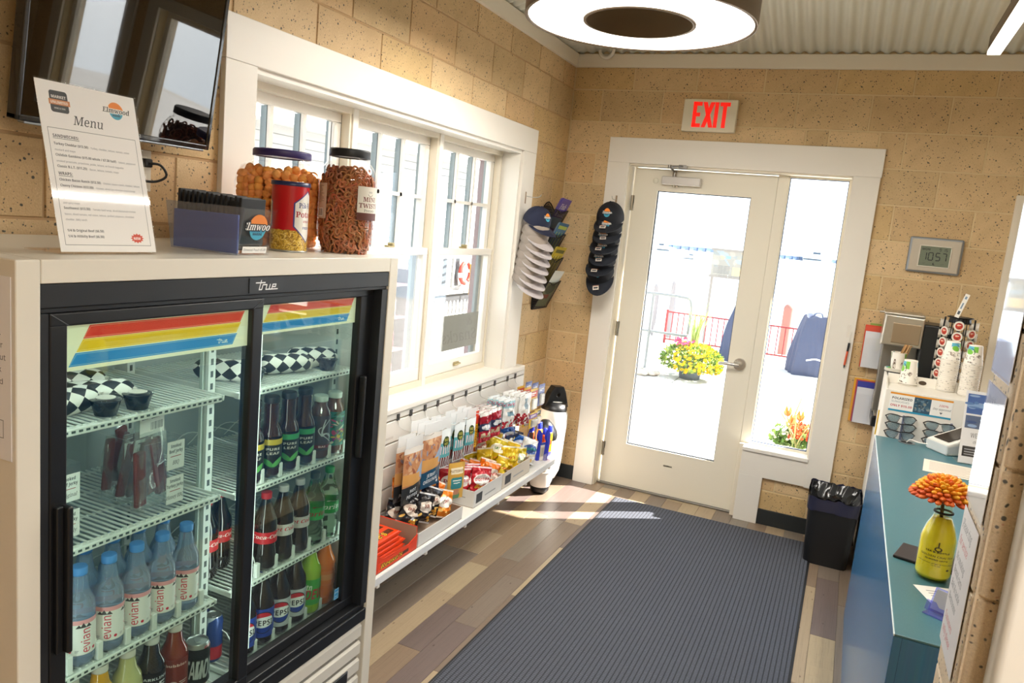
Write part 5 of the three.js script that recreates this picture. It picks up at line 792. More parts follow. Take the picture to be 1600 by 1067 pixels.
{ const t = tray('bright orange open candy box on the shelf end beside the fridge', 0.1, 0.315, 2.175, 2.52, 0.075, redBox, false, true);
  const p = part(t, 'lettering', uvFit(box2(0.215, 0.2156, 0.006, 0.042, 0.05, 0.3), 'z', 'y'), mat('#ffffff', 0.45, { map: reT })), uv = p.geometry.attributes.uv; for (let i = 0; i < uv.count; i++) uv.setX(i, 1 - uv.getX(i)); }
for (let k = 0; k < 7; k++) { const t = thing('candy_bar', `orange candy bar pack in the orange box, ${['lowest front', 'lowest rear', 'middle front', 'middle rear', 'upper front', 'upper rear', 'topmost'][k]} one`, 'candy bar', [0.145 + (1 - k % 2) * 0.085, SY + 0.004 + Math.floor(k / 2) * 0.024, 2.33 - (k % 2) * 0.05 + (k > 3 ? 0.04 : 0)], 0, 'orange candy bars'); const g = rbox(0.07, 0.022, 0.26, 0.008, 3).translate(0, 0.011, 0), uv = g.attributes.uv, p = g.attributes.position; for (let i = 0; i < uv.count; i++) uv.setXY(i, 0.5 - p.getZ(i) / 0.26, 0.5 - p.getX(i) / 0.075); part(t, 'wrapper', g, mat('#ffffff', 0.25, { map: reT })); part(t, 'crimped_end', box2(-0.034, 0.034, 0.009, 0.012, -0.142, -0.128), redBox); part(t, 'crimped_end', box2(-0.034, 0.034, 0.009, 0.012, 0.128, 0.142), redBox); }
tray('white open carton with black and orange chip bags next to the orange box', 0.075, 0.315, 1.75, 2.165, 0.065, cardboard, false);
tray('grey white carton full of red and orange chip bags', 0.055, 0.3, 1.26, 1.6, 0.09, cardboard, true);
tray('grey white carton full of yellow chip bags', 0.055, 0.3, 0.87, 1.25, 0.09, mat('#d6cbbb', 0.75), true);
const chipT = (bg, c2, word, wc) => T2(128, 180, (g, w, h) => { g.fillStyle = bg; g.fillRect(0, 0, w, h); g.fillStyle = 'rgba(255,255,255,.8)'; g.fillRect(0, 0, w, 10); g.fillRect(0, h - 10, w, 10); g.fillStyle = c2; g.beginPath(); g.ellipse(w / 2, h * 0.44, 56, 36, -0.2, 0, 7); g.fill(); g.fillStyle = wc; g.font = 'bold italic 28px sans-serif'; g.textAlign = 'center'; g.save(); g.translate(w / 2, h * 0.48); g.rotate(-0.15); g.fillText(word, 0, 0); g.restore(); for (let k = 0; k < 10; k++) { g.fillStyle = ['#e3a43c', '#f0c36a', bg][k % 3]; g.beginPath(); g.ellipse(rr(20, 108), rr(120, 164), rr(8, 18), rr(5, 10), rnd() * 3, 0, 7); g.fill(); } });
const CH = { red: chipT('#b51f2c', '#f2eeea', 'Doritos', '#b51f2c'), orange: chipT('#ea7a1c', '#f4e9dc', 'Cheetos', '#c22a20'), yellow: chipT('#dfb81c', '#e6cf3c', "Lay's", '#b5301f'), lime: chipT('#cdb51d', '#f0ead0', "Lay's", '#3d7a34'), blue: chipT('#2a62b4', '#dfe7f0', 'Ruffles', '#b72a35'), teal: chipT('#e7e6e0', '#3f5fa0', 'Ruffles', '#2fa07f'), black: chipT('#232022', '#e6dcd0', 'BBQ', '#7a3220'), combo: chipT('#e8851f', '#f4efe6', 'JIF', '#8c2422'), navy: chipT('#2a2f4a', '#d98a30', 'mix', '#f0e2c0') };
const chip = (label, k, at, rot, s = 1, group) => pack('chip_bag', label, 'chip bag', 0.115 * s, 0.15 * s, 0.05 * s, CH[k], at, rot, group, { cr: 0.4, metal: 0.15, rough: 0.25 });
const lean = (ry, rx = -0.35) => [rx, ry, 0];
// black / orange bags in the first white carton
[['black', 0.13, 2.1], ['black', 0.2, 2.1], ['combo', 0.12, 2.0], ['black', 0.24, 2.02], ['combo', 0.15, 1.93], ['black', 0.22, 1.93], ['combo', 0.25, 1.85], ['orange', 0.16, 1.83]].forEach(([k, x, z], i) => chip(`${{ black: 'black', combo: 'orange and white', orange: 'orange' }[k]} chip bag in the white carton by the candy box, ${['rear left', 'front left', 'rear second', 'front second', 'rear third', 'front third', 'front right', 'rear right'][i]} spot`, k, [x, SY + 0.02 + (i % 2) * 0.03, z], [-0.5 + rr(-0.15, 0.15), 1.1 + rr(-0.3, 0.3), rr(-0.25, 0.25)], 0.92));
// hanging trail mix bags and standing pouch behind
for (let k = 0; k < 5; k++) pack('trail_mix_bag', `dark blue and orange snack mix bag hanging low behind the carton, ${ord[k]} from the fridge`, 'bag', 0.11, 0.16, 0.036, k % 2 ? CH.navy : CH.combo, [0.12 + (k % 2) * 0.05, 0.4 - k * 0.004, 2.02 - k * 0.065], [0, PI / 2 - 0.2 + rr(-0.15, 0.15), rr(-0.1, 0.1)], 'snack mix bags', { cr: 0.35, metal: 0.2 });
const butT = T2(128, 200, (g, w, h) => { g.fillStyle = '#d2a54c'; g.fillRect(0, 0, w, h); g.fillStyle = '#efe3c4'; g.fillRect(16, 26, 96, 34); g.fillStyle = '#6a4a2a'; g.font = 'bold 18px serif'; g.textAlign = 'center'; g.fillText('PATTERSON', w / 2, 50); g.fillStyle = '#3f8f97'; g.beginPath(); g.roundRect(18, 78, 92, 64, 14); g.fill(); g.fillStyle = '#e4efe8'; g.fillRect(30, 92, 68, 6); g.fillRect(36, 106, 56, 5); g.fillStyle = '#3f7a4a'; g.beginPath(); g.arc(w / 2, 186, 34, 0, 7); g.fill(); g.fillStyle = '#c58a6a'; g.fillRect(40, 146, 50, 30); });
pack('butter_pouch', 'tan pouch with a teal label hanging left of the red chip carton', 'pouch', 0.1, 0.19, 0.03, butT, [0.22, 0.345, 1.665], [0, PI / 2 - 0.45, 0], null, { cr: 0.15 });
// red and orange carton
for (let k = 0; k < 6; k++) chip(`red chip bag in the grey carton, ${ord[k]} from its left end`, 'red', [0.12 + (k % 2) * 0.06, SY + 0.014, 1.555 - k * 0.026], [-0.25, 1.0 + rr(-0.12, 0.12), 0.1], 1.0, 'red chip bags');
chip('red and white chip bag leaning at the front corner of the grey carton', 'red', [0.25, SY + 0.012, 1.44], [-0.35, 0.95, 0.12], 1.02);
[[0.11, 1.39], [0.16, 1.36], [0.24, 1.33], [0.2, 1.3]].forEach(([x, z], k) => chip(`orange chip bag in the grey carton beside the red ones, ${['rear', 'middle', 'front', 'last'][k]} one`, 'orange', [x, SY + 0.014, z], [-0.35, 1.0 + rr(-0.2, 0.2), rr(-0.1, 0.2)], 1.0));
// yellow carton and bags behind
[[0.1, 1.2, 'lime'], [0.16, 1.2, 'yellow'], [0.23, 1.18, 'yellow'], [0.1, 1.1, 'yellow'], [0.17, 1.08, 'lime'], [0.25, 1.08, 'yellow'], [0.12, 1.0, 'lime'], [0.2, 0.98, 'yellow'], [0.25, 0.95, 'lime'], [0.15, 0.92, 'yellow'], [0.12, 1.05, 'yellow'], [0.18, 1.14, 'lime']].forEach(([x, z, k], i) => chip(`yellow chip bag heaped in the second grey carton, ${['rear left', 'centre left', 'front left', 'rear', 'centre', 'front', 'rear right', 'centre right', 'front right', 'right end', 'upper rear', 'upper front'][i]} one`, k, [x, SY + 0.016 + (i > 9 ? 0.09 : i % 2 * 0.035), z], [-0.3 + rr(-0.3, 0.2), 0.95 + rr(-0.4, 0.4), rr(-0.4, 0.4)], 0.95));
for (let k = 0; k < 3; k++) chip(`orange chip bag behind the yellow ones against the slats, ${ord[k]} one`, 'orange', [0.085, SY + 0.1, 1.12 - k * 0.08], [-0.1, 1.2, rr(-0.2, 0.2)], 0.9);
[['blue', 0.1, 0.96], ['blue', 0.15, 0.9], ['blue', 0.2, 0.86], ['teal', 0.26, 0.84], ['blue', 0.12, 0.84]].forEach(([k, x, z], i) => chip(`${k === 'teal' ? 'white and green' : 'blue'} chip bag behind the yellow carton, ${['rear', 'second', 'third', 'front', 'last'][i]} one`, k, [x, SY + (i < 2 ? 0.11 : 0.06) - (i === 3 ? 0.02 : 0), z], [-0.5, 1.0 + rr(-0.3, 0.3), rr(-0.3, 0.3)], 1.0));
// pain reliever carton, dark bottle, sun cream rack
{ const at = T2(160, 110, (g, w, h) => { g.fillStyle = '#23355e'; g.fillRect(0, 0, w, h); g.fillStyle = '#e8cf3d'; g.font = 'bold 44px serif'; g.textAlign = 'center'; g.fillText('Advil', w / 2, 50); g.fillStyle = '#8fb2c8'; g.fillRect(24, 66, 110, 6); g.fillRect(24, 80, 80, 5); g.fillStyle = '#c23a3a'; g.fillRect(120, 78, 30, 18); });
  const t = thing('medicine_carton', 'dark blue medicine carton with yellow lettering on the shelf', 'carton', [0.13, SY + 0.0003, 0.83], PI / 2 - 0.3);
  part(t, 'stand_block', rbox(0.13, 0.11, 0.09, 0.002).translate(0, 0.055, 0), mat('#2c3350', 0.5));
  part(t, 'carton', uvFit(rbox(0.155, 0.09, 0.1, 0.002).translate(0, 0.156, 0), 'x', 'y'), mat('#ffffff', 0.35, { map: at })); part(t, 'lid_print', box2(-0.05, 0.05, 0.2012, 0.2016, -0.03, 0.03), mat('#c9b43c', 0.5)); }
{ const t = thing('lotion_bottle', 'tall dark brown bottle between the chips and the blue tubes', 'bottle', [0.24, SY + 0.0003, 0.74]); part(t, 'body', lathe([[0.0001, 0], [0.024, 0.001], [0.026, 0.012], [0.026, 0.13], [0.016, 0.16], [0.0001, 0.16]], 26), mat('#2a2422', 0.2)); part(t, 'cap', lathe([[0.014, 0.16], [0.014, 0.2], [0.0001, 0.202]], 20), mat('#4b2c24', 0.3)); }
const sunT = T2(96, 160, (g, w, h) => { g.fillStyle = '#f1ede2'; g.fillRect(0, 0, w, h); g.fillStyle = '#d9d0ba'; g.fillRect(0, 40, w, 90); g.fillStyle = '#3a56b0'; g.fillRect(0, 0, w, 20); g.fillStyle = '#9a9484'; for (let k = 0; k < 6; k++) g.fillRect(14, 54 + k * 12, 60, 4); });
function sunBottle(label, at, body, cap, print, h = 0.15) { const t = thing('sunscreen_bottle', label, 'bottle', at, PI / 2 - 0.4);
  part(t, 'body', lathe([[0.0001, 0], [0.02, 0.001], [0.023, 0.02], [0.023, h * 0.72], [0.017, h * 0.8], [0.0001, h * 0.8]], 24).scale(1, 1, 0.7), body); part(t, 'cap', lathe([[0.0175, h * 0.8], [0.0185, h * 0.86], [0.015, h], [0.0001, h + 0.002]], 24).scale(1, 1, 0.75), mat(cap, 0.3)); part(t, 'foot', lathe([[0.0001, -0.0005], [0.0215, -0.0005], [0.0245, 0.024], [0.0232, 0.03]], 24).scale(1, 1, 0.72), mat(cap, 0.3)); if (print) part(t, 'print', rbox2(-0.008, 0.008, h * 0.4, h * 0.55, 0.0162, 0.0168, 0.0002), mat(print, 0.5)); }
const blueC = '#2f3ec0';
sunBottle('orange sunscreen bottle with blue cap behind the blue tubes', [0.255, SY + 0.001, 0.545], mat('#e2571e', 0.35), blueC, '#2f3ec0', 0.19);
sunBottle('yellow sunscreen bottle with blue cap at the shelf end', [0.27, SY + 0.001, 0.495], mat('#f0a81c', 0.35), blueC, '#e2571e', 0.2);
sunBottle('yellow sunscreen bottle behind, against the white fender', [0.2, SY + 0.001, 0.5], mat('#efaa22', 0.35), blueC, '#e2571e', 0.21); sunBottle('orange sunscreen bottle at the back of the blue tubes', [0.17, SY + 0.001, 0.56], mat('#dd5a20', 0.35), blueC, null, 0.2);
[[0.19, 0.675], [0.235, 0.635], [0.275, 0.6]].forEach(([x, z], k) => { const t = thing('sun_cream_tube', `blue and cream sun cream tube on the shelf, ${['left', 'middle', 'right'][k]} of three`, 'tube', [x, SY + 0.0003, z], PI / 2 - 0.35, 'blue sun cream tubes');
  part(t, 'label_card', uvFit(rbox2(-0.026, 0.01, 0.0, 0.115, -0.004, 0.004, 0.002), 'x', 'y'), mat('#ffffff', 0.4, { map: sunT }));
  part(t, 'tube_body', extr([[0.0, 0], [0.016, 0], [0.026, 0.11], [0.024, 0.17], [0.006, 0.19], [-0.006, 0.16], [-0.004, 0.14], [0.008, 0.12]], 0.014, 0.003).translate(0.004, 0.003, 0.006), mat(blueC, 0.28)); });
{ const t = thing('acrylic_rack', 'clear plastic stand under the blue sun cream tubes', 'stand', [0.28, SY + 0.0003, 0.57], 0); part(t, 'front_lip', rbox2(0.02, 0.023, 0, 0.05, -0.09, 0.15, 0.001), clearPl); }
// ---------------------------------------------------------------- boat fenders in the corner
function fender(label, at, rot, R, L, round) {
  const t = thing('boat_fender', label, 'boat fender', at); t.rotation.set(...rot); const k = mat('#f3f1ec', 0.3), b = mat('#141517', 0.35);
  part(t, 'body', lathe([[0.0001, 0.02], [R * 0.45, 0.02], [R * 0.75, 0.05], [R * 0.95, 0.11], [R, 0.17], [R, L - 0.17], [R * 0.93, L - 0.1], [R * 0.7, L - 0.045], [R * 0.45, L - 0.02], [0.0001, L - 0.018]], 36), k);
  part(t, 'seam', new THREE.TorusGeometry(R * 1.002, 0.003, 6, 40).rotateX(PI / 2).translate(0, L * 0.32, 0), mat('#b9b5aa', 0.4));
  part(t, 'lower_cap', lathe([[0.0001, 0], [R * 0.5, 0.0], [R * 0.72, 0.022], [R * 0.76, 0.052], [R * 0.6, 0.05], [0.0001, 0.03]], 30), b);
  if (round) part(t, 'upper_cap', lathe([[R * 0.97, L - 0.125], [R * 1.0, L - 0.1], [R * 0.92, L - 0.07], [R * 0.6, L - 0.03], [R * 0.3, L - 0.005], [0.0001, L]], 32), b);
  else { const s = shapeOf([[-R * 0.8, 0], [R * 0.8, 0], [R * 0.5, 0.09], [R * 0.3, 0.125], [-R * 0.3, 0.125], [-R * 0.5, 0.09]]); const h = new THREE.Path(); h.absarc(0, 0.075, 0.019, 0, 7, true); s.holes.push(h); part(t, 'upper_eye', merge(extr(s, 0.05, 0.008).translate(0, L - 0.05, -0.025), lathe([[R * 0.86, L - 0.08], [R * 0.8, L - 0.03], [0.0001, L - 0.015]], 28)), b); }
}
fender('white boat fender with a black pierced eye standing in the corner', [0.145, 0.001, 0.2], [0, 0.9, -0.06], 0.105, 0.6, false);
fender('white boat fender with a rounded black cap behind the sunscreen', [0.2, 0.001, 0.395], [0.02, 0.6, 0.0], 0.085, 0.5, true);

// ---------------------------------------------------------------- on top of the fridge
const TY = FH + 0.0004;
const sunLogo = (g, x, y, s, word = true) => { g.save(); g.translate(x, y); g.fillStyle = '#f08a2b'; g.beginPath(); g.arc(0, 0, s, PI, 0); g.fill(); g.fillStyle = '#3fa6c4'; g.beginPath(); g.arc(0, 0, s * 0.86, 0, PI); g.fill(); g.fillStyle = '#2a7fa6'; g.fillRect(-s * 0.7, s * 0.2, s * 1.4, s * 0.09); g.fillRect(-s * 0.5, s * 0.42, s, s * 0.08); if (word) { g.font = `italic bold ${s * 0.72}px serif`; g.textAlign = 'center'; g.lineWidth = s * 0.16; g.strokeStyle = word === 2 ? '#1b1f26' : '#f4f2ec'; g.strokeText('Elmwood', 0, s * 0.16); g.fillStyle = word === 2 ? '#f4f2ec' : '#1b1f26'; g.fillText('Elmwood', 0, s * 0.16); g.font = `bold ${s * 0.26}px sans-serif`; g.fillStyle = '#1b1f26'; g.fillText('MARINE', 0, s * 0.52); } g.restore(); };
{ // menu stand
  const mt = tex(560, 820, (g, w, h) => {
    g.fillStyle = '#f5f3f0'; g.fillRect(0, 0, w, h); g.fillStyle = '#3c4046'; g.beginPath(); g.roundRect(64, 44, 96, 104, 14); g.fill(); g.fillStyle = '#d08a5c'; g.fillRect(58, 86, 112, 26); g.fillStyle = '#f2f0ea'; g.textAlign = 'center'; g.font = 'bold 20px sans-serif'; g.fillText('MARKET', 112, 80); g.font = 'bold 17px sans-serif'; g.fillText('UNLIMITED', 113, 106); g.font = '10px sans-serif'; g.fillText('WINE & DINE', 112, 132);
    sunLogo(g, w - 126, 92, 48); g.fillStyle = '#26282c'; g.font = 'italic 62px serif'; g.fillText('Menu', w / 2 - 24, 196);
    g.strokeStyle = '#54575c'; g.lineWidth = 2; g.strokeRect(30, 226, w - 60, h - 260); g.textAlign = 'left'; let y = 270;
    const L = [['u', 'SANDWICHES:'], ['b', 'Turkey Cheddar ($13.50)', '- Turkey, cheddar, lettuce, tomato, onion'], ['s', 'mustard and mayo'], ['b', 'Childish Gambino ($15.00 whole / $7.50 half)', '- Salami, pepperoni'], ['s', 'smoked prosciutto, provolone, pickle, lettuce, on french baguette'], ['b', 'Classic B.L.T. ($11.25)', '- Bacon, lettuce, tomato, mayo'], ['u', 'WRAPS:'], ['b', 'Chicken Bacon Ranch ($12.50)', '- Chicken, bacon, ranch, cheddar, lettuce'], ['b', 'Cherry Chicken ($13.00)', '- Chicken, dried tart cherries, cherry brew'], ['s', 'vinaigrette, goat cheese, caramel cucumber and lettuce'], ['b', 'Spicy Bob ($13.00)', '- Turkey, sharp cheddar, cucumber, jalapeno, lettuce'], ['s', 'and spicy mayo'], ['b', 'Southwest ($13.50)', '- Tomato basil wrap, diced blackened chicken'], ['s', 'bacon, diced tomato, red onion, lettuce, pickled jalapenos, shredded'], ['s', 'cheddar, BBQ ranch'], ['n', ''], ['b', '1/4 lb Original Beef ($6.50)', ''], ['b', '1/4 lb Hillbilly Beef ($6.50)', '']];
    for (const [k, a, b] of L) { g.fillStyle = k === 's' ? '#8a8c90' : '#3c3e42'; g.font = k === 'u' ? 'bold 21px sans-serif' : k === 's' ? '13px sans-serif' : 'bold 16px sans-serif'; g.fillText(a, 50, y); if (k === 'u') g.fillRect(50, y + 4, g.measureText(a).width, 2); if (b) { const x = 56 + g.measureText(a).width; g.font = '13px sans-serif'; g.fillStyle = '#85878b'; g.fillText(b, x, y, w - 46 - x); } y += k === 's' ? 26 : 28; if (a.startsWith('Classic') || a.startsWith('SAND')) y += 8; }
    g.fillStyle = '#d9472e'; g.beginPath(); for (let k = 0; k < 24; k++) { const a = k * PI / 12, r = k % 2 ? 30 : 42; g.lineTo(w - 110 + r * Math.cos(a), h - 72 + r * 0.62 * Math.sin(a)); } g.fill(); g.fillStyle = '#fff'; g.font = 'bold 20px sans-serif'; g.fillText('NEW', w - 134, h - 64);
  });
  const t = thing('menu_stand', 'printed white menu card in a clear slanted stand on the fridge', 'menu', [0.506, TY, 3.862], 90 * D2R);
  const W = 0.222, H = 0.335, tilt = -0.24;
  const p = part(t, 'printed_menu', sheet(W - 0.004, H - 0.004, 0.001).translate(0, H / 2, 0), mat('#ffffff', 0.55, { map: mt }), [0, 0.003, 0], [tilt, 0, 0]);
  part(t, 'clear_sleeve', rbox(W, H, 0.0018, 0.0008).translate(0, H / 2, 0.0022), clearPl, [0, 0.003, 0], [tilt, 0, 0]);
  part(t, 'foot', rbox2(-W / 2, W / 2, 0, 0.0025, -0.11, 0.0, 0.001), clearPl);
}
{ // phone pouch bin: long side toward the viewer, the logo end toward the aisle
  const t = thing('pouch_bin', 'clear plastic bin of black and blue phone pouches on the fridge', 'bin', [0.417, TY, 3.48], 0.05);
  const L = 0.246, Wd = 0.12, H = 0.116, k = 0.003;                          // local x = toward the aisle, z = toward the viewer
  const trap = (d) => extr([[-L / 2 + 0.02, 0], [L / 2 - 0.02, 0], [L / 2, H], [-L / 2, H]], d);
  part(t, 'front_wall', trap(k).translate(0, 0, Wd / 2 - k), mat('#dfe6f2', 0.04, { transmission: 0.92, thickness: 0 })); part(t, 'back_wall', trap(k).translate(0, 0, -Wd / 2), clearPl); part(t, 'bottom', box2(-L / 2 + 0.022, L / 2 - 0.022, 0, k, -Wd / 2 + k, Wd / 2 - k), clearPl);
  part(t, 'end_wall', extr([[-Wd / 2 + k, 0], [Wd / 2 - k, 0], [Wd / 2 - k, H], [-Wd / 2 + k, H]], k).rotateY(PI / 2), clearPl, [L / 2 - 0.023, 0, 0], [0, 0, -0.147]);
  const lt = tex(160, 200, (g, w, h) => { g.clearRect(0, 0, w, h); sunLogo(g, w / 2, 84, 62, 2); g.fillStyle = '#efefec'; g.fillRect(0, 168, w, 30); g.fillStyle = '#55585c'; g.font = '16px sans-serif'; g.fillText('Elmwood Pouch $5.00', 6, 189, w - 12); });
  part(t, 'logo_sticker', sheet(0.088, 0.11, 0.0008).rotateY(PI / 2).translate(0.0045, 0.06, 0), new THREE.MeshStandardMaterial({ map: lt, transparent: true, alphaTest: 0.3, roughness: 0.5 }), [L / 2 - 0.023, 0, 0], [0, 0, -0.147]);
  part(t, 'blue_sheen_panel', uvFit(rbox(L - 0.044, 0.094, 0.006, 0.002).translate(-0.002, 0.05, Wd / 2 - 0.009), 'x', 'y'), mat('#4f74c0', 0.22));  // even blue panel standing in for the sheen on the bin front
  for (let n = 0; n < 14; n++) part(t, 'black_pouch', rbox(0.0085, H + 0.004 - (n % 3) * 0.003, Wd - 0.03, 0.003).translate(-L / 2 + 0.016 + n * 0.0148, H / 2 + 0.026, -0.005), mat('#131518', 0.6), null, [0, 0.0, -0.04]);
  part(t, 'black_cloth', rbox(0.035, H + 0.005, Wd - 0.03, 0.008).translate(L / 2 - 0.055, H / 2 + 0.012, -0.003), mat('#15191a', 0.8));
}
function jar(name, label, at, R, H, neck, lid, lidH, o) {
  const t = thing(name, label, 'jar', at, o.ry ?? 0); const w = 0.002;
  const prof = [[0.0001, 0.001], [R * 0.72, 0], [R * 0.86, 0.006], ...o.wall, [neck, H - lidH - 0.014], [neck, H - lidH + 0.004]];
  part(t, 'jar_wall', lathe(prof, 48), mat('#ffffff', 0.02, { transmission: 1, thickness: 0, ior: 1.4 }));
  part(t, 'lid', lathe([[0.0001, H], [neck * 1.02, H], [neck * 1.06, H - 0.004], [neck * 1.06, H - lidH], [neck * 0.98, H - lidH], [neck * 0.98, H - lidH + 0.003], [0.0001, H - lidH + 0.004]], 48), mat(lid, 0.4)); return t;
}
{ // cheese ball jar
  const R = 0.138, H = 0.292, t = jar('cheese_ball_jar', 'big clear jar of orange cheese balls with a purple lid', [0.222, TY, 3.045], R, H, 0.083, '#3a2f6e', 0.022, { wall: [[R * 0.97, 0.03], [R, 0.06], [R, 0.185], [R * 0.97, 0.21], [R * 0.87, 0.238], [R * 0.7, 0.254]] });
  const g = new THREE.IcosahedronGeometry(0.0135, 2), p = g.attributes.position; for (let i = 0; i < p.count; i++) { const n = 1 + noise.noise(p.getX(i) * 130, p.getY(i) * 130, p.getZ(i) * 130) * 0.18; p.setXYZ(i, p.getX(i) * n, p.getY(i) * n, p.getZ(i) * n); } g.computeVertexNormals();
  const put = []; for (let y = 0.016; y < 0.232; y += 0.0195) { const Ry = (y < 0.04 ? R * 0.86 : R * 0.975) - 0.0155; for (let r = Ry; r > Ry - 0.05; r -= 0.024) { const n = Math.floor(2 * PI * r / 0.0255); for (let k = 0; k < n; k++) { const a = 2 * PI * (k + (Math.round(y * 100) % 2) * 0.5) / n + rr(-0.05, 0.05); const yy = y + rr(-0.004, 0.004); if (yy < 0.215 + 0.012 * Math.sin(a * 3) + (r < Ry - 0.01 ? 0.008 : 0)) put.push([(r + rr(-0.002, 0)) * Math.cos(a), yy, (r + rr(-0.002, 0)) * Math.sin(a)]); } } }
  for (let k = 0; k < 60; k++) { const a = rnd() * 2 * PI, r = Math.sqrt(rnd()) * (R - 0.03); put.push([r * Math.cos(a), 0.214 + rr(0, 0.012), r * Math.sin(a)]); }
  const im = new THREE.InstancedMesh(g, mat(new THREE.Color(1.0, 0.46, 0.12), 0.8), put.length); im.name = 'cheese_balls'; im.userData.kind = 'stuff'; const M = new THREE.Matrix4(), C2 = new THREE.Color(); put.forEach((q, i) => { M.makeRotationY(rnd() * 6).setPosition(...q); im.setMatrixAt(i, M); im.setColorAt(i, C2.setRGB(1, rr(0.82, 1), rr(0.7, 1))); }); t.add(im);
}
{ // potato stick can
  const ct = tex(768, 512, (g, w, h) => {
    g.fillStyle = '#c2141c'; g.fillRect(0, 0, w, h); g.fillStyle = '#c2a13a'; g.fillRect(0, h * 0.69, w, h); for (let k = 0; k < 1500; k++) { g.strokeStyle = ['#e0bb4a', '#d2a63a', '#b98a2a', '#8a6420', '#ecd07a'][k % 5]; g.lineWidth = rr(3, 7); const x = rnd() * w, y = h * rr(0.69, 1), a = rr(-1.4, 1.4); g.beginPath(); g.moveTo(x, y); g.quadraticCurveTo(x + 14, y - 8, x + 36 * Math.cos(a), Math.max(h * 0.685, y + 36 * Math.sin(a))); g.stroke(); }
    for (const x of [w * 0.5, w]) { const X = x - 0; for (const dx of [0, -w]) { g.fillStyle = '#3a3f86'; const pg = (o) => { g.beginPath(); g.moveTo(X + dx - 96 - o, h * 0.28 - o * 0.3); g.lineTo(X + dx + 4, h * 0.1 - o); g.lineTo(X + dx + 100 + o, h * 0.28 - o * 0.3); g.lineTo(X + dx + 100 + o, h * 0.62 + o * 0.3); g.lineTo(X + dx + 4, h * 0.84 + o); g.lineTo(X + dx - 96 - o, h * 0.62 + o * 0.3); g.fill(); }; pg(14); g.fillStyle = '#eceae2'; pg(4); g.fillStyle = '#2f3370'; g.textAlign = 'center'; g.font = 'bold 54px serif'; g.fillText('Pik-Nik', X + dx, h * 0.34, 150); g.fillStyle = '#a8202c'; g.font = 'bold 62px serif'; g.fillText('Potato', X + dx, h * 0.48, 190); g.font = 'bold 22px sans-serif'; g.fillText('STICKS', X + dx, h * 0.56); g.fillStyle = '#4a4e8a'; g.font = 'bold 26px sans-serif'; g.fillText('FRESH', X + dx, h * 0.66); } }
  });
  const t = thing('potato_stick_can', 'tall red can of potato sticks with a dark blue lid', 'can', [0.405, TY, 3.213], face(103)); const R = 0.0515, H = 0.19;
  part(t, 'printed_wall', cyl(R, R, H - 0.006, 56, true).translate(0, H / 2, 0), mat('#ffffff', 0.28, { map: ct }));
  part(t, 'base_rim', new THREE.TorusGeometry(R, 0.0026, 8, 48).rotateX(PI / 2).translate(0, 0.0026, 0), mat('#bfc0be', 0.3, { metalness: 0.8 }));
  part(t, 'lid', lathe([[0.0001, H + 0.003], [R * 0.9, H + 0.003], [R * 1.04, H + 0.005], [R * 1.05, H - 0.006], [R, H - 0.007]], 48), mat('#25305c', 0.35));
}
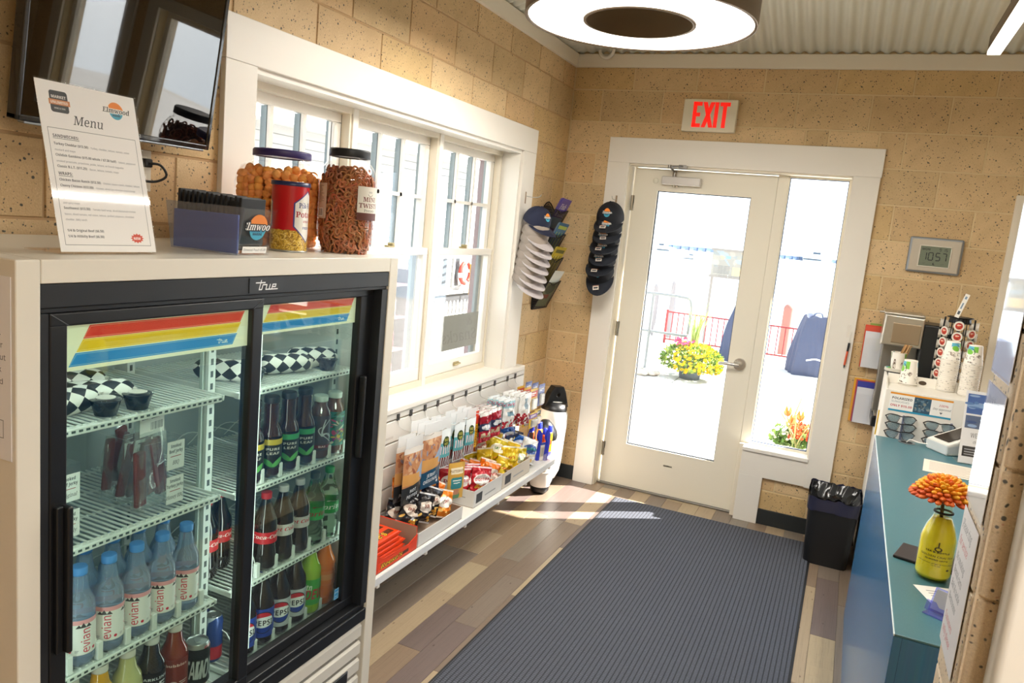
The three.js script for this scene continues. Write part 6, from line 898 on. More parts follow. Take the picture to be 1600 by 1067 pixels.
{ // pretzel jar
  const R = 0.088, H = 0.312, t = jar('pretzel_jar', 'tall clear jar of brown pretzel twists with a black lid', [0.437, TY, 2.992], R, H, 0.0585, '#24292e', 0.024, { wall: [[R * 0.93, 0.025], [R, 0.075], [R * 0.985, 0.1], [R * 0.985, 0.185], [R * 1.01, 0.215], [R * 0.97, 0.235], [R * 0.88, 0.255], [R * 0.76, 0.272]], ry: 0 });
  const cv = new THREE.CatmullRomCurve3([[0, 0, 0], [0.006, 0.007, 0.002], [0.014, 0.006, 0], [0.013, -0.007, 0], [0, -0.01, 0.002], [-0.013, -0.007, 0], [-0.014, 0.006, 0], [-0.006, 0.007, -0.002], [0, 0, 0.004]].map((p) => V(...p)), false);
  const g = new THREE.TubeGeometry(cv, 30, 0.0031, 6, false), put = [];
  for (let y = 0.014; y < 0.232; y += 0.0115) { const Ry = (y < 0.05 ? R * (0.84 + y * 2.4) : R * 0.965) - 0.011; for (const r of [Ry, Ry - 0.016, Ry - 0.033]) { const n = Math.floor(2 * PI * r / 0.0205); for (let k = 0; k < n; k++) { const a = 2 * PI * k / n + rnd() * 0.4; put.push([r * Math.cos(a), y + rr(-0.005, 0.005), r * Math.sin(a), a]); } } }
  for (let k = 0; k < 60; k++) { const a = rnd() * 2 * PI, r = Math.sqrt(rnd()) * R * 0.72; put.push([r * Math.cos(a), 0.232 + rr(0, 0.016), r * Math.sin(a), a]); }
  const im = new THREE.InstancedMesh(g, mat('#b9764a', 0.5), put.length); im.name = 'pretzels'; im.userData.kind = 'stuff'; const M = new THREE.Matrix4(), q = new THREE.Quaternion(), e = new THREE.Euler(), C2 = new THREE.Color(); put.forEach((p, i) => { M.compose(V(p[0], p[1], p[2]), q.setFromEuler(e.set(rr(-0.6, 0.6), PI / 2 - p[3] + rr(-0.5, 0.5), rnd() * 6)), V(1, 1, 1)); im.setMatrixAt(i, M); im.setColorAt(i, C2.setRGB(rr(0.75, 1.1), rr(0.72, 1), rr(0.7, 1))); }); t.add(im);
  const lab = tex(256, 320, (g2, w, h) => { g2.fillStyle = '#e2ddd0'; g2.fillRect(0, 0, w, h); g2.fillStyle = '#5b2b22'; g2.fillRect(0, h * 0.78, w, h * 0.22); g2.fillStyle = '#2d2a28'; g2.textAlign = 'center'; g2.font = '22px serif'; g2.fillText('UTZ', w / 2, 60); g2.beginPath(); g2.arc(w / 2, 64, 26, 0.2, PI - 0.2); g2.lineWidth = 4; g2.strokeStyle = '#4a3a30'; g2.stroke(); g2.fillStyle = '#6b2a22'; g2.font = 'bold 62px serif'; g2.fillText('MINI', w / 2, 142); g2.fillText('TWISTS', w / 2, 202, 230); g2.font = '34px serif'; g2.fillStyle = '#3c3733'; g2.fillText('Pretzels', w / 2, 240); });
  const arc = (a0, a1, y0, y1) => new THREE.CylinderGeometry(R * 1.004, R * 1.004, y1 - y0, 20, 1, true, a0, a1 - a0).translate(0, (y0 + y1) / 2, 0);
  part(t, 'front_label', arc(0.98, 2.05, 0.105, 0.205), mat('#ffffff', 0.5, { map: lab }));
  const nut = tex(128, 256, (g2, w, h) => { g2.fillStyle = 'rgba(214,190,168,1)'; g2.fillRect(0, 0, w, h); g2.fillStyle = '#7a6656'; for (let k = 0; k < 14; k++) g2.fillRect(10, 20 + k * 9, rr(40, 90), 3); g2.fillStyle = '#f0eee8'; g2.fillRect(20, 180, 70, 64); g2.fillStyle = '#222'; for (let x = 26; x < 84; x += 5) g2.fillRect(x, 186, rr(1, 3), 50); });
  part(t, 'nutrition_label', arc(-0.62, -0.12, 0.1, 0.205), mat('#ffffff', 0.5, { map: nut }));
}
// ---------------------------------------------------------------- wall screen and outlet
{
  const t = thing('wall_screen', 'glossy black wall screen tilted down over the fridge', 'television', [0.1, 1.872, 3.511]);
  const g = new THREE.Group(); const W = 0.572, H = 0.74; t.rotation.z = -8.5 * D2R;
  part(t, 'panel', rbox2(-0.004, 0, 0.012, H - 0.01, -W / 2 + 0.012, W / 2 - 0.012, 0.001), mat('#050608', 0.03, { clearcoat: 1 }));
  part(t, 'bezel', merge(rbox2(-0.03, 0.003, 0, 0.014, -W / 2, W / 2, 0.003), rbox2(-0.03, 0.003, H - 0.014, H, -W / 2, W / 2, 0.003), rbox2(-0.03, 0.003, 0, H, -W / 2, -W / 2 + 0.013, 0.003), rbox2(-0.03, 0.003, 0, H, W / 2 - 0.013, W / 2, 0.003)), mat('#15171a', 0.2, { clearcoat: 0.5 }));
  part(t, 'rear_shell', rbox2(-0.05, -0.006, 0.05, H - 0.05, -W / 2 + 0.05, W / 2 - 0.05, 0.012), mat('#1c1e20', 0.5));
  part(t, 'silver_strip', rbox2(-0.02, 0.004, -0.006, 0.0, -W / 2 + 0.02, W / 2 - 0.02, 0.002), mat('#9aa0a6', 0.25, { metalness: 0.7 }));
  part(t, 'wall_arm', rbox2(-0.13, -0.03, H * 0.4, H * 0.4 + 0.06, -0.04, 0.04, 0.006), mat('#222', 0.5), [0, 0, 0]);
}
{
  const t = thing('wall_outlet', 'white double outlet plate on the block wall beneath the screen', 'outlet', [0.0005, 1.793, 3.378]);
  part(t, 'plate', rbox2(0, 0.006, -0.058, 0.058, -0.035, 0.035, 0.003), mat('#d9d2c2', 0.4)); for (const y of [-0.028, 0.022]) part(t, 'socket', rbox2(0.006, 0.0085, y - 0.016, y + 0.018, -0.018, 0.018, 0.003), mat('#e6e0d2', 0.4));
  const c = thing('power_plug', 'black plug with a looping black cord in the outlet', 'plug', [0.0095, 1.815, 3.378]); part(c, 'plug_body', rbox2(0, 0.03, -0.012, 0.012, -0.014, 0.014, 0.005), mat('#141414', 0.45)); part(c, 'cord', tube([[0.03, 0, 0], [0.045, -0.003, -0.025], [0.05, -0.03, -0.042], [0.04, -0.048, -0.02], [0.03, -0.048, 0.03], [0.02, -0.02, 0.09], [0.015, 0.06, 0.12]], 0.0036, 40, 8), mat('#141414', 0.45));
}
// ---------------------------------------------------------------- caps
function capParts(t, c, brimC, logo, tag) {             // cap facing +z, sweatband at y = 0, origin at the back of the band
  const R = 0.082, m = mat(c, 0.85), g = new THREE.SphereGeometry(R, 36, 14, 0, 2 * PI, 0, PI / 2).scale(0.94, 1.12, 1.12), p = g.attributes.position;
  for (let i = 0; i < p.count; i++) { const a = Math.atan2(p.getZ(i), p.getX(i)), rim = 1 - p.getY(i) / (R * 1.12); const s = 1 - 0.012 * Math.pow(Math.abs(Math.cos(a * 3)), 14) * (1 - rim * 0.3); p.setXYZ(i, p.getX(i) * s, p.getY(i) * s + (p.getZ(i) > 0 ? 0.008 * Math.sin(PI * Math.min(1, p.getZ(i) / R)) : 0), p.getZ(i) * s); } g.computeVertexNormals();
  part(t, 'crown_cloth', g, m); part(t, 'button', new THREE.SphereGeometry(0.007, 10, 8).translate(0, R * 1.12, 0), m);
  part(t, 'sweatband', lathe([[R * 0.98, -0.012], [R * 1.0, -0.012], [R * 1.0, 0.012], [R * 0.98, 0.012]], 36).scale(0.94, 1, 1.12), m);
  const bs = new THREE.Shape(); bs.moveTo(-0.078, 0.012); bs.bezierCurveTo(-0.085, 0.075, -0.05, 0.155, 0, 0.158); bs.bezierCurveTo(0.05, 0.155, 0.085, 0.075, 0.078, 0.012); bs.bezierCurveTo(0.06, 0.075, -0.06, 0.075, -0.078, 0.012);
  const b = extr(bs, 0.0035, 0.001).rotateX(PI / 2), q = b.attributes.position; const bb = norm(b); { const q2 = bb.attributes.position; for (let i = 0; i < q2.count; i++) { const x = q2.getX(i), z = q2.getZ(i); q2.setY(i, q2.getY(i) - 2.6 * x * x - z * 0.16 + 0.002); q2.setZ(i, z + 0.012); } bb.computeVertexNormals(); }
  part(t, 'brim', bb, mat(brimC, 0.85));
  if (logo) { const lg = new THREE.CylinderGeometry(R * 1.13, R * 1.13, 0.056, 14, 1, true, -0.42, 0.84), v = lg.attributes.position; for (let i = 0; i < v.count; i++) { const y = v.getY(i) + 0.05, k = Math.sqrt(Math.max(0.05, 1 - Math.pow(Math.max(0, y - 0.008) / (R * 1.12), 2))); v.setXYZ(i, v.getX(i) * k * 0.86, y + 0.006, v.getZ(i) * k * 1.0 + 0.001); } lg.computeVertexNormals(); part(t, 'front_logo', lg, capLogoM); }
  if (tag) { const s = rbox(0.034, 0.0012, 0.03, 0.0005); part(t, 'brim_sticker', s, stickerM, [-0.012, -0.008, 0.125], [0.18, 0.1, 0]); }
}
const capLogoT = tex(128, 112, (g, w, h) => { g.clearRect(0, 0, w, h); sunLogo(g, w / 2, h / 2, 46, 2); });
const capLogoM = new THREE.MeshStandardMaterial({ map: capLogoT, transparent: true, alphaTest: 0.4, roughness: 0.8, side: THREE.DoubleSide });
const stickerT = tex(64, 64, (g, w, h) => { g.fillStyle = '#e8e0d6'; g.fillRect(0, 0, w, h); g.fillStyle = '#c99a86'; g.fillRect(0, 0, w, 14); g.fillStyle = '#1d1f26'; g.fillRect(10, 24, 44, 22); });
const stickerM = mat('#ffffff', 0.5, { map: stickerT });
const capPeg = (label, at, rot) => { const t = thing('wire_hook', label, 'hook', at); t.rotation.set(...rot); part(t, 'clip', rbox(0.012, 0.07, 0.003, 0.001), mat('#a9937a', 0.4, { metalness: 0.5 })); part(t, 'prong', tube([[0, 0.01, 0.002], [0, 0.005, 0.05], [0, 0.012, 0.09], [0, 0.025, 0.1]], 0.0025, 20, 6), hookM); };
// navy caps on the door casing
const navy = '#14171f';
capPeg('wire peg on the left door casing carrying the navy caps', [0.388, 1.95, 0.0262], [0, 0, 0]);
['topmost with the whole logo showing', 'second from the top', 'third from the top', 'fourth from the top', 'fifth from the top', 'lowest with its brim hanging down'].forEach((w, i) => {
  const t = thing('baseball_cap', `navy cap stacked on the door casing, ${w}`, 'cap', [0.392 - i * 0.006, 1.835 - i * 0.07, 0.122 + (i === 5 ? -0.01 : 0)], 0.12 + (i % 2 ? 0.06 : -0.05), 'navy caps on the door casing'); t.rotation.x = i === 5 ? 0.75 : 0.38; t.scale.setScalar(1.15); capParts(t, navy, i % 2 ? '#20242e' : '#1c2029', true, true); });
// caps on the window casing
capPeg('wire peg on the window casing carrying the pale caps', [0.0242, 1.9, 0.68], [0, PI / 2, 0]);
{ const t = thing('baseball_cap', 'navy cap with a round logo on top of the pale caps', 'cap', [0.115, 1.765, 0.69], PI / 2 - 0.4); t.rotation.order = 'YXZ'; t.rotation.x = 0.35; capParts(t, '#1a2038', '#1a2038', true, false); }
['uppermost pale one', 'second pale one', 'third pale one', 'fourth pale one', 'fifth pale one', 'sixth pale one', 'lowest pale one'].forEach((w, i) => { const t = thing('baseball_cap', `pale grey cap in the stack on the window casing, ${w}`, 'cap', [0.115 - i * 0.004, 1.69 - i * 0.047, 0.695 + i * 0.004], PI / 2 - 0.4, 'pale caps on the window casing'); t.rotation.order = 'YXZ'; t.rotation.x = 0.42; capParts(t, '#978b80', '#b9b1b0', false, false); });
// ---------------------------------------------------------------- brochure rack
{
  const meshT = tex(64, 64, (g, w, h) => { g.fillStyle = '#000'; g.fillRect(0, 0, w, h); g.fillStyle = '#fff'; for (let k = 0; k < 8; k++) { g.fillRect(k * 8, 0, 3, h); g.fillRect(0, k * 8, w, 3); } }, { data: true, rep: [5, 5] });
  const wireMesh = new THREE.MeshStandardMaterial({ color: '#17181a', roughness: 0.5, alphaMap: meshT, alphaTest: 0.5, side: THREE.DoubleSide });
  const t = thing('brochure_rack', 'black mesh brochure rack with four slanted pockets in the corner', 'brochure rack', [0.0025, 1.2, 0.255]);
  const bk = mat('#17181a', 0.5, { metalness: 0.3 }), W = 0.235;
  part(t, 'back_frame', merge(tube([[0.004, 0, -W / 2], [0.004, 0.62, -W / 2], [0.004, 0.68, -W / 4], [0.004, 0.7, 0], [0.004, 0.68, W / 4], [0.004, 0.62, W / 2], [0.004, 0, W / 2]], 0.004, 40, 6), rod([0.004, 0, -W / 2], [0.004, 0, W / 2], 0.004)), bk);
  part(t, 'back_panel', uvFit(extr([[-W / 2, 0], [W / 2, 0], [W / 2, 0.61], [W / 4, 0.67], [0, 0.69], [-W / 4, 0.67], [-W / 2, 0.61]], 0.001).rotateY(PI / 2).translate(0.002, 0, 0), 'z', 'y'), wireMesh);
  for (let k = 0; k < 4; k++) {
    const y = 0.0 + k * 0.155, h = 0.19, o = 0.1; const pk = part(t, 'pocket_frame', merge(rod([0.012, y, -W / 2], [o, y + h, -W / 2], 0.003), rod([0.012, y, W / 2], [o, y + h, W / 2], 0.003), tube([[o, y + h, -W / 2], [o, y + h - 0.01, -W / 4], [o - 0.01, y + h - 0.03, 0], [o, y + h - 0.01, W / 4], [o, y + h, W / 2]], 0.003, 20, 6), rod([0.012, y, -W / 2], [0.012, y, W / 2], 0.003)), bk);
    const q = (pts) => { const g = new THREE.BufferGeometry(), P = [pts[0], pts[1], pts[2], pts[0], pts[2], pts[3]].flat(); g.setAttribute('position', new THREE.Float32BufferAttribute(P, 3)); g.setAttribute('uv', new THREE.Float32BufferAttribute([0, 0, 1, 0, 1, 1, 0, 0, 1, 1, 0, 1], 2)); g.computeVertexNormals(); return g; };
    part(pk, 'mesh_front', q([[0.014, y, W / 2], [0.014, y, -W / 2], [o, y + h - 0.008, -W / 2], [o, y + h - 0.008, W / 2]]), wireMesh); part(pk, 'mesh_side', merge(q([[0.012, y, W / 2], [o, y + h, W / 2], [0.006, y + h, W / 2], [0.006, y + h * 0.5, W / 2]]), q([[0.012, y, -W / 2], [o, y + h, -W / 2], [0.006, y + h, -W / 2], [0.006, y + h * 0.5, -W / 2]])), wireMesh);
  }
  const art = (f) => mat('#ffffff', 0.25, { map: tex(128, 180, f) });
  const stripes = (g, w, h, A, B) => { g.fillStyle = A; g.fillRect(0, 0, w, h); for (let k = 0; k < 9; k++) { g.fillStyle = B[k % B.length]; g.fillRect(12 + k * 12, 44, 6, 90); } g.fillStyle = B[1]; g.fillRect(10, 14, 108, 16); };
  const A = [art((g, w, h) => { g.fillStyle = '#a9b98a'; g.fillRect(0, 0, w, h); g.fillStyle = '#dfe6e2'; g.fillRect(0, 0, w, 60); g.fillStyle = '#5f7d58'; g.beginPath(); g.ellipse(70, 92, 54, 26, 0, 0, 7); g.fill(); g.fillStyle = '#c8564a'; g.fillRect(22, 120, 76, 20); }), art((g, w, h) => { stripes(g, w, h, '#d7bf2a', ['#e9dc5c', '#6a6f2a', '#f0e68a']); }), art((g, w, h) => stripes(g, w, h, '#2f7fb4', ['#7cd0c8', '#bfe36a', '#2a4fa0'])), art((g, w, h) => { g.fillStyle = '#5a4ab0'; g.fillRect(0, 0, w, h); g.fillStyle = '#8fc0e8'; g.fillRect(0, 90, w, 50); g.fillStyle = '#e6e0f2'; g.font = 'italic bold 34px serif'; g.fillText('Fish', 24, 50); g.fillText('& Lake', 10, 84); g.fillStyle = '#c04a8a'; g.fillRect(0, 150, w, 30); })];
  const names = ['green landscape leaflet in the lowest pocket of the mesh rack', 'yellow striped leaflet in the second pocket of the mesh rack', 'blue green striped leaflet in the third pocket of the mesh rack', 'purple leaflet in the top pocket of the mesh rack'];
  names.forEach((l, k) => { const b = thing('brochure', l, 'brochure', [0.014, 1.215 + k * 0.155, 0.255], PI / 2); const g = sheet(0.185, 0.27, 0.0008).translate(0, 0.135, 0); part(b, 'cover', g, A[k], [0, 0, 0.004], [0.42, 0, -0.06]); if (k) for (let j = 0; j < 3; j++) part(b, 'inner_leaf', rbox(0.185, 0.268, 0.0008, 0.0003).translate(0, 0.134, 0), mat(['#dfe2d8', '#e8d86a', '#8fb0c8', '#7a6ac0'][k], 0.4), [0.004 * j, 0.002, 0.001 - j * 0.003], [0.42, 0, -0.05 + j * 0.02]); });
}

// ---------------------------------------------------------------- mat and bin
{
  const matT = tex(256, 256, (g, w, h) => { const im = g.createImageData(w, h); for (let y = 0; y < h; y++) for (let x = 0; x < w; x++) { const i = (y * w + x) * 4, cx = x % 32, cy = (y + (Math.floor(x / 32) % 2 ? 9 : 0)) % 18; const rib = cx < 24 && cy < 14 ? 1 : 0.5, n = (rnd() - 0.5) * 46; im.data[i] = 74 * rib + n + 14; im.data[i + 1] = 77 * rib + n + 15; im.data[i + 2] = 86 * rib + n + 17; im.data[i + 3] = 255; } g.putImageData(im, 0, 0); }, { rep: [1 / 0.16, 1 / 0.16] });
  const matB = tex(256, 256, (g, w, h) => { const im = g.createImageData(w, h); for (let y = 0; y < h; y++) for (let x = 0; x < w; x++) { const i = (y * w + x) * 4, cx = x % 32, cy = (y + (Math.floor(x / 32) % 2 ? 9 : 0)) % 18; const v = (cx < 24 && cy < 14 ? 190 : 40) + rnd() * 60; im.data.set([v, v, v, 255], i); } g.putImageData(im, 0, 0); }, { data: true, rep: [1 / 0.16, 1 / 0.16] });
  const t = thing('door_mat', 'long charcoal ribbed entrance mat with a black rubber edge', 'mat', [0.655, 0.0004, 0.155]); const W = 1.245, L = 3.4;
  part(t, 'carpet', uvBox(box2(0.012, W - 0.012, 0, 0.008, 0.012, L - 0.012)), mat('#ffffff', 0.95, { map: matT, bumpMap: matB, bumpScale: 0.003 }));
  part(t, 'rubber_edge', merge(rbox2(0, W, 0, 0.004, 0, 0.013, 0.001), rbox2(0, W, 0, 0.004, L - 0.013, L, 0.001), rbox2(0, 0.013, 0, 0.0039, 0.012, L - 0.012, 0.001), rbox2(W - 0.013, W, 0, 0.0039, 0.012, L - 0.012, 0.001)), mat('#1b1c1e', 0.6));
}
{
  const t = thing('waste_bin', 'black rectangular waste bin lined with a bin bag beside the counter', 'waste bin', [1.975, 0.0004, 0.31]); const W = 0.27, D = 0.34, H = 0.385;
  const rrect = (w, d, r) => { const s = new THREE.Shape(); s.moveTo(-w / 2 + r, -d / 2); s.lineTo(w / 2 - r, -d / 2); s.quadraticCurveTo(w / 2, -d / 2, w / 2, -d / 2 + r); s.lineTo(w / 2, d / 2 - r); s.quadraticCurveTo(w / 2, d / 2, w / 2 - r, d / 2); s.lineTo(-w / 2 + r, d / 2); s.quadraticCurveTo(-w / 2, d / 2, -w / 2, d / 2 - r); s.lineTo(-w / 2, -d / 2 + r); s.quadraticCurveTo(-w / 2, -d / 2, -w / 2 + r, -d / 2); return s; };
  const shell = (w0, d0, w1, d1, h, y0, cap) => { const n = 64, P0 = rrect(w0, d0, 0.04).getSpacedPoints(n), P1 = rrect(w1, d1, 0.045).getSpacedPoints(n), pos = [], idx = []; for (let i = 0; i <= n; i++) { pos.push(P0[i].x, y0, P0[i].y, P1[i].x, y0 + h, P1[i].y); if (i < n) { const a = i * 2; idx.push(a, a + 1, a + 2, a + 1, a + 3, a + 2); } } if (cap) { const c = pos.length / 3; pos.push(0, y0, 0); for (let i = 0; i < n; i++) idx.push(c, i * 2, i * 2 + 2); } const g = new THREE.BufferGeometry(); g.setAttribute('position', new THREE.Float32BufferAttribute(pos, 3)); g.setIndex(idx); g.computeVertexNormals(); return g; };
  part(t, 'body', merge(shell(W * 0.86, D * 0.86, W, D, H, 0, true), shell(W * 0.84, D * 0.84, W * 0.98, D * 0.98, H, 0.004, true)), mat('#1a1b1d', 0.45, { side: THREE.DoubleSide }));
  const g = shell(W * 1.015, D * 1.015, W * 1.04, D * 1.04, 0.075, H - 0.065, false), p = g.attributes.position; for (let i = 0; i < p.count; i++) { const n = noise.noise(p.getX(i) * 26, p.getY(i) * 18, p.getZ(i) * 26); p.setXYZ(i, p.getX(i) * (1 + n * 0.025), p.getY(i) + n * 0.018, p.getZ(i) * (1 + n * 0.025)); } g.computeVertexNormals();
  part(t, 'bag_fold', g, mat('#2d2e42', 0.18, { side: THREE.DoubleSide }));
  const b = new THREE.PlaneGeometry(W * 0.98, D * 0.98, 26, 30).rotateX(-PI / 2), q = b.attributes.position; for (let i = 0; i < q.count; i++) { const e = Math.max(Math.abs(q.getX(i)) / (W * 0.49), Math.abs(q.getZ(i)) / (D * 0.49)); q.setY(i, H + 0.01 - (1 - Math.pow(e, 3)) * 0.11 + noise.noise(q.getX(i) * 24, 1, q.getZ(i) * 24) * 0.03); } b.computeVertexNormals(); part(t, 'bag_lining', b, mat('#17181b', 0.15, { side: THREE.DoubleSide }));
}
// ---------------------------------------------------------------- counter
const tealT = tex(256, 256, (g, w, h) => { g.fillStyle = '#47757f'; g.fillRect(0, 0, w, h); for (let k = 0; k < 5000; k++) { g.fillStyle = ['rgba(80,130,138,.3)', 'rgba(48,92,104,.3)', 'rgba(100,145,145,.2)'][k % 3]; g.fillRect(rnd() * w, rnd() * h, rr(1, 3), 1); } }, { rep: [3, 3] });
{
  const t = thing('service_counter', 'blue fronted service counter with a teal worktop and white edge', 'counter', [2.09, 0, 1.012]); const L = 2.098, H = 0.918, W = 0.72;
  part(t, 'worktop', uvBox(rbox2(0.002, W, H - 0.006, H, 0, L, 0.002)), mat('#ffffff', 0.32, { map: tealT }));
  part(t, 'edge_band', box2(0, 0.0022, H - 0.0055, H - 0.0005, 0.001, L - 0.001), mat('#dfe9ea', 0.4));
  const blue = tex(128, 128, (g, w, h) => { g.fillStyle = '#3b78a8'; g.fillRect(0, 0, w, h); for (let k = 0; k < 700; k++) { g.fillStyle = `rgba(${rr(35, 80)},${rr(100, 140)},${rr(150, 185)},.25)`; g.fillRect(rnd() * w, rnd() * h, 1, rr(8, 60)); } }, { rep: [2, 1] });
  part(t, 'front_panel', uvBox(box2(0.0, 0.018, 0, H - 0.0062, 0, L)), mat('#ffffff', 0.2, { map: blue }));
  part(t, 'end_panel', uvBox(box2(0.0185, W - 0.001, 0, H - 0.0062, L - 0.018, L)), mat('#ffffff', 0.2, { map: blue })); part(t, 'rear_end_panel', box2(0.0185, W - 0.001, 0, H - 0.0062, 0, 0.018), mat('#3f7fb0', 0.4)); part(t, 'inner_shelf', box2(0.02, W - 0.02, 0.4, 0.42, 0.02, L - 0.02), mat('#d5d2c8', 0.5));
  part(t, 'cable_grommet', merge(lathe([[0.026, 0], [0.036, 0], [0.036, 0.0025], [0.026, 0.0025], [0.026, 0]], 28).translate(0.132, H, 0.045)), mat('#8e9396', 0.3, { metalness: 0.7 })); part(t, 'grommet_hole', lathe([[0.0001, 0.0008], [0.026, 0.0008]], 24).translate(0.132, H, 0.045), mat('#0c0e10', 0.9));
}
const CY = 0.9182;
{
  const t = thing('back_cabinet', 'white cabinet against the far wall behind the blue counter', 'cabinet', [2.12, 0, 0.026]); part(t, 'body', rbox2(0, 0.62, 0.05, 0.79, 0, 0.95, 0.003), mat('#e8e8e4', 0.45)); part(t, 'top', rbox2(-0.008, 0.63, 0.79, 0.815, 0, 0.955, 0.003), mat('#eceae4', 0.4)); part(t, 'plinth', box2(0.03, 0.6, 0, 0.05, 0.02, 0.93), mat('#cfcfca', 0.5));
  part(t, 'yellow_handle', merge(rod([-0.012, 0.84, 0.6], [-0.012, 0.97, 0.6], 0.004), rod([-0.012, 0.86, 0.6], [0.02, 0.86, 0.6], 0.003), rod([-0.012, 0.95, 0.6], [0.02, 0.95, 0.6], 0.003)), mat('#d9b52c', 0.4));
}
const DX = 2.112, DZ = 0.85;
{ // sunglasses display
  const t = thing('sunglasses_display', 'white sunglasses display box with a printed strip, cups on top', 'display', [DX, 0.8155, 0.42]); const W = 0.395, D = 0.43, H = 0.305, wm = mat('#ece7dc', 0.45);
  part(t, 'front_panel', rbox2(0, W, 0, H, D - 0.01, D, 0.002), wm); part(t, 'side_panel', extr([[0, 0], [D - 0.01, 0], [D - 0.01, H], [D - 0.08, H], [D - 0.2, H + 0.03], [0, H + 0.03]], 0.008, 0.001).rotateY(-PI / 2).translate(0.008, 0, 0), wm); part(t, 'side_panel', extr([[0, 0], [D - 0.01, 0], [D - 0.01, H], [0, H + 0.03]], 0.008, 0.001).rotateY(-PI / 2).translate(W, 0, 0), wm); part(t, 'top_panel', rbox2(0.009, W - 0.009, H - 0.008, H, 0, D - 0.011, 0.002), wm); part(t, 'raised_back', rbox2(0.009, W - 0.009, H, H + 0.05, D - 0.24, D - 0.232, 0.002), wm);
  part(t, 'grip_hole', lathe([[0.0001, 0], [0.018, 0], [0.018, 0.001], [0.0001, 0.001]], 24).rotateX(PI / 2).scale(1, 0.6, 1).translate(0.17, H + 0.022, D - 0.232), mat('#4a3c2c', 0.9));
  const st = tex(640, 230, (g, w, h) => { g.fillStyle = '#f3f1ec'; g.fillRect(0, 0, w, h); g.fillStyle = '#e8972c'; g.fillRect(0, 0, w, 22); g.fillStyle = '#2a94b8'; g.fillRect(0, h - 22, w, 22); g.fillStyle = '#33363c'; g.font = 'bold 40px sans-serif'; g.fillText('POLARIZED', 20, 82, 220); g.fillStyle = '#9aa0a6'; g.font = '32px sans-serif'; g.fillText('SUNGLASSES', 20, 122, 220); g.fillStyle = '#b8323c'; g.font = 'bold 38px sans-serif'; g.fillText('ONLY $15.00', 14, 172, 230); g.fillStyle = '#34556b'; g.fillRect(252, 22, 172, h - 44); for (let k = 0; k < 40; k++) { g.fillStyle = ['#7e9aa8', '#1f3444', '#c3b49a', '#50707f'][k % 4]; g.globalAlpha = 0.6; g.beginPath(); g.ellipse(rr(268, 408), rr(40, h - 40), rr(5, 22), rr(5, 18), rnd(), 0, 7); g.fill(); } g.globalAlpha = 1; g.fillStyle = '#c0555c'; g.font = 'italic 38px serif'; g.fillText('100%', 500, 92); g.fillStyle = '#55585c'; g.font = 'italic 34px serif'; g.fillText('Day approved', 448, 134, 180); g.beginPath(); g.moveTo(520, 160); g.lineTo(552, 160); g.lineTo(536, 184); g.fill(); });
  part(t, 'printed_strip', sheet(0.27, 0.092, 0.001).translate(0.157, 0.25, D + 0.0006), mat('#ffffff', 0.4, { map: st }));
  for (const x of [0.03, 0.235]) part(t, 'rack_strip', rbox2(x + 0.06, x + 0.07, 0.02, 0.19, D, D + 0.012, 0.002), mat('#cfd3e6', 0.2, { transmission: 0.7, thickness: 0 }));
}
function glasses(label, x, y, lens) {
  const t = thing('sunglasses', label, 'sunglasses', [x, y, DZ + 0.015], 0, 'sunglasses on the white display'); const fm = mat('#15171a', 0.3), lm = mat(lens, 0.05, { transmission: 0.8, thickness: 0 });
  part(t, 'brow_bar', tube([[-0.068, -0.004, -0.012], [-0.05, 0.012, 0.016], [-0.02, 0.014, 0.03], [0, 0.01, 0.032], [0.02, 0.014, 0.03], [0.05, 0.012, 0.016], [0.068, -0.004, -0.012]], 0.0028, 36, 6), fm);
  for (const s of [-1, 1]) { part(t, 'lens', extr([[0.006, 0.01], [0.03, 0.014], [0.058, 0.006], [0.06, -0.006], [0.04, -0.024], [0.018, -0.022]].map(([a, b]) => [a * s, b]), 0.0016, 0.0004).translate(0, 0, 0.022), lm); part(t, 'temple', tube([[0.067 * s, -0.002, -0.012], [0.05 * s, -0.026, 0.0], [0.01 * s, -0.03, 0.008]], 0.002, 14, 6), fm); part(t, 'lower_rim', tube([[0.006 * s, 0.004, 0.026], [0.018 * s, -0.022, 0.024], [0.04 * s, -0.024, 0.022], [0.062 * s, -0.006, 0.012]], 0.0013, 18, 5), fm); }
}
[[2.196, 0.995, 'upper left'], [2.2, 0.957, 'middle left'], [2.2, 0.918, 'lower left'], [2.362, 0.99, 'upper right'], [2.366, 0.95, 'middle right'], [2.366, 0.912, 'lower right']].forEach(([x, y, w]) => glasses(`black framed sunglasses on the white display, ${w} pair`, x, y, '#c3d0d4'));
// paper cups
const nth = ['first', 'second', 'third', 'fourth', 'fifth', 'sixth', 'seventh', 'eighth', 'ninth', 'tenth', 'eleventh', 'twelfth', 'thirteenth', 'fourteenth', 'fifteenth', 'sixteenth', 'seventeenth'];
const cupT = tex(512, 256, (g, w, h) => { g.fillStyle = '#f3ede2'; g.fillRect(0, 0, w, h); for (let k = 0; k < 2; k++) { const x = k * 256; g.fillStyle = '#5fb4cc'; g.fillRect(x + 50, 16, 120, 52); g.fillStyle = '#7cc244'; g.beginPath(); g.ellipse(x + 104, 92, 44, 34, 0.5, 0, 7); g.fill(); g.fillRect(x + 150, 14, 50, 80); g.strokeStyle = '#41484c'; g.lineWidth = 7; g.beginPath(); g.arc(x + 118, 94, 48, -1.6, 0.6); g.stroke(); g.strokeStyle = '#5a4434'; g.lineWidth = 4; for (let j = 0; j < 18; j++) { g.beginPath(); g.arc(x + rr(10, 240), rr(136, 200), rr(8, 20), rnd() * 6, rnd() * 6 + 3); g.stroke(); } g.fillStyle = '#5a4a3c'; for (let j = 0; j < 9; j++) g.fillRect(x + rr(4, 240), rr(226, 238), rr(6, 16), 7); } });
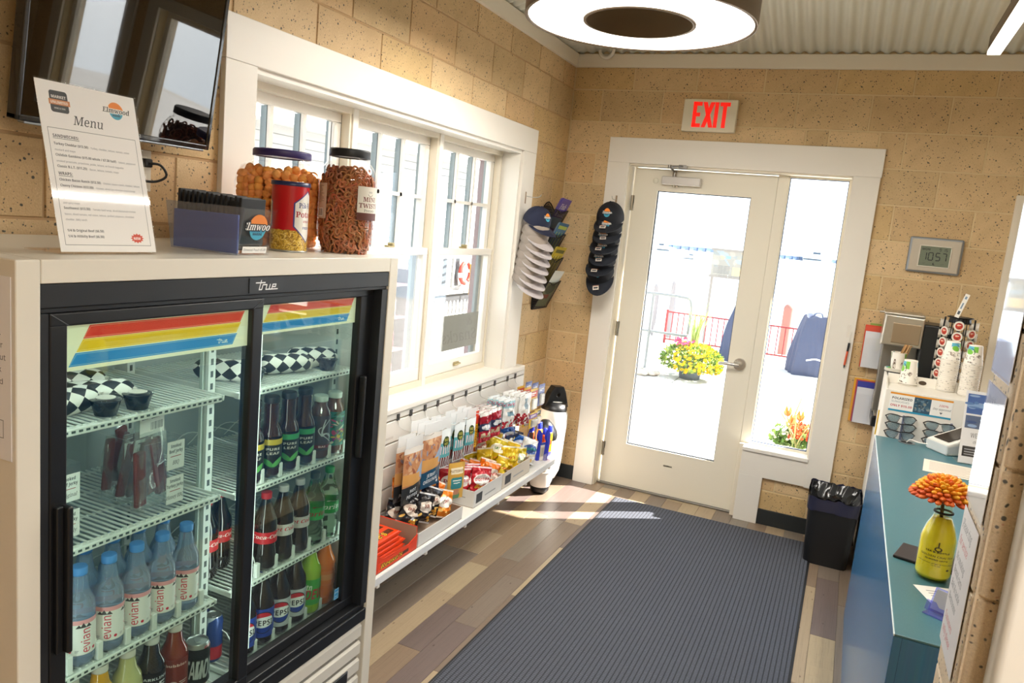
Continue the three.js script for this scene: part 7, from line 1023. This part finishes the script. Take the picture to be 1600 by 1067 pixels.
const cupM = mat('#ffffff', 0.55, { map: cupT }), cupIn = mat('#efe7d8', 0.6);
function cupGeo(r0, r1, h) { return [lathe([[r1, 0.006], [r0, h]], 36), lathe([[r0, h], [r0 * 0.97, h], [r0 * 0.96, h - 0.006], [0.0001, h - 0.006]], 30), new THREE.TorusGeometry(r1, 0.0021, 6, 30).rotateX(PI / 2).translate(0, 0.0021, 0)]; }   // upside down
const [cupWall, cupBase, cupRim] = cupGeo(0.029, 0.042, 0.096);
const cup0 = thing('paper_cup', 'inverted paper cup, top of the left cup stack on the display', 'cup', [0, 0, 0], 0, 'inverted paper cups in two stacks'); part(cup0, 'wall', cupWall, cupM); part(cup0, 'base', cupBase, cupIn); part(cup0, 'rim', cupRim, cupIn);
{ let first = true; const st = [['left', 2.385, 0.62, 17], ['right', 2.475, 0.68, 17]];
  for (const [w, x, z, n] of st) for (let k = 0; k < n; k++) { const y = 1.1212 + k * 0.0098, lab = k === n - 1 ? `inverted paper cup, top of the ${w} cup stack on the display` : `inverted paper cup in the ${w} stack on the display, ${nth[k]} from the bottom`; if (first && k === n - 1) { first = false; cup0.position.set(x - 0.0, y, z); cup0.rotation.y = 2.2; cup0.userData.label = lab; } else copyOf(cup0, lab, [x, y, z], 2.2 + (k === n - 1 ? 0 : rr(-3, 3))); } }
{ const c = cup0.clone(); c.name = numbered('paper_cup'); c.userData = { label: 'single inverted paper cup left of the two stacks', category: 'cup' }; c.position.set(2.215, 1.172, 0.615); c.position.y = 1.1212; c.scale.set(1.06, 1.35, 1.06); c.rotation.y = 2.6; scene.add(c); }
// coffee maker, stirrer cup, capsule carousel
{
  const t = thing('coffee_maker', 'silver and black coffee maker at the far wall behind the cups', 'coffee maker', [2.21, 0.8155, 0.16]); const sil = mat('#b9b4a8', 0.28, { metalness: 0.75 }), bk = mat('#14181a', 0.35);
  part(t, 'water_tank', rbox2(0.06, 0.2, 0, 0.60, -0.11, 0.12, 0.012), bk); part(t, 'base', rbox2(-0.12, 0.06, 0, 0.06, -0.1, 0.16, 0.01), bk);
  part(t, 'brew_head', merge(extr([[-0.13, 0.47], [0.055, 0.47], [0.055, 0.62], [-0.125, 0.625]], 0.22, 0.008).translate(0, 0, -0.1)), sil); part(t, 'lid', rbox2(-0.14, 0.06, 0.63, 0.645, -0.1, 0.135, 0.006), sil); part(t, 'front_plate', rbox2(-0.09, 0.05, 0.48, 0.59, 0.12, 0.134, 0.004), mat('#a5937a', 0.3, { metalness: 0.6 })); part(t, 'column', rbox2(-0.12, 0.06, 0.06, 0.47, -0.1, 0.02, 0.008), mat('#8d8a83', 0.35, { metalness: 0.6 })); part(t, 'drip_tray', rbox2(-0.11, 0.05, 0.061, 0.075, 0.03, 0.155, 0.003), sil); part(t, 'lever', rod([-0.14, 0.64, 0.1], [-0.165, 0.64, 0.1], 0.006), sil);
}
{
  const t = thing('stirrer_cup', 'paper cup of wooden stirrers on the coffee maker side', 'cup', [2.165, 1.176, 0.44]); part(t, 'wall', lathe([[0.0001, 0.003], [0.03, 0.003], [0.03, 0], [0.037, 0.085], [0.035, 0.085], [0.029, 0.006]], 30), cupM); part(t, 'rim', new THREE.TorusGeometry(0.0365, 0.002, 6, 30).rotateX(PI / 2).translate(0, 0.085, 0), cupIn);
  for (let k = 0; k < 9; k++) part(t, 'stirrer', rbox(0.0055, 0.13, 0.0014, 0.0005).translate(0, 0.065, 0), mat(k % 2 ? '#c49a63' : '#b08350', 0.7), [-0.015 + k * 0.004, 0.006, rr(-0.008, 0.008)], [rr(-0.1, 0.1), rr(-0.5, 0.5), -0.28 + rr(-0.06, 0.06)]);
  const s = thing('cup_platform', 'patterned round tray under the stirrer cup', 'tray', [2.165, 1.1212, 0.44]); part(s, 'column', cyl(0.03, 0.034, 0.04, 26).translate(0, 0.02, 0), mat('#30343a', 0.4)); part(s, 'disc', cyl(0.058, 0.058, 0.014, 36).translate(0, 0.047, 0), mat('#cfc9ba', 0.5)); part(s, 'disc_print', lathe([[0.0001, 0.0545], [0.056, 0.0545]], 36), cupM);
}
{
  const t = thing('capsule_carousel', 'black wire carousel holding columns of red lidded coffee capsules', 'capsule holder', [2.432, 0.8155, 0.3]); const wm = mat('#202428', 0.35, { metalness: 0.5 });
  part(t, 'base', cyl(0.085, 0.09, 0.012, 36).translate(0, 0.006, 0), wm); part(t, 'top_ring', new THREE.TorusGeometry(0.06, 0.003, 6, 36).rotateX(PI / 2).translate(0, 0.66, 0), wm);
  part(t, 'cap_plate', cyl(0.05, 0.055, 0.03, 24).translate(0, 0.645, 0), mat('#15181b', 0.3)); part(t, 'axle', cyl(0.008, 0.008, 0.64, 12).translate(0, 0.33, 0), wm);
  const ft = tex(64, 64, (g, w, h) => { g.fillStyle = '#e9e2d4'; g.fillRect(0, 0, w, h); g.fillStyle = '#b9352a'; g.beginPath(); g.arc(32, 32, 24, 0, 7); g.fill(); for (let k = 0; k < 16; k++) { g.fillStyle = ['#e0562e', '#8a1f1c', '#f0b48a'][k % 3]; g.beginPath(); g.ellipse(rr(16, 48), rr(16, 48), rr(2, 8), rr(2, 5), rnd() * 3, 0, 7); g.fill(); } g.fillStyle = '#f4e9dc'; g.fillRect(18, 22, 26, 5); });
  const fm = mat('#ffffff', 0.35, { map: ft }), rimM = mat('#e6dfd2', 0.4);
  const podBody = merge(lathe([[0.0001, -0.042], [0.0165, -0.042], [0.0225, 0], [0.0255, 0], [0.0255, 0.0018], [0.0225, 0.0022]], 26).rotateX(PI / 2)), podFace = uvFit(lathe([[0.0001, 0.0022], [0.0228, 0.0022]], 26).rotateX(PI / 2), 'x', 'y');
  for (let c = 0; c < 8; c++) { const a = -0.12 + (c - 2) * PI / 4; part(t, 'column_wire', merge(rod([0.092 * Math.sin(a - 0.32), 0.01, 0.092 * Math.cos(a - 0.32)], [0.075 * Math.sin(a - 0.32), 0.655, 0.075 * Math.cos(a - 0.32)], 0.0022), rod([0.092 * Math.sin(a + 0.32), 0.01, 0.092 * Math.cos(a + 0.32)], [0.075 * Math.sin(a + 0.32), 0.655, 0.075 * Math.cos(a + 0.32)], 0.0022)), wm);
    if (c < 5) for (let k = 0; k < 11; k++) { const r = 0.088, y = 0.05 + k * 0.057 + (c % 2) * 0.02; if (y > 0.64) continue; const x = r * Math.sin(a), z = r * Math.cos(a); const p = thing('coffee_capsule', `red lidded coffee capsule in the carousel, ${['far left', 'front left', 'middle front', 'front right', 'far right'][c]} column, ${nth[k]} from below`, 'capsule', [2.432 + x, 0.8155 + y, 0.3 + z], a, 'coffee capsules in the carousel'); p.rotation.x = 0.06; part(p, 'pod', podBody, rimM); part(p, 'foil_lid', podFace, fm); } }
  const st = thing('paper_strip', 'thin white printed paper strip sticking up above the capsules', 'paper strip', [2.405, 1.478, 0.36]); part(st, 'strip', uvFit(rbox(0.022, 0.13, 0.0012, 0.0004).translate(0, 0.065, 0), 'x', 'y'), mat('#ffffff', 0.6, { map: tex(32, 160, (g, w, h) => { g.fillStyle = '#efece4'; g.fillRect(0, 0, w, h); g.fillStyle = '#7f97ad'; g.fillRect(8, 16, 14, 18); g.fillRect(10, 60, 10, 40); g.fillStyle = '#4a5560'; g.fillRect(8, 116, 16, 22); }) }), null, [0, -0.2, -0.26]);
}
// wall pockets with folders, pen on a string
function pocket(label, at, h, cols, paper) {
  const t = thing('file_pocket', label, 'file holder', at); part(t, 'clear_front', rbox2(-0.015, 0.15, 0, h * 0.72, 0.05, 0.053, 0.001), clearPl); part(t, 'clear_back', rbox2(-0.015, 0.15, 0, h * 0.78, 0.002, 0.004, 0.001), clearPl); part(t, 'clear_floor', box2(-0.015, 0.15, 0, 0.003, 0.004, 0.05), clearPl);
  cols.forEach(([c, top, dx, n], i) => { const f = thing('folder', `${n} folder standing in the ${label.includes('upper') ? 'upper' : 'lower'} clear wall pocket`, 'folder', [at[0] + dx, at[1] + 0.0035, at[2] + 0.012 + i * 0.011], 0); part(f, 'cover', rbox2(0, 0.135, 0, top, 0, 0.004, 0.001), mat(c, 0.55)); });
  const p = thing('paper_sheet', `white paper sheets in front in the ${label.includes('upper') ? 'upper' : 'lower'} clear wall pocket`, 'paper', [at[0], at[1] + 0.0035, at[2] + 0.046]); part(p, 'sheet', rbox2(0.012, 0.145, 0, paper, -0.001, 0.001, 0.0005), mat('#d9dade', 0.6));
}
pocket('upper clear wall pocket of folders beside the door casing', [1.985, 1.1, 0.0005], 0.25, [['#8fa04c', 0.262, 0.03, 'olive green'], ['#d9482c', 0.25, 0.006, 'orange red'], ['#d75038', 0.244, 0.008, 'second orange red']], 0.215);
pocket('lower clear wall pocket of folders beside the door casing', [1.99, 0.765, 0.0005], 0.25, [['#e0a42c', 0.262, -0.01, 'yellow'], ['#b94a54', 0.255, 0.002, 'thin red'], ['#3a3f9a', 0.25, 0.01, 'dark blue']], 0.215);
{ const t = thing('wall_hook', 'small clear adhesive hook on the right door casing', 'hook', [1.905, 1.3, 0.0246]); part(t, 'hook_body', rbox2(-0.012, 0.012, -0.04, 0.04, 0, 0.012, 0.006), clearPl); part(t, 'peg', rod([0, 0.0, 0.012], [0, 0.006, 0.025], 0.004), clearPl);
  const p = thing('pen', 'red and black pen hanging on a string by the door casing', 'pen', [1.912, 1.09, 0.034], 0); p.rotation.z = -0.05; part(p, 'barrel', cyl(0.006, 0.006, 0.085, 12).translate(0, 0.05, 0), mat('#d65a34', 0.4)); part(p, 'grip', cyl(0.0062, 0.0062, 0.05, 12).translate(0, 0.117, 0), mat('#1c1d20', 0.5)); part(p, 'tip', cyl(0.006, 0.0012, 0.02, 12).translate(0, -0.002, 0), mat('#2a2b2e', 0.4)); part(p, 'string', rod([0, 0.14, 0], [-0.004, 0.21, -0.003], 0.0014), mat('#e2ddd0', 0.7)); }
// things on the counter
{
  const t = thing('card_reader', 'white countertop card reader with a sloped black screen', 'card reader', [2.385, CY + 0.0003, 1.1], -0.45); const s = extr([[-0.05, 0], [0.13, 0], [0.13, 0.075], [0.1, 0.085], [-0.055, 0.035]], 0.115, 0.008).translate(0, 0.008, -0.0575);
  t.rotation.y = 0.62; part(t, 'body', s, mat('#e9e5da', 0.35)); part(t, 'grey_band', extr([[-0.057, 0.004], [0.136, 0.004], [0.136, 0.06], [-0.059, 0.03]], 0.118, 0.007).translate(0, 0.008, -0.059), mat('#cfd2d0', 0.4)); part(t, 'screen', rbox(0.15, 0.002, 0.09, 0.001), mat('#2a2320', 0.12), [0.026, 0.081, 0], [0, 0, 0.318]);
  const c = thing('charging_cable', 'white cable from the card reader into the round counter hole', 'cable', [2.222, CY + 0.0005, 1.057]); part(c, 'cable', tube([[0.0, 0.002, 0.0], [0.012, 0.018, 0.008], [0.045, 0.014, 0.02], [0.09, 0.02, 0.04], [0.115, 0.024, 0.05]], 0.0028, 24, 7), mat('#e8e4da', 0.4));
}
{
  const pt = tex(256, 400, (g, w, h) => { g.fillStyle = '#eeeef0'; g.fillRect(0, 0, w, h); g.fillStyle = '#4a6fb0'; g.fillRect(16, 16, w - 32, 110); g.fillStyle = '#8fb0d8'; g.fillRect(16, 70, w - 32, 20); g.fillStyle = '#5d6f90'; g.fillRect(16, 136, w - 32, 70); for (let k = 0; k < 24; k++) { g.fillStyle = ['#5f87bd', '#3d5a8f', '#9ab6da'][k % 3]; g.beginPath(); g.ellipse(rr(24, w - 24), rr(24, 200), rr(8, 40), rr(3, 10), 0, 0, 7); g.fill(); } g.fillStyle = '#5b5d63'; g.font = '34px sans-serif'; g.textAlign = 'center'; g.fillText('WE FISH', w / 2, 256); g.font = '22px sans-serif'; g.fillText('charters', w / 2, 288); g.fillStyle = '#2f3238'; g.fillRect(20, 306, w - 40, 56); g.fillStyle = '#b9bcc2'; g.fillRect(34, 320, w - 80, 5); g.fillRect(34, 334, w - 100, 5); g.fillRect(34, 348, w - 90, 4); });
  const t = thing('leaflet_holder', 'slanted clear holder with a blue and white fishing leaflet', 'leaflet holder', [2.475, CY + 0.0003, 1.27], 0.1); part(t, 'leaflet', sheet(0.14, 0.31, 0.0012).translate(0, 0.155, 0), mat('#ffffff', 0.4, { map: pt }), [0, 0.004, 0], [-0.22, 0, 0]); part(t, 'sleeve', rbox(0.146, 0.314, 0.0016, 0.0006).translate(0, 0.157, 0.0024), clearPl, [0, 0.003, 0], [-0.22, 0, 0]); part(t, 'foot', rbox2(-0.073, 0.073, 0, 0.003, -0.09, 0.0, 0.001), clearPl);
}
const formT = tex(256, 200, (g, w, h) => { g.fillStyle = '#eee3d2'; g.fillRect(0, 0, w, h); g.fillStyle = '#9c8f80'; g.fillRect(80, 16, 96, 8); for (let k = 0; k < 15; k++) g.fillRect(20, 36 + k * 10, rr(120, 216), 2.5); });
solo('paper_form', 'cream printed form lying flat on the counter past the flower', 'paper', extr([[0, 0], [0.2, 0], [0.2, 0.28], [0, 0.28]], 0.0008).rotateX(-PI / 2) && uvFit(box(0.28, 0.0008, 0.216), 'x', 'z'), mat('#ffffff', 0.6, { map: formT }), [2.405, CY + 0.0009, 1.44], -0.1);
{ // flower in the yellow bottle
  const t = thing('flower_bottle', 'yellow drink bottle reused as a vase on the counter', 'bottle', [2.197, CY + 0.0004, 2.7]); const R = 0.044, lt = tex(512, 256, (g, w, h) => { g.clearRect(0, 0, w, h); for (const x of [128, 384]) { g.fillStyle = '#4e4a1c'; g.textAlign = 'center'; g.font = 'bold 17px sans-serif'; g.fillText('TEA & BOTTLE', x, 86); g.font = '19px sans-serif'; g.fillText('GOLDEN CHAI TEA', x, 122); g.font = 'bold 14px sans-serif'; g.fillText('ALMOND LATTE', x, 146); g.font = '11px sans-serif'; g.fillText('with turmeric, ginger & black pepper', x, 176, 190); g.fillText('12 FL OZ', x, 192); g.beginPath(); g.arc(x + 60, 214, 8, 0, 7); g.fill(); g.fillRect(x - 3, -4, 6, 50); g.lineWidth = 6; g.strokeStyle = '#4e4a1c'; g.beginPath(); g.arc(x, 56, 14, 0, 7); g.stroke(); } });
  part(t, 'liquid', lathe([[0.0001, 0.006], [R * 0.85, 0.006], [R * 0.95, 0.016], [R * 0.95, 0.112], [R * 0.72, 0.145], [R * 0.5, 0.168], [0.0001, 0.168]], 36), mat('#f3e634', 0.25));
  part(t, 'glass', lathe([[0.0001, 0.001], [R * 0.8, 0], [R * 0.95, 0.005], [R, 0.016], [R, 0.112], [R * 0.78, 0.146], [R * 0.52, 0.17], [R * 0.45, 0.182], [R * 0.45, 0.205], [R * 0.5, 0.207], [R * 0.5, 0.211], [R * 0.42, 0.211]], 40), mat('#fbfbe8', 0.02, { transmission: 1, thickness: 0, ior: 1.45 }));
  const pr = new THREE.MeshStandardMaterial({ map: lt, transparent: true, alphaTest: 0.35, roughness: 0.5 }); part(t, 'print', cyl(R * 1.006, R * 1.006, 0.088, 40, true).translate(0, 0.068, 0), pr, null, [0, -0.1 + 0.06 + PI / 2 * -1.0, 0]);
  part(t, 'stem_loop', rbox2(-0.0025, 0.0025, 0.1, 0.178, 0, 0.002, 0.001), mat('#3f3a1d', 0.6), [-0.004, 0, 0.036], [-0.32, 0, 0]); part(t, 'neck_band', new THREE.TorusGeometry(R * 0.5, 0.003, 8, 30).rotateX(PI / 2).translate(0, 0.184, 0), mat('#2a2416', 0.5));
  const f = thing('mum_bloom', 'large orange and yellow mum bloom standing in the yellow bottle', 'flower', [2.189, CY + 0.205, 2.697]);
  part(f, 'stem', tube([[0.006, -0.11, 0.002], [0.004, -0.02, 0], [0, 0.02, 0]], 0.0045, 14, 7), mat('#5c4a26', 0.6)); part(f, 'calyx', lathe([[0.0001, 0.006], [0.02, 0.012], [0.026, 0.022], [0.0001, 0.026]], 20), mat('#6d4a22', 0.7));
  const pg = new THREE.SphereGeometry(1, 10, 8).scale(0.0088, 0.006, 0.0175).translate(0, 0, 0.012); const cs = ['#e8861a', '#f0a01e', '#d9661a', '#f2b22a', '#c8521a'];
  const pgm = cs.map((c) => mat(c, 0.6)); let n = 0; for (let ring = 0; ring < 9; ring++) { const cnt = [5, 8, 12, 15, 18, 21, 23, 25, 26][ring], R2 = 0.006 + ring * 0.0076; for (let k = 0; k < cnt; k++) { const a = 2 * PI * (k + ring * 0.37) / cnt + rr(-0.08, 0.08), up = 1.25 - ring * 0.17; const y = 0.052 - Math.pow(ring / 8, 2) * 0.03 + rr(-0.002, 0.002); part(f, 'petal', pg, pgm[Math.min(4, Math.floor(rnd() * 3) + (ring > 6 ? 2 : ring < 3 ? 0 : 1))], [R2 * Math.sin(a) * 0.82, y, R2 * Math.cos(a) * 0.82], [-up, a, 0]).rotation.order = 'YXZ'; } }
  for (const [a, l] of [[2.5, 0.075], [1.4, 0.06], [-1.4, 0.06]]) part(f, 'leaf', leafGeo(l, 0.03, 0.4), mat('#7a3a1a', 0.6, { side: THREE.DoubleSide }), [0, 0.012, 0], [1.35, a, 0]).rotation.order = 'YXZ';
}
{ const t = thing('wallet', 'dark brown leather folder lying behind the yellow bottle', 'wallet', [2.2, CY + 0.0004, 2.57], -0.25); part(t, 'lower_flap', rbox2(-0.08, 0.14, 0, 0.008, -0.06, 0.07, 0.003), mat('#2a2223', 0.45)); part(t, 'upper_flap', rbox2(-0.02, 0.14, 0.008, 0.014, -0.04, 0.07, 0.003), mat('#33292a', 0.4)); part(t, 'roll', cyl(0.017, 0.017, 0.1, 20).rotateX(PI / 2).translate(0.1, 0.031, 0.02), mat('#3a2a26', 0.35)); }
{ const ct = tex(128, 96, (g, w, h) => { g.fillStyle = '#efece6'; g.fillRect(0, 0, w, h); g.fillStyle = '#8d8d8d'; for (let k = 0; k < 8; k++) g.fillRect(24, 14 + k * 9, rr(40, 84), 2.5); });
  solo('paper_slip', 'small white printed slip on the counter in front of the yellow bottle', 'paper', uvFit(box(0.11, 0.0008, 0.15), 'x', 'z'), mat('#ffffff', 0.6, { map: ct }), [2.225, CY + 0.0009, 2.84], 0.35);
  const t = thing('card_holder', 'clear plastic card holder at the near end of the counter', 'card holder', [2.215, CY + 0.0004, 2.95], -0.5); const cp = mat('#cfd6ff', 0.05, { transmission: 0.9, thickness: 0 }); part(t, 'back', rbox(0.1, 0.06, 0.003, 0.001).translate(0, 0.03, 0), cp, [0, 0, 0], [-0.5, 0, 0]); part(t, 'front_lip', extr([[-0.05, 0], [0.05, 0], [0.05, 0.024], [0.03, 0.024], [0.02, 0.014], [-0.02, 0.014], [-0.03, 0.024], [-0.05, 0.024]], 0.003).translate(0, 0, 0.02), cp, null, [-0.4, 0, 0]); part(t, 'base', rbox2(-0.05, 0.05, 0, 0.003, -0.045, 0.03, 0.001), cp); part(t, 'cards', rbox(0.088, 0.05, 0.004, 0.001).translate(0, 0.03, 0.006), mat('#a9acb4', 0.5), null, [-0.5, 0, 0]); }
// ---------------------------------------------------------------- block pier at the right with taped papers
{
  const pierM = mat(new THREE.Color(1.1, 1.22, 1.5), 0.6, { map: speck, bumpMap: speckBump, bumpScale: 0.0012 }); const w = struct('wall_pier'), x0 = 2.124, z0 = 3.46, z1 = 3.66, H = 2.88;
  part(w, 'core', box2(x0 + 0.004, 2.9, 0, H, z0 + 0.004, z1 - 0.004), pierM);
  const R = 0.024, L = 0.38, D = z1 - z0; const s = new THREE.Shape(); s.moveTo(0, R); s.quadraticCurveTo(0, 0, R, 0); s.lineTo(L, 0); s.lineTo(L, D); s.lineTo(R, D); s.quadraticCurveTo(0, D, 0, D - R); s.closePath();
  for (let k = 0; k < 14; k++) for (let c = 0; c < 2; c++) { const y = k * COURSE + 0.018 - COURSE * 0.9; if (y + COURSE < 0) continue; const yb = Math.max(0, y + 0.0025), h = Math.min(H, y + COURSE - 0.0025) - yb; if (h < 0.02) continue;
    const g = c ? uvBox(box2(0, 0.39, 0.004, h - 0.004, 0, D)) : extr(s, h - 0.006, 0.003).rotateX(-PI / 2).translate(0.003, 0.003, D); const b = part(w, 'concrete_block', c ? g : uvBox(norm(g), 1, k * 0.31, k * 0.17), pierM); b.position.set(c ? x0 + L + 0.008 : x0, yb, z0); }
}
struct('trim_7', rbox2(2.156, 2.31, 0, 2.6, 3.661, 3.72, 0.014), white);
{
  const mk = (lines, seedc) => tex(200, 260, (g, w, h) => { g.fillStyle = '#e9ebf1'; g.fillRect(0, 0, w, h); g.textAlign = 'left'; lines.forEach(([s, c, y, px]) => { g.fillStyle = c; g.font = `italic ${px}px serif`; g.fillText(s, 16, y); }); });
  const a = mk([['Dock hours', '#6a7482', 40, 26], ['7 am - 7 pm', '#6a7482', 80, 22], ['Fuel & ice', '#6a7482', 120, 22], ['pay inside', '#8a929c', 160, 20]]), b = mk([['Please ring', '#6a7482', 36, 24], ['for service', '#c0586a', 66, 22], ['No smoking', '#5f6977', 96, 20], ['Rental carts', '#5f6977', 122, 20], ['Bait & tackle', '#5f6977', 148, 20], ['Restrooms', '#5f6977', 174, 20], ['Customers', '#c0586a', 210, 20], ['only please', '#c0586a', 236, 20]]), c = mk([['Marina map', '#4f74b4', 50, 30], ['see office', '#8fa6c8', 90, 24]]);
  const put = (n, l, y0, y1, m, z0 = 3.475, z1 = 3.635, film = true) => { const p = thing(n, l, 'notice', [2.1218, (y0 + y1) / 2, (z0 + z1) / 2], -PI / 2); part(p, 'sheet', sheet(z1 - z0, y1 - y0, 0.001), mat('#ffffff', 0.5, { map: m })); if (film) part(p, 'plastic_sleeve', rbox(z1 - z0 + 0.006, y1 - y0 + 0.008, 0.0012, 0.0004).translate(0, 0, 0.0014), clearPl); };
  put('paper_notice', 'plastic sleeved notice with blue heading, highest on the block pier', 1.585, 2.0, c); put('paper_notice', 'plastic sleeved notice at the middle of the block pier', 1.362, 1.562, a); put('paper_notice', 'typed notice with red lines, lowest on the block pier', 1.1, 1.345, b, 3.472, 3.632, false);
}

shade(scene);
renderer.render(scene, camera);
